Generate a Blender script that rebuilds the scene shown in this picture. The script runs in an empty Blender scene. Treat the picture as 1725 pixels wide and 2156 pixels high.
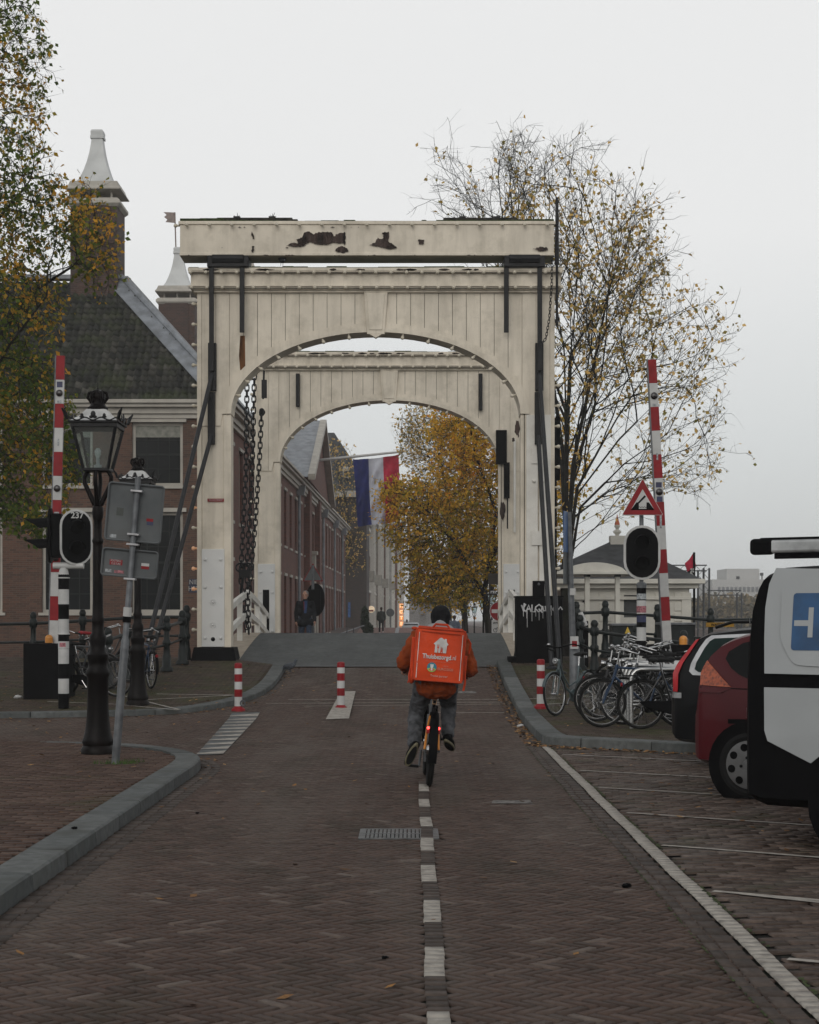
import bpy, bmesh, math, random
import numpy as np
from mathutils import Vector, Matrix, kdtree
C = bpy.context.scene.collection
sc = bpy.context.scene
R = math.radians
pi = math.pi
random.seed(7); RNG = np.random.default_rng(7)
# ---------------- camera, sky, sun, exposure ----------------
FOC, CX, HY, EYE = 3594.0, 868.0, 1302.0, 1.6
cam = bpy.data.cameras.new('camera'); camo = bpy.data.objects.new('camera', cam); C.objects.link(camo)
camo.location = (0, 0, EYE); camo.rotation_euler = (pi/2, 0, 0)
cam.sensor_fit = 'HORIZONTAL'; cam.sensor_width = 24; cam.lens = 50
cam.shift_x = -5.5/1725; cam.shift_y = 224/1725
cam.clip_start = .1; cam.clip_end = 5000
sc.camera = camo
w = bpy.data.worlds.new('World'); sc.world = w; w.use_nodes = True
nt = w.node_tree; N = nt.nodes; L = nt.links; N.clear()
out = N.new('ShaderNodeOutputWorld'); mix = N.new('ShaderNodeMixShader')
sky = N.new('ShaderNodeTexSky'); sky.sky_type = 'NISHITA'; sky.sun_disc = False
sky.sun_elevation = R(26); sky.sun_rotation = R(192); sky.dust_density = 4
b1 = N.new('ShaderNodeBackground'); b1.inputs[1].default_value = .1
L.new(sky.outputs[0], b1.inputs[0])
b2 = N.new('ShaderNodeBackground'); tc = N.new('ShaderNodeTexCoord'); sp = N.new('ShaderNodeSeparateXYZ')
L.new(tc.outputs['Generated'], sp.inputs[0])
rp = N.new('ShaderNodeValToRGB'); cn_ = N.new('ShaderNodeTexNoise'); cn_.inputs['Scale'].default_value = 3; cn_.inputs['Detail'].default_value = 5; L.new(tc.outputs['Generated'], cn_.inputs[0]); ma = N.new('ShaderNodeMath'); ma.operation = 'MULTIPLY_ADD'; ma.inputs[1].default_value = .07; L.new(cn_.outputs[0], ma.inputs[0]); L.new(sp.outputs[2], ma.inputs[2]); mb_ = N.new('ShaderNodeMath'); mb_.operation = 'SUBTRACT'; mb_.inputs[1].default_value = .035; L.new(ma.outputs[0], mb_.inputs[0]); L.new(mb_.outputs[0], rp.inputs[0]); L.new(rp.outputs[0], b2.inputs[0])
e = rp.color_ramp.elements
e[0].position = 0; e[0].color = (.60, .62, .62, 1)
e[1].position = 1; e[1].color = (.50, .51, .52, 1)
for p_, c_ in ((.10, (.72, .74, .74, 1)), (.22, (.872, .872, .864, 1)), (.36, (.878, .878, .870, 1)), (.6, (.60, .61, .62, 1))):
    q = e.new(p_); q.color = c_
mix.inputs[0].default_value = .94
L.new(b1.outputs[0], mix.inputs[1]); L.new(b2.outputs[0], mix.inputs[2]); L.new(mix.outputs[0], out.inputs[0])
sun = bpy.data.lights.new('sun', 'SUN'); sun.energy = .75; sun.angle = R(40); sun.color = (1, .97, .93)
suno = bpy.data.objects.new('sun', sun); C.objects.link(suno); suno.rotation_euler = (R(64), 0, R(-12))
sc.view_settings.view_transform = 'Standard'; sc.view_settings.look = 'None'
sc.view_settings.exposure = 0; sc.view_settings.gamma = 1
cy = sc.cycles
cy.use_denoising = True; cy.max_bounces = 5; cy.diffuse_bounces = 3; cy.glossy_bounces = 2
cy.transmission_bounces = 5; cy.volume_bounces = 2; cy.transparent_max_bounces = 6
cy.use_adaptive_sampling = True; cy.adaptive_threshold = .012
# ---------------- helpers ----------------
def P(px, py, Z): return Vector(((px-CX)*Z/FOC, Z, EYE+(HY-py)*Z/FOC))
def E(Z):
    'height of the roadway along the street'
    if Z <= 27: return 0.
    if Z <= 36: return .64*((Z-27)/9)**1.35
    if Z <= 47.6:
        t = (Z-41.8)/5.8; return 1.23-.59*abs(t)**1.2
    if Z <= 58: return .64*max(0, 1-(Z-47.6)/10.4)**1.3
    if Z <= 95: return 0.
    if Z <= 125:
        t = (Z-95)/30; return .92*t*t*(3-2*t)
    if Z <= 152:
        t = (Z-125)/27; return .92-1.17*t*t*(3-2*t)
    return -.25
def G(px, py, dz=0):
    'where a line of sight meets the ground'
    a = 2.; prev = None
    while a < 400:
        z = EYE+(HY-py)*a/FOC
        if z <= E(a)+dz: break
        a += .05
    return Vector(((px-CX)*a/FOC, a, E(a)+dz))
def lerp(a, b, t): return a+(b-a)*t
class MB:
    def __init__(s): s.v = []; s.f = []; s.m = []
    def add(s, vs, fs, mi=0):
        o = len(s.v); s.v += [tuple(v) for v in vs]; s.f += [tuple(i+o for i in f) for f in fs]; s.m += [mi]*len(fs); return s
    def box(s, c, d, rot=None, mi=0, taper=1):
        x, y, z = d[0]/2, d[1]/2, d[2]/2; t = taper
        vs = [Vector(p) for p in ((-x,-y,-z),(x,-y,-z),(x,y,-z),(-x,y,-z),(-x*t,-y*t,z),(x*t,-y*t,z),(x*t,y*t,z),(-x*t,y*t,z))]
        if rot is not None:
            m = rot if isinstance(rot, Matrix) else Matrix.Rotation(rot, 3, 'Z')
            vs = [m@v for v in vs]
        c = Vector(c); vs = [v+c for v in vs]
        return s.add(vs, ((0,3,2,1),(4,5,6,7),(0,1,5,4),(1,2,6,5),(2,3,7,6),(3,0,4,7)), mi)
    def bb(s, a, b, mi=0):
        a = Vector(a); b = Vector(b); return s.box((a+b)/2, (abs(b[0]-a[0]), abs(b[1]-a[1]), abs(b[2]-a[2])), mi=mi)
    def bar(s, p, q, wd, ht, mi=0, up=(0,0,1)):
        p = Vector(p); q = Vector(q); d = q-p; l = d.length; d.normalize()
        u = Vector(up); x = d.cross(u)
        if x.length < 1e-4: x = d.cross(Vector((0,1,0)))
        x.normalize(); u = x.cross(d)
        return s.box((p+q)/2, (wd, l, ht), Matrix((x, d, u)).transposed(), mi)
    def ring(s, c, ax, r, n, ry=None, ref=None):
        ax = Vector(ax).normalized(); a = Vector(ref) if ref is not None else (Vector((0,0,1)) if abs(ax.z) < .9 else Vector((1,0,0)))
        x = ax.cross(a).normalized(); y = ax.cross(x); ry = r if ry is None else ry; c = Vector(c)
        return [c+x*math.cos(2*pi*i/n)*r+y*math.sin(2*pi*i/n)*ry for i in range(n)]
    def tube(s, pts, rs, n=8, mi=0, cap=True, closed=False):
        pts = [Vector(p) for p in pts]; k = len(pts)
        if not hasattr(rs, '__len__'): rs = [rs]*k
        o = len(s.v); ref = None
        for i, p in enumerate(pts):
            if closed: d = pts[(i+1) % k]-pts[i-1]
            else: d = pts[min(i+1, k-1)]-pts[max(i-1, 0)]
            d.normalize()
            if ref is None:
                ref = Vector((0,0,1)) if abs(d.z) < .9 else Vector((1,0,0))
            x = d.cross(ref).normalized(); ref = x.cross(d).normalized()
            s.v += [tuple(p+(x*math.cos(2*pi*j/n)+ref*math.sin(2*pi*j/n))*rs[i]) for j in range(n)]
        m = k if closed else k-1
        for i in range(m):
            a = o+i*n; b = o+((i+1) % k)*n
            for j in range(n):
                s.f.append((a+j, a+(j+1) % n, b+(j+1) % n, b+j)); s.m.append(mi)
        if cap and not closed:
            s.f.append(tuple(o+j for j in range(n))[::-1]); s.m.append(mi)
            s.f.append(tuple(o+(k-1)*n+j for j in range(n))); s.m.append(mi)
        return s
    def lathe(s, c, prof, n=16, mi=0, axis='Z', rot=0, sq=False):
        'prof: (radius, height) pairs; sq: square plan with n=4'
        c = Vector(c); o = len(s.v); k = len(prof)
        for r, h in prof:
            for j in range(n):
                a = 2*pi*j/n+rot
                p = {'Z': (math.cos(a)*r, math.sin(a)*r, h), 'Y': (math.cos(a)*r, h, math.sin(a)*r), 'X': (h, math.cos(a)*r, math.sin(a)*r)}[axis]
                s.v.append(tuple(c+Vector(p)))
        for i in range(k-1):
            for j in range(n):
                s.f.append((o+i*n+j, o+i*n+(j+1) % n, o+(i+1)*n+(j+1) % n, o+(i+1)*n+j)); s.m.append(mi)
        s.f.append(tuple(o+j for j in range(n))[::-1]); s.m.append(mi)
        s.f.append(tuple(o+(k-1)*n+j for j in range(n))); s.m.append(mi)
        return s
    def prism(s, poly, vec, mi=0):
        'polygon of 3-D points pushed along vec'
        n = len(poly); vec = Vector(vec); vs = [Vector(p) for p in poly]+[Vector(p)+vec for p in poly]
        fs = [tuple(range(n))[::-1], tuple(range(n, 2*n))]+[(i, (i+1) % n, n+(i+1) % n, n+i) for i in range(n)]
        return s.add(vs, fs, mi)
    def sph(s, c, r, n=10, m=6, mi=0, sc3=(1,1,1), rot=None):
        c = Vector(c); vs = [Vector((0,0,1))]
        for i in range(1, m):
            a = pi*i/m
            vs += [Vector((math.sin(a)*math.cos(2*pi*j/n), math.sin(a)*math.sin(2*pi*j/n), math.cos(a))) for j in range(n)]
        vs.append(Vector((0,0,-1)))
        fs = [(0, 1+j, 1+(j+1) % n) for j in range(n)]
        for i in range(m-2):
            for j in range(n):
                a = 1+i*n; fs.append((a+j, a+n+j, a+n+(j+1) % n, a+(j+1) % n))
        l = 1+(m-1)*n; fs += [(1+(m-2)*n+(j+1) % n, 1+(m-2)*n+j, l) for j in range(n)]
        vs = [Vector((v.x*sc3[0], v.y*sc3[1], v.z*sc3[2]))*r for v in vs]
        if rot is not None: vs = [rot@v for v in vs]
        return s.add([v+c for v in vs], fs, mi)
    def cap(s, p, q, r0, r1, n=12):
        'tapered capsule'
        p = Vector(p); q = Vector(q); d = q-p; l = max(d.length, 1e-5); d.normalize()
        pts = []; rs = []
        for a in (0, 30, 60): pts.append(p-d*r0*math.cos(R(a))); rs.append(max(r0*math.sin(R(a)), .001))
        pts.append(p); rs.append(r0); pts.append(q); rs.append(r1)
        for a in (60, 30, 0): pts.append(q+d*r1*math.cos(R(a))); rs.append(max(r1*math.sin(R(a)), .001))
        return s.tube(pts, rs, n)
    def torus(s, c, ax, R0, r, n=32, m=8, mi=0, arc=(0, 1)):
        c = Vector(c); ax = Vector(ax).normalized(); a = Vector((0,0,1)) if abs(ax.z) < .9 else Vector((1,0,0))
        x = ax.cross(a).normalized(); y = ax.cross(x)
        full = arc == (0, 1); k = n if full else n+1
        pts = [c+(x*math.cos(2*pi*(arc[0]+(arc[1]-arc[0])*i/n))+y*math.sin(2*pi*(arc[0]+(arc[1]-arc[0])*i/n)))*R0 for i in range(k)]
        o = len(s.v)
        for p in pts:
            d = (p-c).normalized()
            s.v += [tuple(p+(d*math.cos(2*pi*j/m)+ax*math.sin(2*pi*j/m))*r) for j in range(m)]
        for i in range(n if full else n):
            a0 = o+i*m; b0 = o+((i+1) % k)*m
            for j in range(m): s.f.append((a0+j, a0+(j+1) % m, b0+(j+1) % m, b0+j)); s.m.append(mi)
        return s
    def xf(s, mat, start=0):
        s.v = s.v[:start]+[tuple(mat@Vector(v)) for v in s.v[start:]]; return s
    def build(s, name, mats, parent=None, smooth=None, bevel=0, bseg=2, sub=0):
        me = bpy.data.meshes.new(name); me.from_pydata(s.v, [], s.f)
        if not isinstance(mats, (list, tuple)): mats = [mats]
        for m in mats: me.materials.append(m)
        if len(mats) > 1: me.polygons.foreach_set('material_index', s.m)
        bm = bmesh.new(); bm.from_mesh(me); bmesh.ops.recalc_face_normals(bm, faces=bm.faces); bm.to_mesh(me); bm.free()
        if smooth is not None:
            me.shade_smooth(); me.set_sharp_from_angle(angle=R(smooth))
        me.update()
        o = bpy.data.objects.new(name, me); C.objects.link(o)
        if parent is not None: o.parent = parent
        if bevel:
            md = o.modifiers.new('bevel', 'BEVEL'); md.width = bevel; md.segments = bseg; md.limit_method = 'ANGLE'; md.angle_limit = R(40)
        if sub:
            md = o.modifiers.new('sub', 'SUBSURF'); md.levels = sub; md.render_levels = sub
        return o
def islands(mb, name, m, parent, smooth=None, bevel=0):
    'every separate piece collected in mb becomes an object of its own'
    n = len(mb.v); p = list(range(n))
    def fd(a):
        while p[a] != a: p[a] = p[p[a]]; a = p[a]
        return a
    for f in mb.f:
        for b in f[1:]: p[fd(b)] = fd(f[0])
    gr = {}
    for f in mb.f: gr.setdefault(fd(f[0]), []).append(f)
    for fs in gr.values():
        ids = sorted({i for f in fs for i in f}); mp = {a: b for b, a in enumerate(ids)}; q = MB(); q.add([mb.v[i] for i in ids], [tuple(mp[i] for i in f) for f in fs]); q.build(name, m, parent, smooth, bevel)
def np_mesh(name, v, q, mats, parent=None, attr=None, smooth=False, mi=None):
    v = np.asarray(v, dtype=np.float32); q = np.asarray(q, dtype=np.int32)
    me = bpy.data.meshes.new(name); nv, nf, k = len(v), len(q), q.shape[1]
    me.vertices.add(nv); me.vertices.foreach_set('co', v.ravel())
    me.loops.add(nf*k); me.loops.foreach_set('vertex_index', q.ravel())
    me.polygons.add(nf); me.polygons.foreach_set('loop_start', np.arange(nf, dtype=np.int32)*k)
    if not isinstance(mats, (list, tuple)): mats = [mats]
    for m in mats: me.materials.append(m)
    if mi is not None: me.polygons.foreach_set('material_index', np.asarray(mi, dtype=np.int32))
    if attr is not None:
        a = me.attributes.new('v', 'FLOAT', 'FACE'); a.data.foreach_set('value', np.asarray(attr, dtype=np.float32))
    me.update(calc_edges=True); me.validate()
    if smooth: me.shade_smooth()
    o = bpy.data.objects.new(name, me); C.objects.link(o)
    if parent is not None: o.parent = parent
    return o
def tag(o, label=None, cat=None, group=None, kind=None):
    if label: o['label'] = label
    if cat: o['category'] = cat
    if group: o['group'] = group
    if kind: o['kind'] = kind
    return o
def thing(name, label, cat, loc=(0,0,0), rz=0, group=None, scale=None):
    o = bpy.data.objects.new(name, None); C.objects.link(o); o.empty_display_size = .2
    o.location = loc; o.rotation_euler = (0, 0, rz)
    if scale: o.scale = (scale,)*3
    return tag(o, label, cat, group)
def dup(root, loc=None, rz=None, label=None, group=None, keep=lambda c: True):
    r = root.copy(); C.objects.link(r)
    if loc is not None: r.location = loc
    if rz is not None: r.rotation_euler = (0, 0, rz)
    if label: r['label'] = label
    if group: r['group'] = group
    for ch in list(root.children):
        if not keep(ch): continue
        c = ch.copy(); C.objects.link(c); c.parent = r
        for g in ch.children:
            d = g.copy(); C.objects.link(d); d.parent = c
    return r
def struct(o): o['kind'] = 'structure'; return o
_M = {}
def mat(name, col, rough=.6, metal=0., var=.18, scale=6., bump=.15, bscale=None, col2=None, spec=None, coat=0., alpha=None, emit=None, dist=.01, dirt=None, dscale=1.5, damt=.5, stretch=None, streak=None):
    if name in _M: return _M[name]
    m = bpy.data.materials.new(name); m.use_nodes = True; t = m.node_tree; n = t.nodes; l = t.links
    b = n['Principled BSDF']; b.inputs['Roughness'].default_value = rough; b.inputs['Metallic'].default_value = metal
    b.inputs['Specular IOR Level'].default_value = spec if spec is not None else (.5 if rough < .55 else .22); b.inputs['Coat Weight'].default_value = coat
    tcn = n.new('ShaderNodeTexCoord'); src = tcn.outputs['Object']
    if stretch:
        mp = n.new('ShaderNodeMapping'); mp.inputs['Scale'].default_value = stretch; l.new(src, mp.inputs[0]); src = mp.outputs[0]
    no = n.new('ShaderNodeTexNoise'); no.inputs['Scale'].default_value = scale; no.inputs['Detail'].default_value = 6; l.new(src, no.inputs[0])
    rmp = n.new('ShaderNodeValToRGB'); c2 = col2 or tuple(max(0, x*(1-2.2*var)) for x in col); c1 = tuple(min(1, x*(1+.6*var)) for x in col)
    rmp.color_ramp.elements[0].position = .3; rmp.color_ramp.elements[0].color = (*c2, 1)
    rmp.color_ramp.elements[1].position = .62; rmp.color_ramp.elements[1].color = (*c1, 1)
    l.new(no.outputs[0], rmp.inputs[0]); cur = rmp.outputs[0]
    if dirt:
        n2 = n.new('ShaderNodeTexNoise'); n2.inputs['Scale'].default_value = dscale; n2.inputs['Detail'].default_value = 8; n2.inputs['Roughness'].default_value = .65; l.new(src, n2.inputs[0])
        r2 = n.new('ShaderNodeValToRGB'); r2.color_ramp.elements[0].position = .48; r2.color_ramp.elements[0].color = (0,0,0,1); r2.color_ramp.elements[1].position = .72; r2.color_ramp.elements[1].color = (damt,)*3+(1,)
        l.new(n2.outputs[0], r2.inputs[0]); mx = n.new('ShaderNodeMix'); mx.data_type = 'RGBA'; l.new(r2.outputs[0], mx.inputs[0]); l.new(cur, mx.inputs[6]); mx.inputs[7].default_value = (*dirt, 1); cur = mx.outputs[2]
    if streak:
        m3 = n.new('ShaderNodeMapping'); m3.inputs['Scale'].default_value = streak[1]; l.new(tcn.outputs['Object'], m3.inputs[0])
        n3 = n.new('ShaderNodeTexNoise'); n3.inputs['Scale'].default_value = 1; n3.inputs['Detail'].default_value = 8; n3.inputs['Roughness'].default_value = .7; l.new(m3.outputs[0], n3.inputs[0])
        r3 = n.new('ShaderNodeValToRGB'); r3.color_ramp.elements[0].position = .46; r3.color_ramp.elements[0].color = (0,0,0,1); r3.color_ramp.elements[1].position = .74; r3.color_ramp.elements[1].color = (streak[2],)*3+(1,)
        l.new(n3.outputs[0], r3.inputs[0]); x3 = n.new('ShaderNodeMix'); x3.data_type = 'RGBA'; l.new(r3.outputs[0], x3.inputs[0]); l.new(cur, x3.inputs[6]); x3.inputs[7].default_value = (*streak[0], 1); cur = x3.outputs[2]
    l.new(cur, b.inputs['Base Color'])
    if bump:
        nb = n.new('ShaderNodeTexNoise'); nb.inputs['Scale'].default_value = bscale or scale*5; nb.inputs['Detail'].default_value = 4; l.new(src, nb.inputs[0])
        bp = n.new('ShaderNodeBump'); bp.inputs['Strength'].default_value = bump; bp.inputs['Distance'].default_value = dist
        l.new(nb.outputs[0], bp.inputs['Height']); l.new(bp.outputs[0], b.inputs['Normal'])
    if alpha is not None: b.inputs['Alpha'].default_value = alpha
    if emit: b.inputs['Emission Color'].default_value = (*emit[0], 1); b.inputs['Emission Strength'].default_value = emit[1]
    _M[name] = m; return m
def ramp_mat(name, stops, attr='v', rough=.7, noise=.25, nscale=30, bump=.2, bscale=80, trans=0., moss=None, mscale=.6, wear=None, spec=.15):
    'colour per face from an attribute, with noise'
    if name in _M: return _M[name]
    m = bpy.data.materials.new(name); m.use_nodes = True; t = m.node_tree; n = t.nodes; l = t.links
    b = n['Principled BSDF']; b.inputs['Roughness'].default_value = rough; b.inputs['Specular IOR Level'].default_value = spec
    a = n.new('ShaderNodeAttribute'); a.attribute_name = attr
    rm = n.new('ShaderNodeValToRGB'); el = rm.color_ramp.elements
    el[0].position = stops[0][0]; el[0].color = (*stops[0][1], 1); el[1].position = stops[-1][0]; el[1].color = (*stops[-1][1], 1)
    for p_, c_ in stops[1:-1]: q = el.new(p_); q.color = (*c_, 1)
    l.new(a.outputs['Fac'], rm.inputs[0]); cur = rm.outputs[0]
    tcn = n.new('ShaderNodeTexCoord')
    if noise:
        no = n.new('ShaderNodeTexNoise'); no.inputs['Scale'].default_value = nscale; no.inputs['Detail'].default_value = 5; l.new(tcn.outputs['Object'], no.inputs[0])
        mr = n.new('ShaderNodeMapRange'); mr.inputs[1].default_value = .3; mr.inputs[2].default_value = .7; mr.inputs[3].default_value = 1-noise; mr.inputs[4].default_value = 1+noise; l.new(no.outputs[0], mr.inputs[0])
        mx = n.new('ShaderNodeMix'); mx.data_type = 'RGBA'; mx.blend_type = 'MULTIPLY'; mx.inputs[0].default_value = 1; l.new(cur, mx.inputs[6]); l.new(mr.outputs[0], mx.inputs[7]); cur = mx.outputs[2]
    for w_ in (wear, moss):
        if not w_: continue
        n2 = n.new('ShaderNodeTexNoise'); n2.inputs['Scale'].default_value = w_[1]; n2.inputs['Detail'].default_value = 7; n2.inputs['Roughness'].default_value = .6; mp_ = n.new('ShaderNodeMapping'); mp_.inputs['Scale'].default_value = w_[4] if len(w_) > 4 else (1,1,1); l.new(tcn.outputs['Object'], mp_.inputs[0]); l.new(mp_.outputs[0], n2.inputs[0])
        r2 = n.new('ShaderNodeValToRGB'); r2.color_ramp.elements[0].position = w_[2]; r2.color_ramp.elements[0].color = (0,0,0,1); r2.color_ramp.elements[1].position = w_[2]+.18; r2.color_ramp.elements[1].color = (w_[3],)*3+(1,)
        l.new(n2.outputs[0], r2.inputs[0]); m2 = n.new('ShaderNodeMix'); m2.data_type = 'RGBA'; l.new(r2.outputs[0], m2.inputs[0]); l.new(cur, m2.inputs[6]); m2.inputs[7].default_value = (*w_[0], 1); cur = m2.outputs[2]
    l.new(cur, b.inputs['Base Color'])
    if bump:
        nb = n.new('ShaderNodeTexNoise'); nb.inputs['Scale'].default_value = bscale; nb.inputs['Detail'].default_value = 3; l.new(tcn.outputs['Object'], nb.inputs[0])
        bp = n.new('ShaderNodeBump'); bp.inputs['Strength'].default_value = bump; bp.inputs['Distance'].default_value = .004; l.new(nb.outputs[0], bp.inputs['Height']); l.new(bp.outputs[0], b.inputs['Normal'])
    if trans:
        tr = n.new('ShaderNodeBsdfTranslucent'); l.new(cur, tr.inputs[0]); ms = n.new('ShaderNodeMixShader'); ms.inputs[0].default_value = trans
        l.new(b.outputs[0], ms.inputs[1]); l.new(tr.outputs[0], ms.inputs[2]); l.new(ms.outputs[0], n['Material Output'].inputs[0])
    _M[name] = m; return m
def brick_mat(name, c1, c2, mortar, bw=.22, bh=.065, mort=.01, var=.35, rough=.85, dirt=(.03,.028,.025), damt=.45):
    if name in _M: return _M[name]
    m = bpy.data.materials.new(name); m.use_nodes = True; t = m.node_tree; n = t.nodes; l = t.links
    b = n['Principled BSDF']; b.inputs['Roughness'].default_value = rough
    tcn = n.new('ShaderNodeTexCoord'); s_ = n.new('ShaderNodeSeparateXYZ'); l.new(tcn.outputs['Object'], s_.inputs[0])
    ad = n.new('ShaderNodeMath'); ad.operation = 'ADD'; l.new(s_.outputs[0], ad.inputs[0]); l.new(s_.outputs[1], ad.inputs[1])
    cb = n.new('ShaderNodeCombineXYZ'); l.new(ad.outputs[0], cb.inputs[0]); l.new(s_.outputs[2], cb.inputs[1])
    bt = n.new('ShaderNodeTexBrick'); bt.inputs['Scale'].default_value = 1; bt.inputs['Brick Width'].default_value = bw; bt.inputs['Row Height'].default_value = bh
    bt.inputs['Mortar Size'].default_value = mort/2; bt.inputs['Mortar Smooth'].default_value = .2; bt.inputs['Bias'].default_value = -.1
    bt.inputs['Color1'].default_value = (*c1, 1); bt.inputs['Color2'].default_value = (*c2, 1); bt.inputs['Mortar'].default_value = (*mortar, 1); l.new(cb.outputs[0], bt.inputs[0])
    no = n.new('ShaderNodeTexNoise'); no.inputs['Scale'].default_value = 1.1; no.inputs['Detail'].default_value = 9; no.inputs['Roughness'].default_value = .7; l.new(tcn.outputs['Object'], no.inputs[0])
    r2 = n.new('ShaderNodeValToRGB'); r2.color_ramp.elements[0].position = .42; r2.color_ramp.elements[0].color = (0,0,0,1); r2.color_ramp.elements[1].position = .75; r2.color_ramp.elements[1].color = (damt,)*3+(1,)
    l.new(no.outputs[0], r2.inputs[0]); mx = n.new('ShaderNodeMix'); mx.data_type = 'RGBA'; l.new(r2.outputs[0], mx.inputs[0]); l.new(bt.outputs[0], mx.inputs[6]); mx.inputs[7].default_value = (*dirt, 1)
    l.new(mx.outputs[2], b.inputs['Base Color'])
    bp = n.new('ShaderNodeBump'); bp.inputs['Strength'].default_value = .5; bp.inputs['Distance'].default_value = .006; bp.invert = True; l.new(bt.outputs['Fac'], bp.inputs['Height']); l.new(bp.outputs[0], b.inputs['Normal'])
    _M[name] = m; return m
def glass_mat(name, tint=(.9,.95,.95), mixf=.15, rough=.03):
    'thin clear pane'
    if name in _M: return _M[name]
    m = bpy.data.materials.new(name); m.use_nodes = True; t = m.node_tree; n = t.nodes; l = t.links; n.remove(n['Principled BSDF'])
    g = n.new('ShaderNodeBsdfGlossy'); g.inputs['Roughness'].default_value = rough; g.inputs[0].default_value = (.9,.9,.9,1)
    tr = n.new('ShaderNodeBsdfTransparent'); tr.inputs[0].default_value = (*tint, 1)
    df = n.new('ShaderNodeBsdfDiffuse'); df.inputs[0].default_value = (.5,.5,.48,1)
    fr = n.new('ShaderNodeFresnel'); fr.inputs[0].default_value = 1.45
    m1 = n.new('ShaderNodeMixShader'); m1.inputs[0].default_value = mixf; l.new(tr.outputs[0], m1.inputs[1]); l.new(df.outputs[0], m1.inputs[2])
    m2 = n.new('ShaderNodeMixShader'); l.new(fr.outputs[0], m2.inputs[0]); l.new(m1.outputs[0], m2.inputs[1]); l.new(g.outputs[0], m2.inputs[2]); l.new(m2.outputs[0], n['Material Output'].inputs[0])
    _M[name] = m; return m
def text_mesh(name, s, m, parent, size, loc, rot=(pi/2, 0, 0), ext=.002, align='CENTER', sx=1, shear=0, bold=0):
    cu = bpy.data.curves.new(name, 'FONT'); cu.body = s; cu.size = size; cu.extrude = ext; cu.align_x = align; cu.align_y = 'CENTER'; cu.shear = shear; cu.offset = bold; cu.resolution_u = 3
    t = bpy.data.objects.new('tmp', cu); C.objects.link(t)
    dg = bpy.context.evaluated_depsgraph_get(); me = bpy.data.meshes.new_from_object(t.evaluated_get(dg)); bpy.data.objects.remove(t); bpy.data.curves.remove(cu)
    me.name = name; me.materials.clear(); me.materials.append(m)
    o = bpy.data.objects.new(name, me); C.objects.link(o); o.location = loc; o.rotation_euler = rot; o.scale = (sx, 1, 1)
    if parent is not None: o.parent = parent
    return o
def remesh(mb, name, m, parent, vox=.012, smooth=6, disp=None):
    'melts overlapping shapes into one continuous skin'
    me = bpy.data.meshes.new('t'); me.from_pydata(mb.v, [], mb.f)
    t = bpy.data.objects.new('t', me); C.objects.link(t)
    md = t.modifiers.new('r', 'REMESH'); md.mode = 'VOXEL'; md.voxel_size = vox
    s_ = t.modifiers.new('s', 'SMOOTH'); s_.iterations = smooth; s_.factor = .5
    if disp:
        tx = bpy.data.textures.new('folds', 'CLOUDS'); tx.noise_scale = disp[1]
        d_ = t.modifiers.new('d', 'DISPLACE'); d_.texture = tx; d_.strength = disp[0]; d_.mid_level = .5
    dg = bpy.context.evaluated_depsgraph_get(); me2 = bpy.data.meshes.new_from_object(t.evaluated_get(dg)); bpy.data.objects.remove(t); bpy.data.meshes.remove(me)
    me2.name = name; me2.materials.clear(); me2.materials.append(m); me2.shade_smooth()
    o = bpy.data.objects.new(name, me2); C.objects.link(o)
    if parent is not None: o.parent = parent
    return o
# ---------------- common materials ----------------
cream = mat('cream_paint', (.67,.605,.50), .55, var=.06, scale=1.2, bump=.08, bscale=30, dirt=(.25,.22,.16), dscale=2.2, damt=.38, spec=.3, streak=((.20,.175,.13), (4,4,.45), .35))
cream2 = mat('cream_paint_pale', (.64,.62,.57), .5, var=.06, scale=1.2, bump=.06, dirt=(.3,.27,.22), dscale=2.5, damt=.3)
cream_dk = mat('groove_dark', (.06,.052,.04), .8)  # dark tone put into the gaps between boards; cables share it
greyplate = mat('pale_grey_plate', (.60,.60,.585), .4, var=.05, scale=3, bump=.05, dirt=(.35,.32,.28), damt=.3)
iron = mat('black_iron', (.006,.006,.007), .5, spec=.25, metal=.0, var=.3, scale=5, bump=.2, bscale=60)
iron_br = mat('lamp_iron', (.0035,.0022,.002), .42, spec=.10, var=.3, scale=8, bump=.25, bscale=60, dirt=(.012,.008,.007), damt=.5)
steel = mat('galvanised_steel', (.115,.122,.13), .5, metal=.3, var=.2, scale=9, bump=.15)
pipe_m = mat('brace_pipe_paint', (.016,.017,.019), .5, spec=.3, var=.2, scale=9, bump=.2)
chrome = mat('chrome', (.42,.42,.42), .25, metal=1, var=.1, bump=0)
rubber = mat('rubber', (.008,.008,.008), .8, spec=.2, var=.2, bump=.2, bscale=90)
blackp = mat('black_paint', (.0035,.0035,.004), .6, var=.2, scale=4, bump=.1, spec=.04)
moss_m = mat('moss', (.045,.06,.02), .95, var=.4, scale=14, bump=.9, bscale=40, dist=.03)
rot_m = mat('rotten_wood', (.05,.035,.03), .9, var=.6, scale=9, bump=.9, bscale=40, dist=.02, stretch=(1,1,.3))
red_m = mat('signal_red', (.22,.0035,.008), .5, spec=.25, var=.12, scale=5, bump=.04, dirt=(.12,.02,.02), damt=.3)
white_m = mat('signal_white', (.44,.44,.43), .5, var=.08, scale=5, bump=.04, dirt=(.35,.34,.32), damt=.4)
roadwhite = mat('road_white', (.33,.305,.27), .8, var=.12, scale=14, bump=.4, bscale=60, dirt=(.13,.115,.105), dscale=9, damt=.75)
stone = mat('kerb_stone', (.105,.114,.114), .8, var=.22, scale=2.5, bump=.4, bscale=70, dirt=(.085,.09,.09), dscale=5, damt=.7)
joint = mat('joint_sand', (.012,.011,.009), .95, var=.4, scale=20, bump=.5, dirt=(.02,.028,.012), dscale=3, damt=.8)
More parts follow.
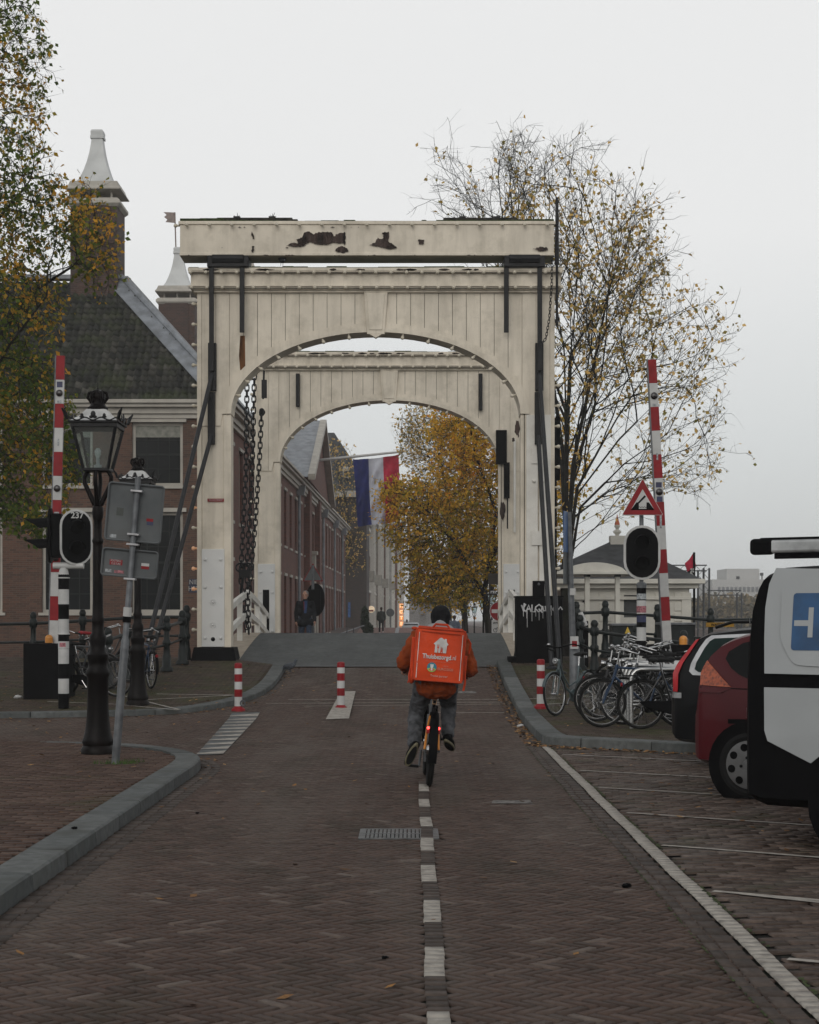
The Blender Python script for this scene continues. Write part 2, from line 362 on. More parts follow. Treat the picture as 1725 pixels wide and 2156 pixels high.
asphalt = mat('deck_asphalt', (.072,.076,.075), .85, var=.14, scale=7, bump=.7, bscale=90, dist=.006, dirt=(.11,.113,.11), dscale=1.1, damt=.6, streak=((.035,.037,.037), (2.2,.25,1), .6))
glassm = glass_mat('lantern_glass', mixf=.07)
win_m = mat('window_dark', (.010,.012,.013), .15, var=.3, scale=.6, bump=.02, spec=.08)
bulb_m = mat('bulb_cream', (.55,.5,.4), .25, var=.1, bump=0)
bulb_lit = mat('bulb_warm', (.6,.35,.2), .3, var=.1, bump=0, emit=((1,.42,.18), .12))

# ---------------- ground ----------------
def inpoly(x, y, poly):
    x = np.asarray(x); y = np.asarray(y); c = np.zeros(x.shape, bool); n = len(poly); j = n-1
    for i in range(n):
        xi, yi = poly[i][0], poly[i][1]; xj, yj = poly[j][0], poly[j][1]
        t = ((yi > y) != (yj > y)) & (x < (xj-xi)*(y-yi)/((yj-yi) or 1e-9)+xi); c ^= t; j = i
    return c
EV = np.vectorize(E)
def pave(name, polys, material, kind='herring', Lb=.2, Wb=.0667, ang=45, dz=0., gap=.010, seed=1, rough=.0012, holes=()):
    'bricks laid one by one over an area'
    rng = np.random.default_rng(seed)
    allp = np.array([p[:2] for pl in polys for p in pl]); lo = allp.min(0); hi = allp.max(0)
    c0 = (lo+hi)/2; rad = np.hypot(*(hi-lo))/2+.3; n = int(Lb/Wb+.5); a = R(ang); ca, sa = math.cos(a), math.sin(a)
    k = int(rad/Wb)+2
    if kind == 'herring':
        xx, yy = np.meshgrid(np.arange(-k, k), np.arange(-k, k)); d = (xx-yy) % (2*n)
        h = d == 0; v = d == 2*n-1
        cx = np.r_[(xx[h]+n/2), (xx[v]+.5)]*Wb; cyy = np.r_[(yy[h]+.5), (yy[v]+n/2)]*Wb
        hx = np.r_[np.full(h.sum(), Lb/2), np.full(v.sum(), Wb/2)]; hy = np.r_[np.full(h.sum(), Wb/2), np.full(v.sum(), Lb/2)]
    else:
        kx = int(rad/Lb)+2; xx, yy = np.meshgrid(np.arange(-kx, kx), np.arange(-k, k))
        cx = ((xx+.5*(yy % 2))*Lb).ravel().astype(float); cyy = (yy*Wb).ravel().astype(float); hx = np.full(cx.shape, Lb/2); hy = np.full(cx.shape, Wb/2)
    X = c0[0]+cx*ca-cyy*sa; Y = c0[1]+cx*sa+cyy*ca
    m = np.zeros(X.shape, bool)
    for pl in polys: m |= inpoly(X, Y, pl)
    for pl in holes: m &= ~inpoly(X, Y, pl)
    cx, cyy, hx, hy, X, Y = cx[m], cyy[m], hx[m], hy[m], X[m], Y[m]; nb = len(X)
    hx = hx-gap/2-rng.uniform(0, .0015, nb); hy = hy-gap/2-rng.uniform(0, .0015, nb)
    zt = rng.normal(0, rough, nb); tx = rng.normal(0, .0035, nb); ty = rng.normal(0, .0035, nb); jr = rng.normal(0, .012, nb)
    V = np.zeros((nb, 8, 3)); bev = .0035
    for i, (sx, sy) in enumerate(((-1,-1),(1,-1),(1,1),(-1,1))):
        for lay in (0, 1):
            lx = sx*(hx-(bev if lay else 0)); ly = sy*(hy-(bev if lay else 0))
            gx = X+(lx*ca-ly*sa)-jr*(lx*sa+ly*ca); gy = Y+(lx*sa+ly*ca)+jr*(lx*ca-ly*sa)
            V[:, i+4*lay, 0] = gx; V[:, i+4*lay, 1] = gy
            V[:, i+4*lay, 2] = EV(gy)+dz+(zt+lx*tx+ly*ty if lay else zt-.011)
    F = np.array([(4,5,6,7),(0,1,5,4),(1,2,6,5),(2,3,7,6),(3,0,4,7)])
    Q = (F[None]+8*np.arange(nb)[:, None, None]).reshape(-1, 4)
    return np_mesh(name, V.reshape(-1, 3), Q, material, attr=np.repeat(rng.random(nb), 5))
def sheet(name, poly, m, dz=0., step=.8, x0=None, x1=None, zs=None):
    'sheet following the roadway height, clipped by x range per z'
    mb = MB()
    for i, z in enumerate(zs):
        a, b = (x0(z) if callable(x0) else x0), (x1(z) if callable(x1) else x1)
        mb.v += [(a, z, E(z)+dz), (b, z, E(z)+dz)]
        if i: o = 2*i; mb.f.append((o-2, o-1, o+1, o)); mb.m.append(0)
    return mb.build(name, m)
zs_near = [-12, 0, 10, 20, 26]+[27+.5*i for i in range(20)]
nq = MB()
for i, z in enumerate(zs_near):
    nq.v += [(-70, z, E(z)-.016), (-2.3, z, E(z)-.016), (1.8, z, E(z)-.016), (60, z, E(z)-.016)]
    if i:
        o = 4*i
        for j in range(3): nq.f.append((o-4+j, o-3+j, o+1+j, o+j)); nq.m.append(0)
z = zs_near[-1]; o = len(nq.v); nq.v += [(-70, z, -3), (60, z, -3)]; k = o-4; nq.f.append((k, k+3, o+1, o)); nq.m.append(0)
struct(nq.build('ground', joint))
water_m = mat('canal_water', (.03,.04,.038), .12, var=.3, scale=.5, bump=.6, bscale=1.5, dist=.05)
wb = MB(); wb.add([(-1800,30,-1.3),(1800,30,-1.3),(1800,2600,-1.3),(-1800,2600,-1.3)], [(0,1,2,3)]); struct(wb.build('water', water_m))
# far quay
fq_m = mat('far_paving', (.10,.075,.066), .85, var=.2, scale=4, bump=.3)
zz = [49.6+.8*i for i in range(12)]+[60,80,95]+[95+3*i for i in range(1, 20)]+[170,260,420,700]
fq = MB()
for i, z in enumerate(zz):
    fq.v += [(-90, z, E(z)), (-4.2, z, E(z)), (3.6, z, E(z)), (9.5 if z < 200 else 30, z, E(z))]
    if i:
        o = 4*i
        for j in range(3): fq.f.append((o-4+j, o-3+j, o+1+j, o+j)); fq.m.append(0)
fq.v += [(-90, 49.6, -3), (9.5, 49.6, -3), (9.5, 200, -3)]; n_ = len(fq.v)
fq.f += [(0, 1, 2, 3, n_-2, n_-3)]; fq.m += [0]
struct(fq.build('pavement', fq_m))
pink = mat('pink_clinker', (.19,.115,.098), .85, var=.15, scale=3, bump=.3)
sheet('road', None, pink, .006, x0=-3.7, x1=3.0, zs=zz[:-4]); bpy.data.objects['road']['kind'] = 'structure'
lanestrip = mat('pale_strip', (.30,.31,.32), .8)
struct(sheet('street_strip', None, lanestrip, .012, x0=-1.15, x1=-.9, zs=[z for z in zz if 55 < z < 160]))
# bridge deck
dz_ = [35.4+.4*i for i in range(36)]
struct(sheet('bridge_deck', None, asphalt, .012, x0=-3.7, x1=2.16, zs=dz_))
for z_ in (35.42, 41.8, 47.9):
    jm = MB(); jm.add([(-3.7, z_-.05, E(z_-.05)+.022), (2.16, z_-.05, E(z_-.05)+.022), (2.16, z_+.05, E(z_+.05)+.022), (-3.7, z_+.05, E(z_+.05)+.022)], [(0,1,2,3)]); struct(jm.build('deck_joint', mat('joint_steel', (.03,.03,.03), .5, metal=.3)))
wedge = mat('deck_timber', (.34,.29,.23), .8, var=.12, scale=5, bump=.3, dirt=(.2,.17,.13), damt=.5)
for nm, a, b in (('deck_edge', -4.3, -3.7), ('deck_edge', 2.16, 2.75)):
    mb = MB()
    for i, z in enumerate(dz_):
        mb.v += [(a, z, E(z)+.02), (b, z, E(z)+.02), (a, z, E(z)-.45), (b, z, E(z)-.45)]
        if i:
            o = 4*i
            mb.f += [(o-4,o-3,o+1,o), (o-2,o-4,o,o+2), (o-3,o-1,o+3,o+1)]; mb.m += [0]*3
    struct(mb.build(nm, wedge))
mb = MB(); mb.bb((-4.35, 36.2, -.2), (2.8, 49.8, .15)); 
brown = ramp_mat('road_bricks', [(0,(.048,.032,.0255)),(.35,(.062,.041,.033)),(.8,(.075,.0495,.0395)),(.96,(.089,.061,.049)),(1,(.12,.095,.08))], rough=.66, noise=.2, nscale=25, bump=.5, wear=((.105,.087,.074), 1.1, .47, .55, (1,.16,1)), moss=((.024,.022,.014), 1.3, .52, .55, (1,.4,1)))
sidewalk_b = ramp_mat('pavement_bricks', [(0,(.042,.024,.018)),(.5,(.064,.037,.027)),(1,(.09,.058,.044))], rough=.7, noise=.3, nscale=25, bump=.5, moss=((.033,.038,.014), 1.4, .55, .6))
moss_side = ramp_mat('mossy_bricks', [(0,(.038,.028,.021)),(.5,(.054,.039,.030)),(1,(.078,.058,.045))], rough=.8, noise=.3, nscale=25, bump=.5, moss=((.045,.050,.018), 1.1, .46, .75))
park_b = ramp_mat('parking_bricks', [(0,(.046,.032,.025)),(.5,(.072,.050,.040)),(1,(.11,.083,.068))], rough=.65, noise=.35, nscale=22, bump=.6, wear=((.12,.11,.10), 1.2, .5, .4), moss=((.03,.038,.014), 1.7, .55, .7))
gut_b = ramp_mat('gutter_bricks', [(0,(.038,.029,.024)),(.5,(.052,.039,.032)),(1,(.072,.055,.046))], rough=.65, noise=.3, nscale=25, bump=.5)

def V2(p): return (p[0], p[1])
KL = [Vector((-2.22, z, 0)) for z in (2, 8, 13, 16.5)]+[Vector(p+(0,)) for p in ((-2.21,17.6),(-2.27,18.5),(-2.55,19.35),(-3.05,20.1),(-3.9,20.8),(-5.2,21.5),(-7.5,22.6),(-12,24.5))]
KF = [Vector((-14, 27.4, 0)), Vector((-9, 27.0, 0))]+[G(*p) for p in ((0,1513),(180,1511),(350,1506),(440,1496),(500,1484),(545,1470),(575,1450),(592,1428),(603,1406))]
KR = [G(*p) for p in ((1046,1402),(1062,1445),(1082,1485),(1108,1530),(1137,1566),(1160,1572),(1240,1576),(1330,1581),(1430,1588))]+[Vector((4.6,20.0,0)), Vector((9,18.4,0))]
def offs(path, d):
    r = []
    for i, p in enumerate(path):
        t = (path[min(i+1, len(path)-1)]-path[max(i-1, 0)]); t.z = 0; t.normalize(); r.append(Vector((p.x-t.y*d, p.y+t.x*d, p.z)))
    return r
def smoothp(path, it=2):
    for _ in range(it):
        q = [path[0]]
        for a, b in zip(path, path[1:]): q += [a.lerp(b, .25), a.lerp(b, .75)]
        path = q+[path[-1]]
    return path
kstone = ramp_mat('kerb_stones', [(0,(.066,.071,.070)),(.5,(.088,.094,.093)),(1,(.115,.12,.117))], rough=.85, noise=.25, nscale=14, bump=.6, bscale=60, wear=((.05,.05,.042), 3.5, .5, .6), moss=((.17,.175,.17), 2.2, .58, .45))
def kerb(name, path, side, hts, wd=.265, stone_len=1.0):
    'kerb stones end to end; side=+1 land to the left of the path'
    path = smoothp(path); L_ = [0.]
    for a, b in zip(path, path[1:]): L_.append(L_[-1]+(b-a).length)
    tot = L_[-1]; mb = MB(); vals = []
    def at(s):
        for i in range(len(L_)-1):
            if s <= L_[i+1] or i == len(L_)-2:
                t = (s-L_[i])/max(L_[i+1]-L_[i], 1e-6); p = path[i].lerp(path[i+1], t); d = (path[min(i+2, len(path)-1)]-path[max(i-1, 0)]); d.z = 0; d.normalize(); return p, Vector((-d.y, d.x, 0))*side
    s = 0; k = 0
    while s < tot-.05:
        e_ = min(s+stone_len*random.choice((1, 1, .97)), tot); sub = 3; jz = random.uniform(-.003, .003); rows = []
        for j in range(sub+1):
            u = s+.015+(e_-s-.015)*j/sub; p, nrm = at(u); h = hts(u/tot)+jz; zb = E(p.y)
            rows.append([(p.x, p.y, zb-.03), (p.x+nrm.x*.008, p.y+nrm.y*.008, zb+h-.012), (p.x+nrm.x*.024, p.y+nrm.y*.024, zb+h), (p.x+nrm.x*wd, p.y+nrm.y*wd, zb+h+.004), (p.x+nrm.x*wd, p.y+nrm.y*wd, zb-.03)])
        vs = [v for r_ in rows for v in r_]; fs = []
        for j in range(sub):
            for q in range(4): a = j*5+q; fs.append((a, a+1, a+6, a+5))
        fs += [(0,1,2,3,4), tuple(sub*5+q for q in (4,3,2,1,0))]
        mb.add(vs, fs); vals += [random.random()]*len(fs); s = e_; k += 1
    o = mb.build(name, kstone, smooth=25); at_ = o.data.attributes.new('v', 'FLOAT', 'FACE'); at_.data.foreach_set('value', np.array(vals, dtype=np.float32)); return struct(o)
kerb('kerb', KL, 1, lambda t: .11 if t < .66 else max(.03, .11-(t-.66)*.6))
kerb('kerb', KF, 1, lambda t: .09)
kerb('kerb', KR, 1, lambda t: .12, wd=.27)
left_land = [V2(p) for p in offs(smoothp(KL), .27)]+[(-13, 2)]
far_land = [V2(p) for p in offs(smoothp(KF), .27)]+[(-3.75, 36.2), (-13, 36.4), (-14, 27)]
right_land = [V2(p) for p in offs(smoothp(KR), .26)]+[(9, 36.4), (2.2, 36.4)]
def land(name, poly, dz):
    'filled land surface under the bricks, cut into strips so that it follows the slope'
    bm = bmesh.new(); vs = [bm.verts.new((x, y, 0)) for x, y in poly]; bm.faces.new(vs)
    for k in range(24, 37):
        bmesh.ops.bisect_plane(bm, geom=bm.verts[:]+bm.edges[:]+bm.faces[:], plane_co=(0, k, 0), plane_no=(0, 1, 0))
    for v in bm.verts: v.co.z = E(v.co.y)+dz
    bmesh.ops.triangulate(bm, faces=bm.faces); me = bpy.data.meshes.new(name); bm.to_mesh(me); bm.free(); me.materials.append(joint)
    o = bpy.data.objects.new(name, me); C.objects.link(o); return struct(o)
land('pavement_base', left_land, .082); land('pavement_base', far_land, .068); land('pavement_base', right_land, .092)
struct(pave('pavement', [left_land], sidewalk_b, 'bond', .2, .1, 0, dz=.098, seed=2))
struct(pave('pavement', [far_land], moss_side, 'bond', .2, .1, 0, dz=.084, seed=3))
struct(pave('pavement', [[p for p in right_land]], moss_side, 'bond', .2, .1, 0, dz=.108, seed=4))
LX = .107; RXL = 1.66
kr_out = [V2(p) for p in smoothp(KR) if p.x < 1.9]
road_poly = [(-2.22-.0, 3), (RXL-.10, 3), (RXL-.10, 21.5)]+[(x-.12, y) for x, y in kr_out[::-1] if y > 21.6]+[(-2.35, 35.4)]+[V2(p) for p in smoothp(KF)[::-1]]+[V2(p) for p in smoothp(KL)[::-1]]
cl_hole = [(LX-.02, 2), (LX+.02, 2), (LX+.02, 17.2), (LX-.02, 17.2)]
grate = [(-.53, 12.15), (.20, 12.15), (.20, 13.05), (-.53, 13.05)]
struct(pave('road', [road_poly], brown, 'herring', .18, .06, -45, dz=0, seed=5, holes=[cl_hole, [(-.36,12.35),(.19,12.35),(.19,12.95),(-.36,12.95)]]))
park_poly = [(RXL+.06, 3), (9, 3), (9, 18.4)]+[V2(p) for p in KR[::-1] if p.x > 1.65 and p.y < 22.5]
struct(pave('parking', [park_poly], park_b, 'bond', .2, .1, 12, dz=-.001, seed=6, gap=.009, rough=.003))
# courses of bricks laid along a line: dark gutters and white lines
def course(name, path, wd, step, m, dz=.002, pick=lambda s: True, seed=1, split=1, gap=.006, wig=.0):
    rng = random.Random(seed); mb = MB(); vals = []; s = 0; Ls = [0.]
    for a, b in zip(path, path[1:]): Ls.append(Ls[-1]+(b-a).length)
    i = 0
    while s+step <= Ls[-1]:
        while Ls[i+1] < s+step/2: i += 1
        t = (s+step/2-Ls[i])/(Ls[i+1]-Ls[i]); p = path[i].lerp(path[i+1], t); d = (path[i+1]-path[i]); d.z = 0; d.normalize(); nx = Vector((-d.y, d.x, 0))
        if pick(s):
            wob = wig*math.sin(s*1.7)+wig*.6*math.sin(s*4.1+1)
            for q in range(split):
                c = p+nx*(((q+.5)/split-.5)*wd+wob+rng.uniform(-.002, .002)); hx = d*(step/2-gap/2); hy = nx*(wd/split/2-gap/2)
                tl = rng.uniform(-.0015, .0015); vs = []
                for lay, dd in ((0, 0), (1, -.003)):
                    for sx, sy in ((-1,-1),(1,-1),(1,1),(-1,1)):
                        v = c+hx*sx*(1-.05*lay)+hy*sy*(1-.05*lay); vs.append((v.x, v.y, E(v.y)+dz+(tl+.0 if lay else -.009)))
                mb.add(vs, ((4,5,6,7),(0,1,5,4),(1,2,6,5),(2,3,7,6),(3,0,4,7))); vals += [rng.random()]*5
        s += step
    if not mb.f: return None
    return struct(np_mesh(name, mb.v, mb.f, m, attr=vals))
cline = [Vector((LX, z, 0)) for z in np.arange(2.8, 17.2, .4)]
isw = lambda s: ((s+2.8-.01) % 1.36) < .70 and True
ph = (6.89-2.8) % 1.36-.68
wsel = lambda s: ((s-ph) % 1.36) < .66
course('center_marking', cline, .1, .098, roadwhite, .007, wsel, 3, wig=.004)
course('center_course', cline, .1, .098, gut_b, .006, lambda s: not wsel(s), 4, wig=.004)
rl = [Vector((RXL, z, 0)) for z in np.arange(2.8, 21.4, .4)]
course('edge_marking', rl, .1, .1, roadwhite, .008, seed=5, wig=.004)
course('gutter', [p-Vector((.115, 0, 0)) for p in rl], .1, .2, gut_b, .005, seed=6, wig=.006)
course('gutter', [p-Vector((.205, 0, 0)) for p in rl], .065, .2, gut_b, .006, seed=7, wig=.006)
kf = smoothp(KL)
course('gutter', offs(kf, -.06), .1, .2, gut_b, .006, seed=8)
course('gutter', offs(kf, -.165), .09, .2, gut_b, .006, seed=9)
course('gutter', offs(smoothp(KR[:5]), -.06), .1, .2, gut_b, .004, seed=10)
course('gutter', offs(smoothp(KF[2:]), -.06), .1, .2, gut_b, .004, seed=11)
# painted lines
def line(name, a, b, wd, dz=.009, m=roadwhite, wig=.0):
    a = Vector(a); b = Vector(b); n = max(1, int((b-a).length/.25)); d = (b-a).normalized(); nx = Vector((-d.y, d.x, 0)).normalized()*wd/2; mb = MB()
    for i in range(n+1):
        p = a.lerp(b, i/n); w_ = nx*(1+random.uniform(-.12, .12)); o_ = nx*random.uniform(-1, 1)*wig
        for q in (p-w_+o_, p+w_+o_): mb.v.append((q.x, q.y, E(q.y)+dz))
        if i: k = 2*i; mb.f.append((k-2, k, k+1, k-1)); mb.m.append(0)
    return struct(mb.build(name, m))
for z in (20.0, 17.9, 16.1, 14.0, 12.0):
    line('parking_marking', (1.76, z, 0), (5.2, z-2.2, 0), .05, .007, wig=.25)
line('parking_marking', (1.76, 9.98, 0), (5.2, 7.9, 0), .055, .007); line('parking_marking', (1.9, 9.86, 0), (5.2, 7.35, 0), .05, .010)
line('parking_marking', (1.76, 7.99, 0), (5.2, 6.2, 0), .055, .007); line('parking_marking', (1.9, 7.85, 0), (5.2, 5.5, 0), .05, .010)
def gl(name, pa, pb, wd=.05, dz=.009, side=0): line(name, G(*pa, side), G(*pb, side), wd, dz+side)
gl('road_marking', (607,1474), (1048,1474)); gl('road_marking', (560,1483), (1058,1480), .04, .011); gl('road_marking', (640,1489), (1065,1484), .035, .013); gl('road_marking', (880,1501), (1062,1502), .06)
gl('road_marking', (1095,1473), (1180,1471), .05, .006, .11); gl('road_marking', (1105,1487), (1190,1481), .05, .006, .11)
gl('pavement_marking', (330,1462), (495,1465), .06, .006, .088); gl('pavement_marking', (280,1476), (495,1465), .05, .009, .088)
gl('pavement_marking', (100,1478), (245,1484), .05, .006, .088); gl('pavement_marking', (245,1484), (375,1496), .05, .006, .088); gl('pavement_marking', (265,1467), (378,1495), .06, .009, .088)
# wedge-stripe ramp marking
hs = MB(); mt = MB()
a0, a1, b0, b1_ = G(412,1592), G(470,1589), G(488,1502), G(548,1500)
for i in range(25):
    for p in (a0.lerp(b0, i/24), a1.lerp(b1_, i/24)): hs.v.append((p.x, p.y, E(p.y)+.006))
    if i: hs.f.append((2*i-2, 2*i-1, 2*i+1, 2*i)); hs.m.append(0)
grit = mat('grey_strip', (.10,.105,.105), .85, bump=.5)
struct(hs.build('strip', grit))
ns = 11
for i in range(ns):
    t0 = i/ns; t1 = t0+.62/ns; tm = t0+.18/ns
    pts = [a0.lerp(b0, tm), a1.lerp(b1_, t0), a1.lerp(b1_, t1), a0.lerp(b0, tm+.16/ns)]
    mt.add([(p.x, p.y, E(p.y)+.0125) for p in pts], [(0,1,2,3)])
struct(mt.build('road_marking', roadwhite))
pm = MB(); pm.add([Vector((p.x,p.y,E(p.y)+.010)) for p in (G(686,1516),G(735,1514),G(749,1457),G(718,1457))], [(0,1,2,3)])
struct(pm.build('road_marking', roadwhite))
# iron grate set in the road
gr = MB(); gx0, gx1, gz0, gz1 = -.37, .175, 12.37, 12.93
gm = mat('grate_iron', (.10,.105,.105), .5, metal=.4, var=.3, scale=12, bump=.4)
for i in range(18):
    x = lerp(gx0, gx1, (i+.5)/18); gr.bb((x-.011, gz0, -.01), (x+.011, gz1, .005))
for y in (gz0, (gz0+gz1)/2, gz1): gr.bb((gx0-.012, y-.016, -.012), (gx1+.012, y+.016, .0062))
for x in (gx0-.006, gx1+.006): gr.bb((x-.015, gz0, -.012), (x+.015, gz1, .0072))
tag(gr.build('drain_grate', gm), 'grey iron drain grate set in the brick road beside the dashed line', 'grate')
hc = MB(); hc.add([Vector((p.x,p.y,E(p.y)+.006)) for p in (G(1035,1694),G(1122,1694),G(1118,1687),G(1038,1687))], [(0,1,2,3)])
tag(hc.build('drain_cover', mat('cover_worn', (.16,.15,.14), .8, var=.4, scale=18, bump=.5)), 'small worn plate lid in the brick road right of the dashed line', 'cover')
hc = MB(); hc.add([Vector((p.x,p.y,E(p.y)+.006)) for p in (G(960,1460),G(1004,1461),G(1001,1456),G(962,1456))], [(0,1,2,3)])
tag(hc.build('drain_cover', _M['cover_worn']), 'small plate lid in the road near the bridge ramp right of the cyclist', 'cover')
# ---------------- drawbridge gates ----------------
bulb0 = None
def add_bulbs(pts, parent, lit=()):
    global bulb0
    for i, (p, d) in enumerate(pts):
        if bulb0 is None:
            mb = MB(); mb.lathe((0,0,0), [(.022,0),(.022,.045),(.034,.06),(.042,.085),(.036,.11),(.018,.125)], 8, axis='Z')
            bulb0 = mb.build('light_bulb', bulb_m, parent, smooth=60); o = bulb0
        else:
            o = bulb0.copy(); C.objects.link(o); o.parent = parent
        if i in lit:
            o.material_slots[0].link = 'OBJECT'; o.material_slots[0].material = bulb_lit
        o.location = p; o.rotation_euler = Vector(d).to_track_quat('Z', 'Y').to_euler()
def gate(Zg, Xc, base, label, front=True):
    S = 1.0; g = thing('bridge_gate', label, 'bridge gate', (Xc, Zg, base), 0, 'timber gates of the drawbridge')
    # local coordinates: x across, y away from the camera, z up from the post feet
    ow, iw = 3.77, 3.05; yb = .62; cz = 7.82            # outer half width, opening half width, depth, cornice underside
    spr, rise = 5.27, 1.72                               # springing height, arch rise
    for sx in (-1, 1):
        mb = MB(); x0, x1 = sorted((sx*(iw+.02), sx*(ow-.1))); mb.bb((x0, 0, .35), (x1, yb, cz)); 
        po = mb.build('post', cream, g, bevel=.012)
        mb = MB(); a, b = sorted((sx*(ow-.1), sx*ow)); mb.bb((a, -.03, .35), (b, yb+.02, cz)); a, b = sorted((sx*iw, sx*(iw+.16))); mb.bb((a, -.03, .35), (b, .02, spr-.02)); mb.build('post_trim', cream, g, bevel=.01)
        mb = MB(); mb.box((sx*(iw+ow)/2, yb/2, .17), (.98, .95, .36), taper=.86); mb.build('post_foot', blackp, g, bevel=.015)
        px_ = sx*((iw+ow)/2+.02)
        if front and sx == 1:
            mb = MB(); mb.bb((px_-.26, -.055, .36), (px_-.015, 0, 5.25)); mb.bb((px_+.015, -.055, .36), (px_+.26, 0, 5.25)); po2 = mb.build('mounting_plate', cream2, g, bevel=.008)
            mb = MB()
            for z_ in (4.22, 3.85, 2.5, 1.7): mb.bb((px_-.15, -.085, z_), (px_+.12, -.056, z_+.3)) if z_ in (4.22, 2.5) else [mb.lathe((px_+q, -.056, z_), [(.035,0),(.035,-.03),(.015,-.045)], 8, axis='Y') for q in (-.1,.1)]
            islands(mb, 'bracket', cream2, po2, 40)
            mb = MB(); mb.bb((px_-.13, -.12, 1.1), (px_+.12, -.056, 1.75)); bx = mb.build('switch_box', blackp, po2, bevel=.01)
            mb = MB(); mb.lathe((px_, -.12, 1.68), [(.03,0),(.02,-.02)], 10, axis='Y'); mb.lathe((px_, -.12, 1.18), [(.03,0),(.02,-.02)], 10, axis='Y'); islands(mb, 'bolt', steel, bx, 40)
        else:
            mb = MB(); mb.bb((px_-.24, -.05, .36 if front else .5), (px_+.24, 0, 2.42)); pl = mb.build('mounting_plate', greyplate, g, bevel=.008)
            mb = MB()
            for z_ in (2.2, 1.62, .55):
                for q in (-.165, .165): mb.lathe((px_+q, -.05, z_), [(.034,0),(.034,-.025),(.012,-.038)], 8, axis='Y')
            for z_ in (1.3, .82) if front else (): mb.torus((px_, -.052, z_), (0,1,0), .055, .012, 16, 6); mb.lathe((px_, -.05, z_), [(.03,0),(.025,-.02),(.01,-.03)], 10, axis='Y')
            islands(mb, 'bolt', greyplate, pl, 50)
            if front:
                mb = MB(); mb.lathe((px_, -.05, .52), [(.045,0),(.045,-.006)], 16, axis='Y'); mb.build('hole', blackp, pl)
            else:
                mb = MB(); mb.bb((px_-.1, -.055, .5), (px_+.08, -.045, 1.7)); mb.build('slot', blackp, pl)
    arc = lambda x: spr+rise*math.sqrt(max(0, 1-(x/iw)**2))
    arco = lambda x: spr-.05+(rise+.24)*math.sqrt(max(0, 1-(x/(iw+.2))**2))
    # boarded spandrel
    mb = MB(); bw = .295; k = 0; x = -ow+.1+.001
    nb = int(round((2*ow-.2)/bw)); bw = (2*ow-.2)/nb
    for i in range(nb):
        a = -ow+.1+i*bw+.005; b = a+bw-.010; xs = [lerp(a, b, t/3) for t in range(4)]
        bot = [(xx, 0, arco(xx)-.05 if abs(xx) < iw+.2 else spr-.25) for xx in xs]
        if min(p[2] for p in bot) > cz-.02: continue
        jit = random.uniform(-.004, .004)
        mb.prism([(p[0], -.03+jit, p[2]) for p in bot]+[(b, -.03+jit, cz), (a, -.03+jit, cz)], (0, .05, 0))
    bd = mb.build('board_panel', cream, g)
    mb = MB(); n = 36
    ring_o = [(-(iw+.04)*math.cos(pi*i/n), spr+(rise+.04)*math.sin(pi*i/n)) for i in range(n+1)]
    poly = [(p[0], .022, p[1]) for p in ring_o]
    for i in range(n):
        a, b = ring_o[i], ring_o[i+1]; mb.prism([(a[0], .022, a[1]), (b[0], .022, b[1]), (b[0], .022, cz), (a[0], .022, cz)], (0, yb-.05, 0))
    mb.build('spandrel_core', cream_dk, g)
    # arch ring
    mb = MB(); rr = []
    for i in range(n+1):
        t = pi*i/n; c_, s_ = -math.cos(t), math.sin(t)
        rr.append(((iw*c_, spr+rise*s_), ((iw+.19)*c_, spr+(rise+.19)*s_), ((iw+.10)*c_, spr+(rise+.1)*s_)))
    for i in range(n):
        (i0, o0, m0), (i1, o1, m1) = rr[i], rr[i+1]
        for (a0_, b0_, a1_, b1__, yy) in ((i0, m0, i1, m1, -.075), (m0, o0, m1, o1, -.055)):
            mb.prism([(a0_[0], yy, a0_[1]), (b0_[0], yy, b0_[1]), (b1__[0], yy, b1__[1]), (a1_[0], yy, a1_[1])], (0, .1+(yb-.0 if yy == -.075 else 0), 0))
    mb.build('arch_ring', cream, g)
    # keystone
    mb = MB(); mb.prism([(-.25, -.10, cz), (.25, -.10, cz), (.185, -.10, spr+rise-.05), (-.185, -.10, spr+rise-.05)], (0, .2, 0)); mb.prism([(-.13, -.10, spr+rise-.05), (.13, -.10, spr+rise-.05), (0, -.10, spr+rise-.13)], (0, .15, 0))
    ks = mb.build('keystone', cream, g, bevel=.008)
    mb = MB(); mb.prism([(-.19, -.118, cz-.03), (.19, -.118, cz-.03), (.135, -.118, spr+rise+.04), (-.135, -.118, spr+rise+.04)], (0, .03, 0)); mb.build('keystone_panel', cream, ks, bevel=.006)
    # cornice: frieze, mouldings, mossy capping
    mb = MB(); co = ow+.16
    mb.bb((-ow-.06, -.10, cz), (ow+.06, yb+.1, cz+.05)); mb.bb((-ow-.1, -.16, cz+.05), (ow+.1, yb+.16, cz+.11)); mb.bb((-co, -.19, cz+.11), (co, yb+.19, cz+.135))
    mb.bb((-ow-.12, -.13, cz+.135), (ow+.12, yb+.13, cz+.40)); mb.bb((-co, -.19, cz+.40), (co, yb+.19, cz+.43)); mb.bb((-co-.01, -.21, cz+.43), (co+.01, yb+.21, cz+.5))
    mb.build('cornice', cream, g, bevel=.006)
    mb = MB(); rng = random.Random(3 if front else 4); x = -co
    while x < co-.05:
        w_ = rng.uniform(.12, .5); w_ = min(w_, co-x); mb.bb((x, -.19+rng.uniform(0, .05), cz+.5), (x+w_, yb+.15, cz+.505+rng.uniform(.004, .035))); x += w_
    mb.build('moss', moss_m, g, bevel=.006)
    mb = MB(); rng = random.Random(9 if front else 12)   # dark stains and flaked paint on the frieze
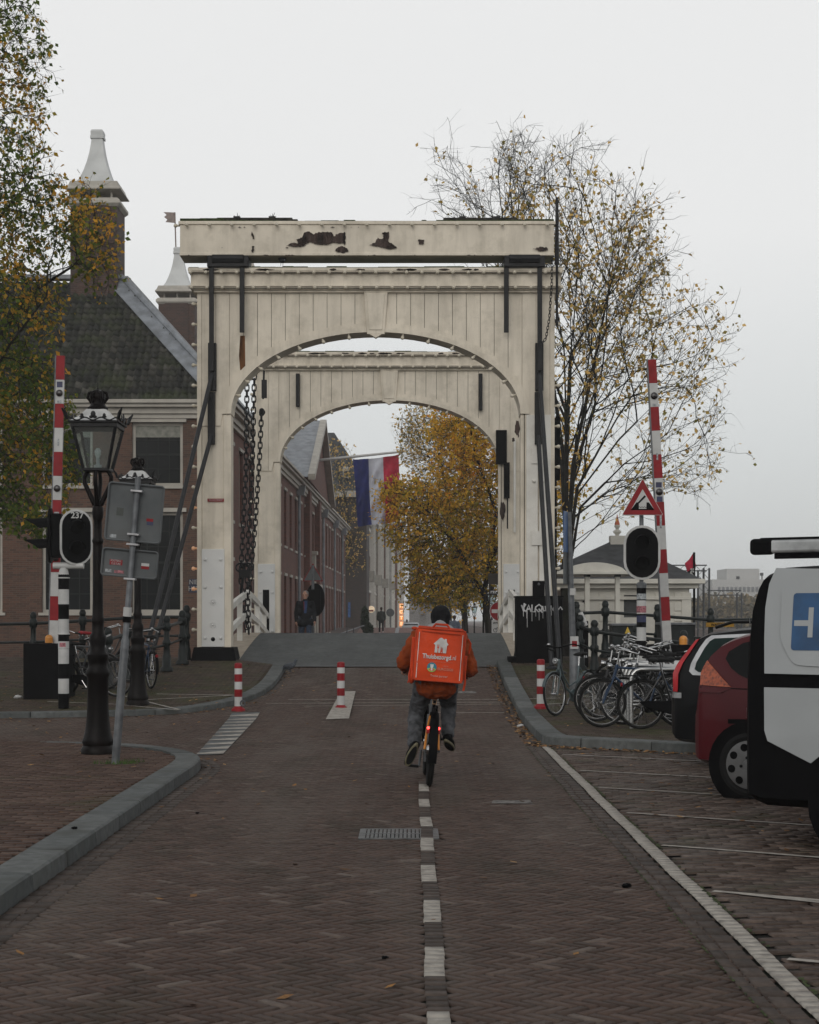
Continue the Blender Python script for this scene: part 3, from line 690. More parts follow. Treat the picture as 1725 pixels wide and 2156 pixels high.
    for i in range(14 if front else 18):
        x = rng.uniform(-co+.1, co-.4); w_ = rng.uniform(.1, .45); pts = []
        for j in range(9): a = 2*pi*j/9; pts.append((x+w_/2+math.cos(a)*w_/2*rng.uniform(.7, 1.1), -.214, cz+.455+math.sin(a)*.025*rng.uniform(.5, 1.1)))
        mb.prism(pts, (0, .004, 0))
    mb.build('flaked_paint', rot_m, g)
    # bulbs
    pts = []
    for sx in (-1, 1):
        for i in range(17): pts.append(((sx*(ow+.0), .06, 7.6-i*.43), (sx, -.1, 0)))
    for i in range(1, 16):
        t = pi*(i+.25)/16.5; pts.append(((-(iw)*math.cos(t), -.02, spr+rise*math.sin(t)), (math.cos(t), 0, -math.sin(t))))
    n_ = 24
    for i in range(n_+1):
        x = -co+.05+(2*co-.1)*i/n_; pts.append(((x, -.2, cz+.40), (0, -1, -.15)))
        if i % 1 == 0: pts.append(((x+.02, -.17, cz+.085), (0, -1, -.1)))
    for z_ in (cz+.4, cz+.1): pts += [((-co+.0, .0, z_), (-1, 0, 0)), ((co, .0, z_), (1, 0, 0))]
    add_bulbs(pts[:99], g, lit=(10, 12, 13, 14) if front else ())
    mb = MB(); mb.tube([(-co, -.205, cz+.395), (co, -.205, cz+.395)], .009, 5); mb.tube([(-co, -.18, cz+.075), (co, -.18, cz+.075)], .009, 5)
    mb.tube([(iw+.08, -.045, .5), (iw+.08, -.045, spr)], .008, 5); mb.build('cable', cream_dk, g)
    # black iron straps from the bearings
    mb = MB()
    for x, z0 in (((-3.44), 5.75), (-2.8, 6.95), (2.74, 6.95), (3.44, 5.75)) if front else ((-2.55, 6.8), (2.55, 6.7)):
        mb.bb((x-.05, -.255, z0+(.4 if abs(x) > 3 else 0)), (x+.05, -.215, cz+.55)) if front else mb.bb((x-.05, -.06, z0), (x+.05, -.2, cz-.1))
    if front:
        for x in (-3.44, 3.44): mb.bb((x-.085, -.15, 5.75+.0), (x+.085, -.035, 6.75))
        for x in (-3.46, 3.42): mb.bb((x-.075, -.13, 4.62), (x+.075, -.035, 5.72))
    islands(mb, 'iron_strap', iron, g, None, .006)
    return g
g1 = gate(36.0, -.765, .64, 'cream timber drawbridge gate with arched opening, nearer one with tie pipes on its posts')
g2 = gate(47.7, -.64, .70, 'cream timber drawbridge gate seen through the nearer arch', False)
# brace pipes of the near gate
for (a, b) in (((-3.44, -.12, 6.1), P(312, 1352, 33.4)), ((-3.46, -.1, 4.8), P(318, 1386, 34.4)), ((3.44, -.12, 6.1), P(1180, 1412, 33.0)), ((3.42, -.1, 4.8), P(1162, 1402, 34.2))):
    mb = MB(); bb_ = Vector(b)-g1.location; mb.tube([a, bb_], .048, 12); mb.lathe(bb_-Vector((0,0,.06)), [(.12,0),(.12,.03),(.07,.06)], 12); mb.build('brace_pipe', pipe_m, g1, smooth=50)
# small sticker, patches of bare wood, rust run
mb = MB(); mb.bb((-3.55, -.036, 3.42), (-3.2, -.033, 3.485)); stc = mb.build('sticker', red_m, g1); text_mesh('lettering', 'THIS IS AN EMERGENCY', white_m, stc, .045, (-3.37, -.038, 3.452), sx=.62)
rust = mat('rust_stain', (.13,.055,.02), .85, var=.35, scale=12, bump=.1, stretch=(1,1,.2))
mb = MB(); mb.prism([(-2.86,-.0335,6.92),(-2.76,-.0335,6.92),(-2.75,-.0335,6.25),(-2.79,-.0335,6.12),(-2.86,-.0335,6.2),(-2.885,-.0335,6.5)], (0,.002,0)); mb.build('rust_run', rust, g1)
def blotch(cx, cz_, rx, rz, y, seed, n=22, th=.004, jag=.45):
    r = random.Random(seed); return [(cx+math.cos(2*pi*i/n)*rx*(1-jag*r.random()), y, cz_+math.sin(2*pi*i/n)*rz*(1-jag*r.random())) for i in range(n)]
mb = MB(); mb.prism(blotch(2.98, 4.95, .07, .22, -.0375, 3), (0,.003,0)); mb.prism(blotch(2.9, 4.72, .04, .06, -.0375, 5), (0,.003,0)); mb.build('flaked_paint', rot_m, g1)
mb = MB(); mb.prism(blotch(3.17, 3.9, .09, .34, -.038, 8), (0,.003,0)); mb.build('flaked_paint', rot_m, g2)
# electrical gear on the second gate's right post
mb = MB(); mb.bb((2.98,-.16,5.2),(3.28,-.036,6.15)); mb.bb((3.2,-.14,4.25),(3.36,-.036,5.25)); mb.tube([(3.3,-.08,4.3),(3.3,-.08,3.4)], .02, 6); mb.build('cable_box', blackp, g2, bevel=.01)
mb = MB(); mb.tube([(3.5,-.1,5.9),(3.5,-.1,3.3)], .035, 8); mb.build('conduit', cream2, g2)
# ---------------- balance beam on top of the near gate ----------------
bal = thing('balance_beam', 'long peeling cream beam box lying across the top of the near gate', 'beam', (0, 0, 0))
zb, zt = EYE+(HY-541)/99.83, EYE+(HY-477)/99.83; xl, xr = -4.86, 2.97; y0 = 35.72
mb = MB(); mb.bb((xl, y0, zb), (xr, y0+.75, zt)); mb.bb((xl-.03, y0-.03, zt-.02), (xr+.03, y0+.78, zt+.05)); mb.bb((xl-.01, y0-.02, zb-.03), (xr+.01, y0+.77, zb+.03))
mb.build('beam_box', cream, bal, bevel=.01)
def px2(pts, y): return [Vector(((x-CX)*y/FOC, y, EYE+(HY-z)*y/FOC)) for x, z in pts]
patches = [[(603,517),(615,511),(628,512),(624,504),(636,500),(640,490),(652,487),(660,493),(672,488),(690,487),(700,490),(703,497),(716,490),(727,488),(728,500),(726,516),(724,512),(700,510),(688,515),(668,514),(650,509),(640,518),(620,519)],
           [(706,527),(712,520),(722,518),(731,522),(733,530),(722,533),(712,531)], [(778,515),(790,511),(795,500),(805,503),(808,494),(804,490),(820,487),(820,497),(818,508),(828,514),(836,521),(820,524),(800,519)], [(880,505),(893,504),(893,513),(882,514)],
           [(1122,523),(1140,519),(1152,521),(1154,527),(1136,528)], [(530,487),(533,492),(536,502),(532,503),(529,495)], [(530,519),(536,518),(533,532),(530,530)]]
mb = MB()
for q in patches:
    r5 = random.Random(len(q)); q2 = []
    for a, b in zip(q, q[1:]+q[:1]):
        nn_ = max(1, int(math.hypot(b[0]-a[0], b[1]-a[1])/2.2))
        for i in range(nn_): q2.append((lerp(a[0], b[0], i/nn_)+(r5.uniform(-1.5, 1.5) if i else 0), lerp(a[1], b[1], i/nn_)+(r5.uniform(-1.3, 1.3) if i else 0)))
    mb.prism(px2(q2, y0-.034), (0,.004,0))
rg = random.Random(4)
for i in range(26):
    x = rg.uniform(390, 1150); w_ = rg.uniform(1, 12); yq = rg.choice((478, 521, 537, 538)); mb.prism(px2([(x,yq),(x+w_/2,yq-1.2),(x+w_,yq),(x+w_/2,yq+1.2)], y0-.034), (0,.004,0))
mb.build('bare_wood', rot_m, bal)
mb = MB(); rg = random.Random(5); x = xl
while x < xr-.05:
    w_ = min(rg.uniform(.1,.6), xr-x); h_ = rg.uniform(.003,.03)+(.035 if x < xl+.8 or x > xr-1 else 0); mb.bb((x, y0, zt+.05), (x+w_, y0+.7, zt+.052+h_)); x += w_
mb.build('moss', moss_m, bal, bevel=.006)
plank = mat('dark_plank', (.035,.032,.025), .9, var=.4, scale=8, bump=.6)
for a, b in ((456,615),(934,1090)):
    mb = MB(); p, q = P(a, 470, y0), P(b, 462, y0); mb.bb((p.x, y0+.1, zt+.06), (q.x, y0+.5, zt+.15)); mb.box((q.x+.05, y0+.3, zt+.09), (.12, .38, .06)); pk = mb.build('top_plank', plank, bal, bevel=.006)
    mb = MB()
    for k in (.26, .73):
        x = lerp(p.x, q.x, k); mb.bb((x-.05, y0+.08, zt+.05), (x-.035, y0+.14, zt+.17)); mb.bb((x+.035, y0+.08, zt+.05), (x+.05, y0+.14, zt+.17)); mb.bb((x-.07, y0+.1, zt+.15), (x+.07, y0+.45, zt+.18))
        for j in range(6): aa = pi*j/6; mb.tube([(x, y0+.25, zt+.17), (x+math.cos(aa)*.09, y0+.25, zt+.17+math.sin(aa)*rg.uniform(.05,.16))], [.012,.003], 4)
    mb.build('clamp', iron, pk)
pts = [((lerp(xl+.15, xr-.15, i/16), y0-.03, zt-.035), (0, -1, -.1)) for i in range(17)]+[((xl-.02, y0+.1, zt-.02), (-1,0,0))]
add_bulbs(pts, bal)
mb = MB()
for a, b in ((436,524),(1062,1148)):
    p, q = P(a, 560, y0), P(b, 560, y0); mb.bb((p.x, y0-.02, zb-.27), (q.x, y0+.6, zb-.03)); mb.tube([(p.x+.1, y0+.05, zb-.1),(q.x-.1, y0+.05, zb-.1)], .12, 10)
mb.build('bearing', iron, bal, bevel=.02)
for x in (-3.75, 2.25):
    mb = MB(); mb.bb((x-.16, y0+.76, zb+.0), (x+.16, y0+6.2, zb+.42)); am = mb.build('balance_arm', cream, bal, bevel=.01)
mb = MB(); q = P(1167, 418, y0+.1); mb.tube([(3.04, y0+.1, zb-.2+0), (3.04, y0+.1, EYE+(HY-420)/99.83)], [.05,.03], 8); mb.tube([(3.03,y0-.02,zb+.1),(3.03,y0-.02,zb-1.5)], .03, 6); mb.build('iron_rod', iron, bal, smooth=40)
# ---------------- chains ----------------
def chain(label, pts, ln=.15, wd=.04, wr=.014, group='chains hanging between the bridge gates'):
    mb = MB(); path = [Vector(p) for p in pts]; Ls = [0]
    for a, b in zip(path, path[1:]): Ls.append(Ls[-1]+(b-a).length)
    s = 0; k = 0; pitch = ln-2.6*wr
    while s < Ls[-1]:
        i = max(j for j in range(len(Ls)) if Ls[j] <= s); i = min(i, len(path)-2)
        t = (s-Ls[i])/(Ls[i+1]-Ls[i]); c = path[i].lerp(path[i+1], t); d = (path[i+1]-path[i]).normalized()
        sd = d.cross(Vector((0,1,0))).normalized(); 
        if k % 2: sd = d.cross(sd).normalized()*.9+sd*.3; sd.normalize()
        lp = []
        for a in range(10):
            an = 2*pi*a/10; lp.append(c+sd*math.cos(an)*wd+d*(math.sin(an)*wd+(ln/2-wd)*(1 if math.sin(an) > 0 else -1)*min(1, abs(math.sin(an))*3)))
        mb.tube(lp, wr, 5, closed=True); s += pitch; k += 1
    return tag(mb.build('chain', iron, smooth=60), label, 'chain', group)
zc = 40.8
chain('thick dark chain hanging inside the left post, leftmost of three', [P(521, 745, zc), P(518, 1000, zc), P(507, 1215, zc), P(520, 1330, zc)], .18, .05, .017)
chain('thick dark chain hanging inside the left post, middle of three', [P(537, 745, zc+.2), P(531, 1000, zc+.2), P(520, 1190, zc+.2), P(524, 1335, zc+.2)], .18, .05, .017)
chain('long slack chain below the turnbuckle beside the left post of the far gate', [P(551, 868, 46.5), P(547, 960, 46.5), P(537, 1110, 46.5), P(525, 1240, 46.5), P(521, 1335, 46.5)], .2, .055, .019)
chain('thin chain looping down beside the right end of the beam', [P(1163, 545, 35.55), P(1162, 600, 35.55), P(1157, 670, 35.55), P(1150, 712, 35.55), P(1143, 722, 35.55), P(1137, 716, 35.6)], .085, .022, .0075)
chain('dark chain hanging down outside the right post of the near gate', [P(1166, 1095, 37), P(1165, 1345, 37)], .14, .045, .02)
tb = MB(); p = P(556, 780, 46.6); tb.tube([p, P(554, 840, 46.6)], .03, 6); tb.bb(P(551,800,46.6)-Vector((0,.05,0)), P(562,838,46.6)+Vector((0,.05,0))); tb.sph(P(552,868,46.6), .09, 8, 6)
tag(tb.build('turnbuckle', iron), 'black iron turnbuckle above the slack chain left of the far arch', 'turnbuckle')
hk = MB()
for dx in (-10, -2, 6): hk.torus(P(516+dx, 1195, 40.7), (0,1,0), .1, .022, 14, 5)
hk.bb(P(505,1200,40.8), P(528,1216,40.6)); hk.tube([P(512,1216,40.7), P(508,1250,40.7), P(516,1262,40.7)], .035, 6)
tag(hk.build('hoist_hook', iron, smooth=50), 'black shackle block joining the chains beside the white deck railing', 'hook')
# black counterweight strips at the right post
mb = MB(); mb.bb(P(1160,885,38.5), P(1173,1260,38.1)); mb.bb(P(1168,880,38.5), P(1180,1010,38.2)); tag(mb.build('guide_rail', blackp, bevel=.01), 'black slotted iron guide rail standing behind the right post of the near gate', 'rail')
# white railings between the gates, following the hump of the deck
for X, lab in ((-4.02, 'cream timber railing on the left edge of the bridge deck'), (2.42, 'cream timber railing on the right edge of the bridge deck')):
    r = thing('deck_railing', lab, 'railing', (0,0,0))
    for h in (1.0, .5):
        mb = MB(); zs = [36.7, 39, 41.7, 44.5, 47.4]
        for a, b in zip(zs, zs[1:]): mb.bar((X, a, E(a)+h), (X, b, E(b)+h), .09, .15)
        mb.build('rail', cream2, r, bevel=.01)
    for zp in (37.6, 39.8, 42, 44.4, 46.4):
        mb = MB(); mb.bb((X-.06, zp-.06, E(zp)-.2), (X+.06, zp+.06, E(zp)+1.02)); mb.build('post', cream2, r, bevel=.01)
# black switch cabinet with graffiti in front of the right post
cab = thing('switch_cabinet', 'tall black metal cabinet with white graffiti standing against the right bridge post', 'cabinet')
p0, p1 = P(1086, 1392, 35.5), P(1183, 1258, 35.5)
mb = MB(); mb.bb((p0.x, 35.25, .62), (p1.x-.0, 35.85, p1.z)); mb.box(((p0.x+p1.x)/2-.1, 35.55, .66), (1.08, .5, .30)); mb.build('body', blackp, cab, bevel=.015)
mb = MB(); mb.bb((p0.x-.02, 35.22, p1.z), (p1.x+.02, 35.9, p1.z+.03)); mb.build('lid', blackp, cab, bevel=.008)
gw = mat('graffiti_paint', (.5,.5,.5), .6, bump=0)
mb = MB()
def stroke(pts, w_=.016, base=(1098, 1270), s=1.0, y=35.235):
    q = [P(base[0]+a*s, base[1]+b*s, 35.3) for a, b in pts]; q = [Vector((v.x, y, v.z)) for v in q]; mb.tube(q, w_, 5)
for s_ in ([(0,4),(5,18)], [(9,2),(3,12),(10,18)], [(6,0),(4,16)], [(10,18),(15,4),(20,18)], [(12,13),(19,12)], [(22,3),(22,18),(28,18)], [(28,19),(30,8),(37,3),(43,8),(42,15),(35,18),(31,13)], [(36,12),(44,20)], [(44,6),(46,17),(50,15)], [(50,6),(52,17)], [(56,4),(55,18)], [(54,12),(62,12)], [(62,5),(61,17)], [(66,12),(70,6),(75,8),(75,15),(70,18),(66,14),(66,12)], [(77,14),(82,8),(86,14)]): stroke(s_)
for x, l in ((4,12),(11,16),(12,35),(22,22),(30,12),(37,20),(45,16),(56,14),(70,24),(63,10)): stroke([(x,16),(x,16+l)], .006)
mb.build('graffiti', gw, cab)
# blue notice plate peeping out behind the left post
npl = thing('notice_plate', 'small dark blue notice plate partly hidden behind the left bridge post', 'notice plate')
mb = MB(); mb.bb(P(398,1219,36.9), P(419,1248,36.85)); mb.build('plate', mat('sign_blue_dark', (.01,.015,.05), .4), npl)
text_mesh('lettering', 'NIE\nHER', white_m, npl, .145, P(407.5,1233,36.83), align='CENTER', sx=.85)
# ---------------- street furniture ----------------
def bollard(p, label, rot=0):
    t = thing('bollard', label, 'bollard', p, rot, 'red and white striped bollards')
    mb = MB(); mb.lathe((0,0,0), [(.075,.02),(.075,.78),(.07,.80),(.04,.815)], 20); po = mb.build('post', white_m, t, smooth=40)
    for a, b in ((.10,.12) if 0 else (.24,.37),(.50,.63)):
        mb = MB(); mb.lathe((0,0,0), [(.0765,a),(.0765,b)], 20); mb.build('red_band', red_m, t, smooth=40)
    mb = MB(); mb.lathe((0,0,0), [(.0765,.73),(.077,.79),(.072,.812),(.045,.826)], 20); mb.build('red_band', red_m, t, smooth=40)
    mb = MB(); mb.lathe((0,0,0), [(.14,-.01),(.135,.03),(.085,.065),(.078,.08)], 20); mb.build('base', red_m, t, smooth=40)
    t.scale = (.86, .86, .97)
    return t
b_ = G(502,1497); bollard(b_, 'red and white bollard at the left kerb end with a padlock ring at its foot')
mb = MB(); mb.torus((.09,-.06,.13), (0,1,.2), .045, .016, 14, 6); mb.build('lock_ring', steel, [o for o in C.objects if o.name == 'bollard'][0], smooth=60)
b_ = G(718,1494); bollard(b_, 'red and white bollard on the white patch in the middle of the road')
b_ = G(1139,1492,.11); bollard(b_, 'red and white bollard on the right pavement beside the parked bicycle')
def street_lamp(p, label, hgt=3.95, rot=.0, sc_=1.):
    t = thing('street_lamp', label, 'street lamp', p, rot, 'crowned lantern street lamps', scale=sc_)
    mb = MB()
    mb.lathe((0,0,0), [(.19,0),(.19,.05),(.165,.09),(.178,.13),(.165,.17),(.145,.24),(.128,.36),(.118,.55),(.114,.84),(.13,.87),(.13,.92),(.112,.95),(.105,1.02),(.118,1.05),(.118,1.10),(.095,1.13),(.085,1.2),(.095,1.25),(.095,1.3),(.07,1.34),(.066,1.45),(.075,1.48),(.062,1.52),(.058,1.7)], 12)
    mb.build('base', iron_br, t, smooth=35)
    mb = MB()
    mb.lathe((0,0,0), [(.058,1.68),(.056,2.3),(.052,2.32),(.064,2.35),(.064,2.37),(.048,2.4),(.045,2.58),(.058,2.62),(.065,2.68),(.06,2.73),(.04,2.76)], 12)
    mb.build('column', iron_br, t, smooth=40)
    mb = MB()
    for s in (-1, 1):
        mb.tube([(s*.03,0,2.76),(s*.09,0,2.88),(s*.145,0,3.0),(s*.15,0,3.07),(s*.12,0,3.13),(s*.10,0,3.15)], [.032,.027,.026,.024,.024,.03], 8); mb.tube([(0,s*.03,2.76),(0,s*.09,2.88),(0,s*.145,3.0),(0,s*.15,3.07),(0,s*.11,3.14)], [.03,.025,.024,.022,.02], 8)
    mb.build('yoke', iron_br, t, smooth=50)
    zb, zt, rb, rt = 3.15, 3.60, .135, .235; q = math.sqrt(2)
    lan = MB(); lan.bb((-rb-.015,-rb-.015,zb-.02), (rb+.015,rb+.015,zb+.012)); lan.bb((-rt-.02,-rt-.02,zt), (rt+.02,rt+.02,zt+.05)); lan.bb((-rt-.045,-rt-.045,zt+.05),(rt+.045,rt+.045,zt+.07))
    for sx in (-1,1):
        for sy in (-1,1): lan.bar((sx*rb,sy*rb,zb), (sx*rt,sy*rt,zt), .028, .028)
    ln = lan.build('lantern_frame', iron, t, bevel=.004)
    for k in range(4):
        a = k*pi/2; rm = Matrix.Rotation(a, 3, 'Z'); mb = MB()
        mb.prism([rm@Vector(v) for v in ((-rb+.01,-rb,zb+.01),(rb-.01,-rb,zb+.01),(rt-.01,-rt,zt),(-rt+.01,-rt,zt))], rm@Vector((0,.003,0))); mb.build('pane', glassm, ln)
    mb = MB(); mb.lathe((0,0,0), [((rt+.03)*q,zt+.07),((rt-.06)*q,zt+.13),(.11*q,zt+.21),(.07*q,zt+.22)], 4, rot=pi/4); mb.build('roof', mat('lantern_roof', (.42,.42,.41), .35, bump=.05), t)
    mb = MB()
    for k in range(4):
        rm = Matrix.Rotation(k*pi/2, 4, 'Z'); st = len(mb.v); y = -rt-.05; pts = []
        for i in range(25): x = lerp(-rt-.03, rt+.03, i/24); pts.append((x, y, zt+.085+.016*math.cos(i/24*6*pi)))
        mb.tube(pts, .008, 5)
        for x, s in ((-rt*.52, .7), (0, 1.1), (rt*.52, .7), (rt+.04, 1.1)):
            z_ = zt+.10; 
            if x > rt: mb.tube([(x,y,z_-.02),(x+.02,y-.02,z_+.05),(x+.05,y-.05,z_+.10)], [.018,.022,.008], 6)
            else: mb.sph((x,y,z_+.03*s), .03*s, 7, 5, sc3=(.9,.35,1.2)); mb.sph((x-.02*s,y,z_+.005), .02*s, 6, 4, sc3=(1,.4,.8)); mb.sph((x+.02*s,y,z_+.005), .02*s, 6, 4, sc3=(1,.4,.8))
        mb.xf(rm, st)
    mb.build('cresting', iron, t, smooth=50)
    mb = MB(); z0 = zt+.21
    mb.lathe((0,0,z0), [(.11,0),(.115,.03),(.09,.05),(.075,.08),(.09,.12),(.06,.14)], 10)
    for k in range(6): rm = Matrix.Rotation(k*pi/3, 4, 'Z'); st = len(mb.v); mb.tube([(.07,0,z0+.08),(.112,0,z0+.14),(.098,0,z0+.19),(.04,0,z0+.21),(0,0,z0+.205)], [.016,.018,.018,.016,.012], 6); mb.xf(rm, st)
    mb.sph((0,0,z0+.155), .082, 10, 7); mb.sph((0,0,z0+.225), .022, 6, 5); mb.tube([(0,0,z0+.2),(0,0,z0+.31)], [.01,.004], 5)
    mb.build('crown', iron_br, t, smooth=50)
    mb = MB(); mb.lathe((0,0,0), [(.045,3.16),(.045,3.20),(.02,3.21),(.02,3.28),(.018,3.28)], 10); mb.build('lamp_holder', white_m, t, smooth=40)
    mb = MB(); mb.lathe((0,0,0), [(.018,3.28),(.035,3.32),(.038,3.36),(.02,3.39)], 10); mb.build('bulb', mat('bulb_glass', (.6,.6,.58), .15, bump=0), t, smooth=60)
    return t
la = G(206,1587,.1); lamp1 = street_lamp(la, 'tall black crowned lantern lamp post at the near pavement corner beside the leaning sign pole')
lamp2 = dup(lamp1, Vector(((290-CX)*28.6/FOC, 28.6, .14)), 0, 'black crowned lantern lamp post standing behind the grey sign backs'); lamp2.scale = (1.03,)*3
# leaning pole with two sign backs
def rrect(w_, h_, r, y, n=5, cx=0, cz=0):
    pts = []
    for (sx, sz, a0) in ((1,-1,-90),(1,1,0),(-1,1,90),(-1,-1,180)):
        for i in range(n+1): a = R(a0+90*i/n); pts.append((cx+sx*(w_/2-r)+r*math.cos(a), y, cz+sz*(h_/2-r)+r*math.sin(a)))
    return pts
pb, pt_ = G(243,1609,.1), P(291,1004,17.5); spd = pt_-pb
sgn = thing('sign_pole', 'leaning grey pole carrying two blank grey sign backs with stickers', 'sign pole', pb)
mb = MB(); mb.tube([(0,0,0), spd*.43, spd*.44, spd], [.042,.042,.03,.03], 12); mb.build('pole', steel, sgn, smooth=40)
rotm = Matrix.Rotation(math.atan2(spd.x, spd.z), 4, 'Y')
signback = mat('sign_back', (.10,.108,.112), .6, metal=.2, var=.12, scale=3, bump=.15, dirt=(.10,.10,.095), dscale=4, damt=.5)
def sback(t_, w_, h_, dx):
    c = spd*t_; mb = MB(); mb.prism(rrect(w_, h_, .03, .07), (0,.004,0)); st = rrect(w_, h_, .03, 0)
    s2 = [(p[0]*1, .055, p[2]) for p in rrect(w_, h_, .03, 0)]; mb.tube([Vector(p) for p in s2], .012, 6, closed=True)
    o = mb.build('sign_plate', signback, sgn); o.location = c+Vector((dx,-.02,0)); o.rotation_euler = (0, math.atan2(spd.x, spd.z)+R(-.0), R(4)); return o
s1 = sback(.876, .56, .585, -.01); s2_ = sback(.70, .56, .275, -.02)
mb = MB()
for z_ in (.95, .80, .765, .645): c = spd*z_; mb.box(c+Vector((0,-.0,0)), (.12,.1,.022), Matrix.Rotation(math.atan2(spd.x, spd.z), 3, 'Y'))
islands(mb, 'clamp', mat('clamp_alu', (.35,.35,.36), .4, metal=.5), sgn, None, .004)
def sticker(o, x, z, w_, h_, m, rot=0):
    mb = MB(); mb.prism([(x-w_/2,.066,z-h_/2),(x+w_/2,.066,z-h_/2),(x+w_/2,.066,z+h_/2),(x-w_/2,.066,z+h_/2)], (0,.003,0)); return mb.build('sticker', m, o)
navy = mat('sticker_navy', (.015,.02,.07), .5); paleg = mat('sticker_pale', (.33,.35,.36), .6, var=.3, scale=30); pinkm = mat('sticker_pink', (.35,.12,.14), .5, var=.4, scale=40)
sticker(s1, -.15, .0, .07, .08, mat('sticker_dark', (.06,.065,.06), .6)); a = sticker(s1, .16, -.06, .07, .03, red_m); a = sticker(s1, .165, -.095, .065, .035, navy); sticker(s1, -.2, -.255, .065, .035, paleg)
a = sticker(s2_, -.14, .0, .13, .055, red_m); text_mesh('lettering', 'FOOTBALL\nCULTURE', white_m, a, .03, (-.14, .063, .0), sx=.75)
sticker(s2_, -.21, -.09, .065, .032, paleg); sticker(s2_, -.1, -.095, .1, .03, pinkm); sticker(s2_, .16, .0, .08, .03, white_m); sticker(s2_, .16, -.03, .08, .03, red_m)
mb = MB(); c = spd*.53; mb.tube([c-spd.normalized()*.05, c+spd.normalized()*.05], .0435, 12); mb.build('sticker', white_m, sgn)
mb = MB(); c = spd*.505; mb.tube([c-spd.normalized()*.03, c+spd.normalized()*.03], .0437, 12); mb.build('sticker', blackp, sgn)
# barriers
lensm = mat('dark_lens', (.008,.003,.003), .3, var=.1, bump=0, spec=.8)
def barrier(p0, p1, n, label, wd, first_red=True, cw=None, lens=(), rot=0):
    t = thing('barrier_boom', label, 'barrier', p0, 0, 'raised red and white barrier booms'); d = Vector(p1)-Vector(p0)
    for i in range(n):
        a, b = d*(i/n), d*((i+1)/n); mb = MB(); red = (n-1-i) % 2 == 0
        f = lambda t_: wd*(1.12-.12*t_)
        mb.bar(a, b, f(i/n), .06, up=(0,1,0)); mb.build('red_band' if red else 'white_band', red_m if red else white_m, t, bevel=.005)
    mb = MB(); sd = Vector((-.5*wd-.012, .0, 0)); mb.bar(sd, d+sd, .02, .07, up=(0,1,0)); mb.build('edge_strip', steel, t)
    for k in lens:
        mb = MB(); c = d*k; mb.lathe(c, [(.055,-.03),(.06,-.05),(.045,-.06),(.02,-.072)], 16, axis='Y'); mb.build('reflector', lensm, t, smooth=40)
    if cw: cw(t)
    return t
ZL = 29.5
def cwl(t):
    mb = MB(); mb.bb((-.47,-.28,-.98),(.3,.4,.02)); mb.build('drive_box', blackp, t, bevel=.015)
    mb = MB(); mb.lathe((-.06,-.1,.02), [(.05,0),(.05,.03)], 10); mb.build('lamp_base', blackp, t, smooth=40)
    mb = MB(); mb.sph((-.06,-.1,.11), .07, 10, 7, sc3=(1,1,.9)); mb.lathe((-.06,-.1,.03), [(.07,0),(.07,.07)], 10); mb.build('warning_light', mat('amber', (.55,.22,.03), .3, bump=0), t, smooth=50)
pL0, pL1 = P(113,1357,29.8), P(128,749,29.8)
bl = barrier(pL0, pL1, 12, 'raised red and white barrier boom left of the tall street lamp', .145, cw=cwl, lens=(.87,.54,.30))
pR0, pR1 = P(1405,1357,29.0), P(1373,757,29.0)
def cwr(t):
    mb = MB(); mb.bb((-.3,-.25,-1.2),(.55,.4,-.0)); mb.build('drive_box', blackp, t, bevel=.015)
    mb = MB(); mb.sph((.26,-.1,.09), .07, 10, 7, sc3=(1,1,.9)); mb.lathe((.26,-.1,0), [(.07,0),(.07,.09)], 10); mb.build('warning_light', _M['amber'], t, smooth=50)
br = barrier(pR0, pR1, 12, 'raised red and white barrier boom behind the triangular warning sign', .14, cw=cwr, lens=(.872,.535))
def bst(t, k, w_, h_, m): d = (pL1-pL0 if t is bl else pR1-pR0)*k; mb = MB(); mb.bb(d+Vector((-w_/2,-.034,-h_/2)), d+Vector((w_/2,-.0315,h_/2))); return mb.build('sticker', m, t)
bst(bl,.90,.1,.1,navy); bst(bl,.84,.07,.05,paleg); bst(bl,.7,.03,.12,paleg); bst(bl,.455,.09,.04,paleg); bst(br,.84,.07,.04,paleg); bst(br,.56,.1,.09,navy); bst(br,.51,.1,.09,navy); bst(br,.66,.03,.12,paleg); bst(br,.43,.035,.22,paleg)
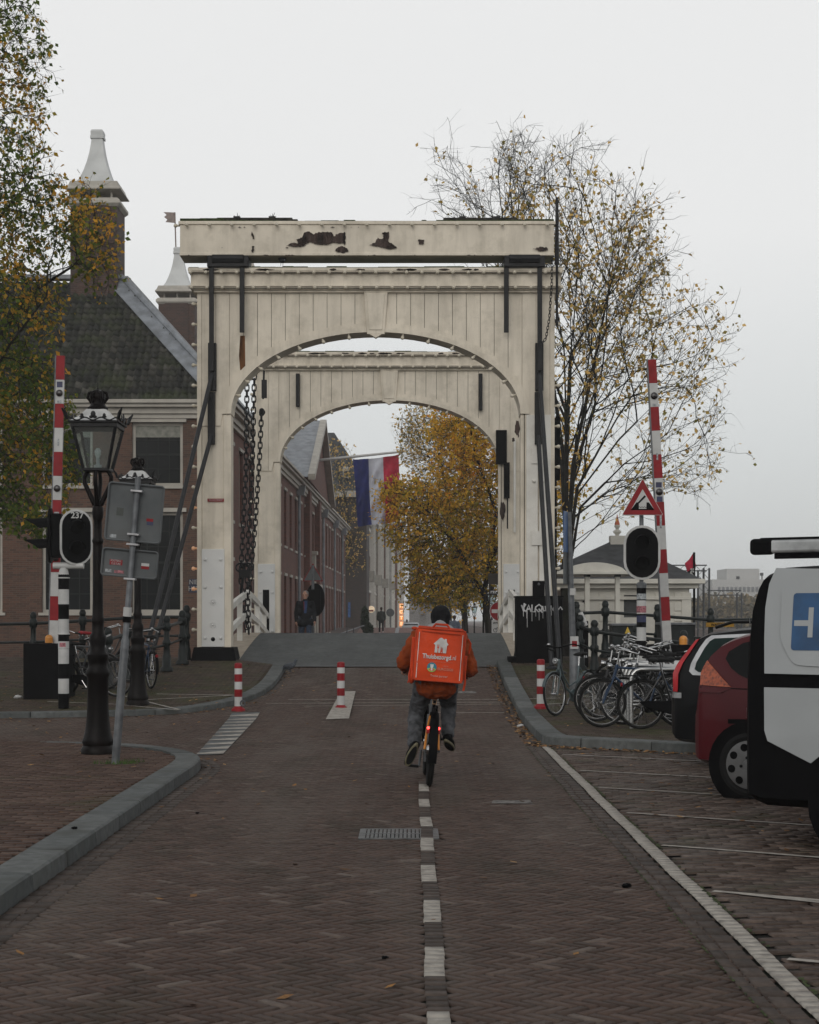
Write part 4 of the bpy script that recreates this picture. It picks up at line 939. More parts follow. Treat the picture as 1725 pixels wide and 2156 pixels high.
# traffic light heads
def head(t, c, w_=.6, h_=.9, name='signal_board', yr=0, border=.035, front=True, lamps=(.17,-.17)):
    M0 = Matrix.Translation(c)@Matrix.Rotation(yr, 4, 'Z')
    def ov(w, h, y, n=10):
        r = w/2; pts = []
        for sz in (1, -1):
            for i in range(n+1): a = pi*i/n if sz == 1 else pi+pi*i/n; pts.append((r*math.cos(a), y, sz*(h/2-r)+r*math.sin(a)))
        return pts
    mb = MB(); mb.prism(ov(w_, h_, 0), (0,.03,0)); mb.xf(M0); bd = mb.build('border', white_m if border else blackp, t, bevel=.004)
    mb = MB(); mb.prism(ov(w_-2*border, h_-2*border, -.012), (0,.012,0)); mb.xf(M0); bo = mb.build(name, blackp, t)
    for z_ in lamps:
        mb = MB(); mb.lathe((0,-.012,z_), [(.115,0),(.115,-.02),(.1,-.015),(.0,-.035)], 20, axis='Y'); mb.xf(M0); mb.build('lens', mat('signal_lens', (.002,.002,.002), .8, bump=0, spec=.02), t, smooth=40)
        mb = MB(); n = 12; pts = []
        for i in range(n+1):
            a = pi*(i/n)*1.1-.05*pi; x, z = .125*math.cos(a), .125*math.sin(a); L_ = (.24 if border else .40)*(.45+.55*math.sin(max(0, min(pi, a))))
            pts.append(((x, -.01, z_+z), (x*1.02, -.01-L_, z_+z-.02), (x*.93, -.01-L_, z_+z*.93-.02), (x*.93, -.01, z_+z*.93)))
        for a_, b_ in zip(pts, pts[1:]):
            mb.add(list(a_)+list(b_), ((0,4,5,1),(1,5,6,2),(2,6,7,3),(3,7,4,0)))
        mb.xf(M0); mb.build('hood', blackp, t, smooth=40)
    mb = MB(); mb.bb((-.15,.03,-.36),(.15,.2,.36)); mb.xf(M0); mb.build('housing', blackp, t, bevel=.02)
    return bo
def bands(t, prof, z0, z1, n, r, start_black=True, white=white_m):
    for i in range(n):
        a, b = lerp(z0, z1, i/n), lerp(z0, z1, (i+1)/n); k = (i % 2 == 0) == start_black
        mb = MB(); mb.lathe((0,0,0), [(r,a),(r,b)], 18); mb.build('black_band' if k else 'white_band', blackp if k else white, t, smooth=40)
tlp = G(134,1492,.09); k_ = FOC/tlp.y
tl = thing('traffic_light', 'two-headed traffic light numbered 237 on a black and white banded post', 'traffic light', tlp)
bands(tl, None, 0, (1492-1210)/k_, 9, .088)
hb = (1492-1207)/k_
mb = MB(); mb.lathe((0,0,0), [(.088,hb-.03),(.07,hb+.05),(.06,hb+.08),(.05,hb+.09)], 16); mb.tube([(-.17,0,hb+.12),(.33,0,hb+.12)], .055, 12); mb.torus((0,0,hb-.08), (0,0,1), .092, .012, 18, 6); mb.torus((0,0,hb-1.0), (0,0,1), .092, .012, 18, 6); islands(mb, 'bracket', white_m, tl, 50)
hd = head(tl, Vector(((162-134)/k_, -.05, (1492-1132)/k_)), .54, .92, yr=R(24))
text_mesh('lettering', '237', white_m, hd, .14, Vector(((162-134)/k_+.02, -.08, (1492-1132)/k_+.355)), rot=(pi/2,0,R(24)), bold=.003)
head(tl, Vector(((104-134)/k_, .05, (1492-1128)/k_)), .5, .9, yr=R(-86), border=.0)
mb = MB(); mb.lathe((0,0,0), [(.0895,.98),(.0895,1.10)], 18); mb.build('sticker', white_m, tl); mb = MB(); mb.bb((-.05,-.0925,1.01),(.05,-.0885,1.08)); mb.build('sticker', pinkm, tl)
# right hand signal with warning triangle
trp = P(1351,1446,27.8); trp.z = E(27.8)+.12; k_ = FOC/27.8; gb = HY+(EYE-trp.z)*k_
tr = thing('traffic_light', 'oval black signal board with a triangular drawbridge warning sign above it', 'traffic light', trp)
bands(tr, None, 0, (gb-1236)/k_, 9, .078)
for z0, z1, m_ in ((1290,1276,pinkm),(1310,1296,navy),(1262,1250,paleg)): mb = MB(); mb.lathe((0,0,0), [(.0795,(gb-z0)/k_),(.0795,(gb-z1)/k_)], 18); mb.build('sticker', m_, tr)
mb = MB(); mb.lathe((0,0,0), [(.08,(gb-1238)/k_),(.085,(gb-1230)/k_),(.06,(gb-1226)/k_)], 16); mb.tube([(0,0,(gb-1228)/k_),(0,0,(gb-1075)/k_)], .035, 10); mb.build('post_top', steel, tr, smooth=40)
head(tr, Vector((0,-.08,(gb-1164)/k_)), .6, .89, yr=0, border=.04)
def tri(w_, h_, y, r=.05):
    V_ = [Vector((-w_/2,y,0)), Vector((w_/2,y,0)), Vector((0,y,h_))]; c = sum(V_, Vector())/3; pts = []
    for i in range(3):
        a, b, d = V_[i-1], V_[i], V_[(i+1) % 3]
        for t_ in (0,.25,.5,.75,1): p = (b+(a-b).normalized()*r).lerp(b, t_*2) if t_ <= .5 else b.lerp(b+(d-b).normalized()*r, (t_-.5)*2); pts.append(p.lerp((b+(a-b).normalized()*r+b+(d-b).normalized()*r)/2, .35 if t_ == .5 else .1))
    return pts
zt0 = (gb-1086)/k_; tw, th_ = 88/k_, 78/k_
def trisign(t, zb_, tw, th_, y, pict=True):
    for nm, s, m_, yy in (('sign_rim', 1., white_m, y), ('sign_face', .965, red_m, y-.006), ('sign_centre', .56, white_m, y-.009)):
        mb = MB(); c = th_*.335; mb.prism([Vector((p.x*s, yy, zb_+c+(p.z-c)*s)) for p in tri(tw, th_, 0)], (0,.02 if s == 1 else .006,0)); mb.build(nm, m_, t)
    if pict:
        u = tw/88; y_ = y-.011; q = lambda pts: [Vector((a*u, y_, zb_+b*u)) for a, b in pts]
        mb = MB(); mb.prism(q([(-25,11),(-8,11),(-8,27),(-13,27)]), (0,.003,0)); mb.prism(q([(8,11),(25,11),(13,27),(8,27)]), (0,.003,0)); mb.prism(q([(-10,27),(4,42),(7,39),(-7,25)]), (0,.003,0)); mb.prism(q([(-25,11),(25,11),(23,13.5),(-23,13.5)]), (0,.0035,0))
        mb.tube([Vector((lerp(-8,8,i/16)*u, y_-.001, zb_+(17+math.sin(i*1.2))*u)) for i in range(17)], .004, 4)
        mb.build('pictogram', blackp, t)
trisign(tr, zt0, tw, th_, -.14)
mb = MB(); mb.bb((-.05,-.12,zt0+.1),(.05,.0,zt0+.14)); mb.build('clamp', steel, tr)
# sign pole on the right with side-on plates
rp_ = P(1210,1440,30.2); rp_.z = E(30.2)+.11
t = thing('sign_pole', 'grey pole with blue parking plates seen edge-on beside the right braces', 'sign pole', rp_)
top = P(1197,1078,30.2)-rp_
mb = MB(); mb.tube([(0,0,0), top], [.06,.05], 12); mb.lathe((0,0,0), [(.09,0),(.09,.9),(.05,.95)], 12); mb.build('pole', steel, t, smooth=40)
mb = MB(); c = P(1193,1120,30.1)-rp_; mb.box(c, (.42,.02,.72), Matrix.Rotation(R(72), 3, 'Z')); mb.build('sign_plate', mat('sign_blue', (.02,.08,.22), .4), t, bevel=.004)
mb = MB(); c = P(1192,1195,30.1)-rp_; mb.box(c, (.36,.02,.6), Matrix.Rotation(R(72), 3, 'Z')); mb.build('sign_plate', signback, t, bevel=.004)
mb = MB(); c = P(1206,1246,30.1)-rp_; mb.box(c+Vector((0,-.03,0)), (.1,.03,.12)); s_ = mb.build('sticker', white_m, t); mb = MB(); c = P(1209,1353,30.1)-rp_; mb.box(c+Vector((0,-.06,0)), (.14,.05,.22)); mb.build('sticker', white_m, t); mb = MB(); mb.box(c+Vector((0,-.088,-.02)), (.09,.004,.1)); mb.build('sticker', red_m, t)
# canal railings
rail_m = mat('railing_green_black', (.007,.011,.0105), .45, spec=.25, var=.3, bump=.2)
def railing(path, label, h=1.0, group=None, ends=True):
    t = thing('canal_railing', label, 'railing', (0,0,0), 0, group)
    for i, p in enumerate(path):
        mb = MB(); x, y, z = p
        mb.lathe((x,y,z), [(.13,0),(.13,.06),(.09,.1),(.085,.3),(.07,.34),(.06,.5),(.085,.53),(.085,.60),(.06,.63),(.055,.84*h),(.085,.87*h),(.09,.99*h),(.06,1.03*h),(.075,1.09*h),(.055,1.15*h),(.02,1.17*h)], 10)
        mb.build('post', rail_m, t, smooth=45)
    for hh, r in ((.93*h, .034), (.55*h, .026)):
        mb = MB(); mb.tube([Vector(p)+Vector((0,0,hh)) for p in path], r, 8); mb.build('rail', rail_m, t, smooth=45)
    return t
def gp(px, Z, dz=.09): v = Vector(((px-CX)*Z/FOC, Z, E(Z)+dz)); return v
railing([gp(393,36.1,-.0), gp(290,36.2,-.02), gp(174,36.4,-.12), gp(70,36.6,-.2), gp(-60,36.8,-.25)], 'black iron canal railing along the left quay in front of the brick building', 1.05)
railing([gp(384,35.2), gp(351,34.0), gp(268,32.6), gp(228,31.2)], 'short black iron railing beside the left brace pipes', .95)
railing([gp(1214,36.0), gp(1275,36.2), gp(1385,36.3,0), gp(1497,36.4,-.1), gp(1600,36.5,-.1)], 'black iron canal railing along the right quay in front of the white pavilion', 1.05)
railing([gp(1222,34.2), gp(1252,33.0), gp(1340,31.8), gp(1440,30.6)], 'black iron railing running behind the parked bicycles', .95)
yp = thing('notice_strip', 'narrow yellow notice strip hung on the right canal railing', 'notice', (0,0,0)); mb = MB(); mb.bb(P(1487,1320,36.3), P(1546,1311,36.25)); mb.build('plate', mat('notice_yellow', (.35,.19,.02), .6), yp); text_mesh('lettering', 'WATER', blackp, yp, .075, P(1510,1315.5,36.22), bold=.002)
# cabinets by the right railing
for (a, b, c_, d_, zz_, lab) in ((1290,1352,1318,1420,34.5,'low dark cabinet with a yellow hazard triangle behind the bicycles'), (1392,1462,1316,1420,34.5,'low dark cabinet behind the foot of the right barrier boom')):
    t = thing('utility_cabinet', lab, 'cabinet', (0,0,0), 0, 'low utility cabinets'); p, q = P(a,d_,zz_), P(b,c_,zz_)
    mb = MB(); mb.bb((p.x,zz_,p.z),(q.x,zz_+.6,q.z)); mb.build('body', mat('cabinet_green', (.012,.016,.016), .6), t, bevel=.01); mb = MB(); mb.bb((p.x-.03,zz_-.04,q.z),(q.x+.03,zz_+.64,q.z+.05)); mb.build('lid', steel, t, bevel=.01)
    if a < 1300: mb = MB(); u = P(1322,1334,zz_-.01); mb.prism([u+Vector(v) for v in ((-.06,0,0),(.06,0,0),(0,0,.14))], (0,.006,0)); mb.build('hazard_triangle', mat('hazard_yellow', (.5,.33,.03), .5), t)
# bollard-like black boxes seen through the bridge rails; control handle on right
ct = thing('control_pillar', 'black control pillar with white crank handle beside the right sign pole', 'pillar', gp(1224,34.6))
mb = MB(); mb.bb((-.2,-.1,0),(.14,.2,.95)); mb.build('body', blackp, ct, bevel=.02)
mb = MB(); mb.tube([(-.03,-.12,1.12),(.08,-.12,.85)], .05, 8); mb.build('handle', white_m, ct)
# pigeons
pig = mat('pigeon_grey', (.085,.095,.11), .7, var=.3, scale=30, bump=.1)
def pigeon(p, rz, label):
    t = thing('pigeon', label, 'pigeon', p, rz, 'grey pigeons')
    mb = MB(); mb.sph((0,0,.13), .07, 12, 8, sc3=(1,1.75,.95), rot=Matrix.Rotation(R(18), 3, 'X')); mb.cap((0,.09,.17), (0,.125,.235), .042, .026); mb.sph((0,.13,.25), .029, 10, 7, sc3=(1,1.15,1)); mb.cap((0,-.1,.10), (0,-.2,.07), .04, .018); mb.cap((0,.155,.25),(0,.18,.243), .009, .003, 6)
    for s in (-1, 1): mb.cap((s*.022,.0,.08),(s*.022,.01,.012), .01, .007, 6); mb.cap((s*.022,.01,.01),(s*.03,.05,.006), .007, .004, 6)
    remesh(mb, 'body', pig, t, .006, 3)
    mb = MB()
    for s in (-1, 1): mb.sph((s*.062,-.03,.14), .05, 8, 6, sc3=(.3,2.0,.8), rot=Matrix.Rotation(R(14), 3, 'X'))
    mb.build('wing', mat('pigeon_wing', (.05,.055,.065), .7), t, smooth=60); return t
pigeon(P(594,562,36.0)+Vector((0,0,.03)), R(20), 'grey pigeon perched on the mossy cornice of the near gate')
pigeon(G(609,1416,.0)+Vector((.02,-.1,0)), R(-110), 'grey pigeon standing on the road at the end of the left kerb')
# sign set just beyond the far gate: back of triangle and round board
sp_ = P(659,1400,49.2); sp_.z = .5
t = thing('sign_post', 'back of a triangular sign above a black oval board beyond the far gate', 'sign', sp_); k2 = FOC/49.2; gz = lambda y: EYE+(HY-y)/k2-.5
mb = MB(); mb.tube([(0,0,0),(0,0,gz(1190))], .04, 8); mb.build('pole', steel, t)
mb = MB(); mb.prism([Vector((p.x, .0, gz(1224)+p.z)) for p in tri(.6,.53,0)], (0,.03,0)); mb.build('sign_rim', red_m, t); mb = MB(); mb.prism([Vector((p.x*.88, -.01, gz(1224)+.18+(p.z-.18)*.88)) for p in tri(.6,.53,0)], (0,.012,0)); mb.build('sign_plate', signback, t)
mb = MB(); c = gz(1263); pts = []
for i in range(24): a = 2*pi*i/24; pts.append((.07+.27*math.cos(a), .03, c+.42*math.sin(a)+(.06 if math.sin(a) > 0 else -.06)))
mb.prism(pts, (0,.04,0)); mb.bb((-.1,-.06,c-.42),(.22,.03,c+.3)); mb.build('signal_board', blackp, t, bevel=.01)
# no-entry sign with bicycle plate
ne = P(1052,1400,52.0); ne.z = .3; k3 = FOC/52; gz = lambda y: EYE+(HY-y)/k3-.3
t = thing('no_entry_sign', 'red no entry sign with a white bicycle plate half hidden by the right gate post', 'sign', ne)
mb = MB(); mb.tube([(0,.06,0),(0,.06,gz(1262))], .035, 8); mb.build('pole', steel, t)
mb = MB(); mb.lathe((0,0,gz(1287)), [(.30,0),(.30,-.02)], 28, axis='Y'); mb.build('sign_rim', white_m, t); mb = MB(); mb.lathe((0,-.021,gz(1287)), [(.285,0),(.285,-.008)], 28, axis='Y'); mb.build('sign_face', red_m, t)
mb = MB(); mb.bb((-.24,-.036,gz(1287)-.055),(.24,-.029,gz(1287)+.055)); mb.build('bar', white_m, t)
mb = MB(); mb.bb((-.24,-.02,gz(1335)),(.24,0,gz(1305))); pl_ = mb.build('sub_plate', white_m, t)
text_mesh('lettering', 'uitgezonderd', blackp, t, .105, (0,-.024,gz(1311)), sx=.72, bold=.002)
mb = MB(); z_ = gz(1327)
for x in (-.1,.07): mb.torus((x-.03,-.026,z_), (0,1,0), .055, .007, 14, 4)
mb.tube([(-.13,-.026,z_),(-.07,-.026,z_+.09),(.02,-.026,z_+.09),(.04,-.026,z_),(-.03,-.026,z_),(-.07,-.026,z_+.09)], .006, 4); mb.build('pictogram', blackp, t)
# brown direction board above it
mb = MB(); mb.bb(P(1028,1230,56), P(1056,1207,55.9)); mb.bb(P(1030,1340,56.0), P(1033,1207,56.05)); tag(mb.build('direction_board', mat('board_brown', (.03,.025,.02), .6)), 'dark brown direction board beside the orange tree and right gate post', 'board')
# lamps beyond the bridge on the right
lamp_lab = ['crowned lantern lamp nearest the right post of the far gate', 'crowned lantern lamp just left of the largest distant lantern', 'small distant crowned lantern left of the tree trunks', 'smallest distant crowned lantern beside the tree trunks']
for (px, py, Z_), lab in zip(((1036,1232,57),(1018,1247,66),(984,1267,86),(999,1268,90)), lamp_lab):
    x = (px-CX)*Z_/FOC; topz = EYE+(HY-py)*Z_/FOC; s_ = topz/4.1
    l_ = dup(lamp1, (x, Z_, -.0), 0, lab); l_.scale = (s_,)*3
# ---------------- brick almshouse across the canal ----------------
brickA = brick_mat('brick_brown', (.11,.05,.031), (.052,.026,.018), (.10,.08,.06), .22, .068, .014)
brickB = brick_mat('brick_red', (.15,.045,.027), (.08,.028,.019), (.095,.068,.053), .22, .068, .012, damt=.3)
brickC = brick_mat('brick_chimney', (.075,.036,.026), (.036,.021,.018), (.075,.06,.052), .22, .075, .016)
trimw = mat('trim_cream', (.40,.375,.33), .6, var=.08, scale=2, bump=.1, dirt=(.2,.18,.15), damt=.5)
leadm = mat('roof_lead', (.20,.215,.235), .5, var=.2, scale=2.5, bump=.3, dirt=(.14,.145,.15), dscale=2, damt=.7)
tile_m = ramp_mat('roof_tiles', [(0,(.016,.016,.014)),(.5,(.025,.026,.022)),(.9,(.038,.037,.031)),(1,(.065,.062,.053))], rough=.6, noise=.35, nscale=5, bump=.3, bscale=30, moss=((.042,.052,.022), 1.2, .48, .7))
slate = mat('slate', (.045,.047,.05), .7, var=.25, scale=3, bump=.4, bscale=14)
ba = thing('brick_building', 'long brown brick building with dark tiled hip roof behind the left canal railing', 'building', (0,0,0))
EV_, XC, ZF, ZE = 8.72, -6.28, 56.0, 134.5
XE = XC+.0131*(ZE-ZF)
def holed(mb, o, u, n, W, H, holes, th=.35):
    'wall rectangle with window openings; o origin, u direction along, n outward normal'
    o = Vector(o); u = Vector(u); n = Vector(n)
    xs = sorted({0, W}|{a for h in holes for a in (h[0], h[2])}); zs = sorted({0, H}|{a for h in holes for a in (h[1], h[3])})
    for a, b in zip(xs, xs[1:]):
        st = None
        for c, d in zip(zs, zs[1:]):
            if any(h[0] <= a and b <= h[2] and h[1] <= c and d <= h[3] for h in holes): continue
            q = [o+u*a+Vector((0,0,c)), o+u*b+Vector((0,0,c)), o+u*b+Vector((0,0,d)), o+u*a+Vector((0,0,d))]; mb.add(q, [(0,1,2,3)])
    for h in holes:
        c4 = [o+u*x+Vector((0,0,z)) for x, z in ((h[0],h[1]),(h[2],h[1]),(h[2],h[3]),(h[0],h[3]))]
        for i in range(4): a, b = c4[i], c4[(i+1) % 4]; mb.add([a, b, b-n*th, a-n*th], [(0,1,2,3)])
def window(par, o, u, n, h, rec=.12, fw=.1, muntx=3, muntz=5, fm=None, blind=False, nm='window', gm=None):
    o = Vector(o); u = Vector(u); n = Vector(n); fm = fm or trimw; X = lambda x, z, d=0: o+u*x+Vector((0,0,z))-n*d
    mb = MB(); a, b, c, d = h
    for (x0, z0, x1, z1) in ((a,b,a+fw,d),(c-fw,b,c,d),(a+fw,d-fw,c-fw,d),(a+fw,b,c-fw,b+fw)): mb.prism([X(x0,z0,rec),X(x1,z0,rec),X(x1,z1,rec),X(x0,z1,rec)], -n*.08)
    f = mb.build(nm, fm, par)
    mb = MB(); mb.prism([X(a+fw,b+fw,rec+.06),X(c-fw,b+fw,rec+.06),X(c-fw,d-fw,rec+.06),X(a+fw,d-fw,rec+.06)], -n*.02); mb.build('pane', gm or win_m, f)
    mb = MB(); dk = mat('muntin_dark', (.018,.02,.019), .7)
    for i in range(1, muntx): x = lerp(a+fw, c-fw, i/muntx); mb.prism([X(x-.015,b+fw,rec+.045),X(x+.015,b+fw,rec+.045),X(x+.015,d-fw,rec+.045),X(x-.015,d-fw,rec+.045)], -n*.02)
    for i in range(1, muntz):
        z = lerp(b+fw, d-fw, i/muntz); t = .035 if i == muntz//2 else .014; mb.prism([X(a+fw,z-t,rec+.035),X(c-fw,z-t,rec+.035),X(c-fw,z+t,rec+.035),X(a+fw,z+t,rec+.035)], -n*.015)
    if mb.f: mb.build('muntin', dk, f)
    if blind: mb = MB(); mb.prism([X(a+fw,d-fw-.38,rec+.03),X(c-fw,d-fw-.38,rec+.03),X(c-fw,d-fw,rec+.03),X(a+fw,d-fw,rec+.03)], -n*.01); mb.build('blind', mat('blind', (.22,.22,.19), .7), f)
    return f
pxw = lambda p: (p-CX)*ZF/FOC
pzh = lambda y: EYE+(HY-y)*ZF/FOC
O = Vector((-24, ZF, -.5)); mb = MB(); hol = []
for k in range(-3, 3):
    x0 = pxw(88+190*k)-O.x; x1 = pxw(195+190*k)-O.x
    if x1 > XC-O.x-.3 or x0 < .3: continue
    hol += [(x0, pzh(1023)+.5, x1, pzh(889)+.5), (x0, pzh(1290)+.5, x1, pzh(1078)+.5)]
holed(mb, O, (1,0,0), (0,-1,0), XC-O.x, EV_+.5, hol); wf = mb.build('wall', brickA, ba)
for i, h in enumerate(hol):
    window(ba, O, (1,0,0), (0,-1,0), h, muntx=4, muntz=4 if h[3]-h[1] < 2.5 else 6, blind=(i % 2 == 0))
    mb = MB(); mb.bb((O.x+h[0]-.12, ZF-.08, O.z+h[3]), (O.x+h[2]+.12, ZF+.1, O.z+h[3]+.13)); mb.build('lintel', trimw, ba); mb = MB(); mb.bb((O.x+h[0]-.1, ZF-.08, O.z+h[1]-.09), (O.x+h[2]+.1, ZF+.1, O.z+h[1])); mb.build('sill', trimw, ba)
# street side
u = Vector((XE-XC, ZE-ZF, 0)); Ls = u.length; u.normalize(); n = Vector((u.y, -u.x, 0)); O2 = Vector((XC, ZF, -.5)); hol = []; bays = [2.2+3.05*i for i in range(25)]
for i, s in enumerate(bays):
    if s+1.3 > Ls: continue
    hol += [(s, 1.2, s+1.2, 4.1), (s, 5.5, s+1.2, 8.1)]
mb = MB(); holed(mb, O2, u, n, Ls, EV_+.5, hol, .3); mb.build('wall', brickB, ba)
for h in hol:
    window(ba, O2, u, n, h, muntx=2, muntz=4)
    mb = MB(); q = O2+u*(h[0]+h[2])/2; a_ = O2+u*(h[0]-.1); b__ = O2+u*(h[2]+.1)
    for z0, z1, nm_ in ((h[3], h[3]+.12, 'lintel'), (h[1]-.1, h[1], 'sill')): mb = MB(); mb.prism([a_+Vector((0,0,z0))+n*.06, b__+Vector((0,0,z0))+n*.06, b__+Vector((0,0,z1))+n*.06, a_+Vector((0,0,z1))+n*.06], -n*.1); mb.build(nm_, trimw, ba)
for s in (9.7, 31, 50, 62, 72):
    p = O2+u*s+n*.12; mb = MB(); mb.tube([p, p+Vector((0,0,EV_+.1))], .075, 8); mb.box(p+Vector((0,0,EV_-.1)), (.5,.36,.5), taper=1.3); mb.build('drainpipe', leadm, ba, smooth=40)
for s0, s1, ex in ((36, 37.4, .5), (44, 45.4, .5)):
    mb = MB(); a_ = O2+u*s0; b__ = O2+u*s1; mb.prism([a_+n*.002, b__+n*.002, b__+n*.3, a_+n*.3], Vector((0,0,EV_+.4))); mb.build('pilaster', brickB, ba)
# cornices
mb = MB()
for z0, z1, d in ((8.15,8.3,.12),(8.3,8.5,.2),(8.5,8.62,.36),(8.62,8.74,.46)):
    mb.bb((-24, ZF-d, z0), (XC+.0, ZF+.1, z1))
    a_ = O2+u*0; b__ = O2+u*Ls; mb.prism([Vector((v.x, v.y, z0)) for v in (a_-n*.1-u*d, b__-n*.1, b__+n*d, a_+n*d-u*d)], (0,0,z1-z0+.001))
mb.build('cornice', trimw, ba, bevel=.01)
# roofs
RX, RZ, RH = XC-3.95, ZF+3.95, 13.5
def tiles(name, par, o, ux, up, W, Lr, inset0, inset1, m=None, tw=.235, rh=.30, seg=8):
    o = Vector(o); ux = Vector(ux).normalized(); up = Vector(up).normalized(); nn = ux.cross(up).normalized(); V = []; F = []; A = []; rows = int(Lr/rh); rng = np.random.default_rng(5)
    for i in range(rows):
        a, b = i*rh, (i+1)*rh+.04; x0 = inset0*a; x1 = W-inset1*a
        nx = max(2, int((x1-x0)/tw*seg)); xs = np.linspace(x0, x1, nx); prof = .035*np.sin(xs/tw*2*pi)+.012*np.sin(xs/tw*4*pi+.6)
        rj = rng.normal(0, .006); tj = rng.normal(0, .007, int(W/tw)+3)
        jit = tj[(xs/tw).astype(int)]; tv = rng.random(int(W/tw)+3)[(xs/tw).astype(int)]
        base = len(V)
        for x, p, j in zip(xs, prof, jit):
            l = o+ux*x+up*(a+j*1.5+.012*math.cos(x/tw*2*pi)); V += [tuple(l+nn*(p-.02)), tuple(l+nn*(p+.05+j)), tuple(o+ux*x+up*b+nn*(p+.0))]
        for k in range(nx-1):
            q = base+3*k; F += [(q, q+3, q+4, q+1), (q+1, q+4, q+5, q+2)]; A += [tv[k]]*2
    return np_mesh(name, V, F, m or tile_m, par, attr=A, smooth=False)
sl = Vector((0, RZ-ZF+.4, RH-EV_+.0)); Lr = sl.length
tiles('roof', ba, (-24, ZF-.4, EV_+.0), (1,0,0), sl, XC+.35+24, Lr, 0, 4.3/Lr)
sl2 = Vector((RX-XC-.35, 0, RH-EV_)); 
mb = MB(); mb.add([(XC+.4, ZF-.4, EV_+.02), (XE+.4, ZE, EV_+.02), (XE-3.95, ZE, RH), (RX, RZ, RH)], [(0,1,2,3)]); mb.add([(XE+.4, ZE, EV_), (-24, ZE, EV_), (-24, ZE, RH), (XE-3.95, ZE, RH)], [(0,1,2,3)]); mb.build('roof', slate, ba)
# lead hip strip, ridge
mb = MB(); a_, b__ = Vector((XC+.35, ZF-.42, EV_+.06)), Vector((RX, RZ, RH+.06)); hd_ = (b__-a_).normalized()
mb.bar(a_+Vector((-.30,0,.04)), b__+Vector((-.3,0,.04)), .60, .03, up=(0,-.62,.78)); mb.tube([a_+Vector((.03,0,.08)), b__+Vector((0,0,.06))], .09, 8); mb.build('hip_flashing', leadm, ba)
mb = MB(); mb.bar((-24, RZ, RH+.06), (RX, RZ, RH+.06), .5, .14); mb.bar((RX, RZ, RH+.06), (XE-3.95, ZE, RH+.06), .5, .14); mb.build('ridge_cap', leadm, ba)
# central pediment block towards the street
zc_ = 97.; hw_ = 11.; ax_ = XC+.0131*(zc_-ZF)+.5
mb = MB(); mb.prism([(ax_, zc_-hw_, EV_), (ax_, zc_+hw_, EV_), (ax_, zc_, 12.5)], (-.3,0,0)); mb.build('pediment', brickB, ba)
mb = MB(); mb.add([(ax_+.25, zc_-hw_-.3, EV_), (ax_+.25, zc_, 12.85), (ax_-8, zc_, 12.85), (ax_-8, zc_-hw_-.3, EV_)], [(0,1,2,3)]); mb.add([(ax_+.25, zc_+hw_+.3, EV_), (ax_+.25, zc_, 12.85), (ax_-8, zc_, 12.85), (ax_-8, zc_+hw_+.3, EV_)], [(0,1,2,3)]); mb.build('pediment_roof', leadm, ba)
mb = MB()
for sg in (-1, 1): mb.bar((ax_+.2, zc_+sg*(hw_+.3), EV_+.0), (ax_+.2, zc_, 12.75), .35, .3)
mb.build('pediment_cornice', trimw, ba)
# white portal
mb = MB(); p = O2+u*40.7
for dz0, dz1, w_, d in ((0,3.2,.5,.35),(3.2,3.5,2.6,.6),(3.5,5.2,.45,.3),(5.2,5.4,.8,.4)):
    if w_ == .5:
        for q in (-1.1, 1.1): mb.prism([p+u*(q-.25)+n*.02, p+u*(q+.25)+n*.02, p+u*(q+.25)+n*d, p+u*(q-.25)+n*d], (0,0,dz1+.5))
    else: mb.prism([p-u*w_/2+n*.02+Vector((0,0,dz0+.5)), p+u*w_/2+n*.02+Vector((0,0,dz0+.5)), p+u*w_/2+n*d+Vector((0,0,dz0+.5)), p-u*w_/2+n*d+Vector((0,0,dz0+.5))], (0,0,dz1-dz0))
mb.build('portal', trimw, ba, bevel=.02)
lt = mat('facade_lettering', (.45,.46,.47), .5)
for q, s in ((38.3, 'AM'), (42.7, 'NH')): 
    p = O2+u*q+n*.08+Vector((0,0,5.05)); o = text_mesh('lettering', s, lt, ba, 1.0, p, rot=(pi/2, 0, math.atan2(u.y, u.x)), ext=.02)
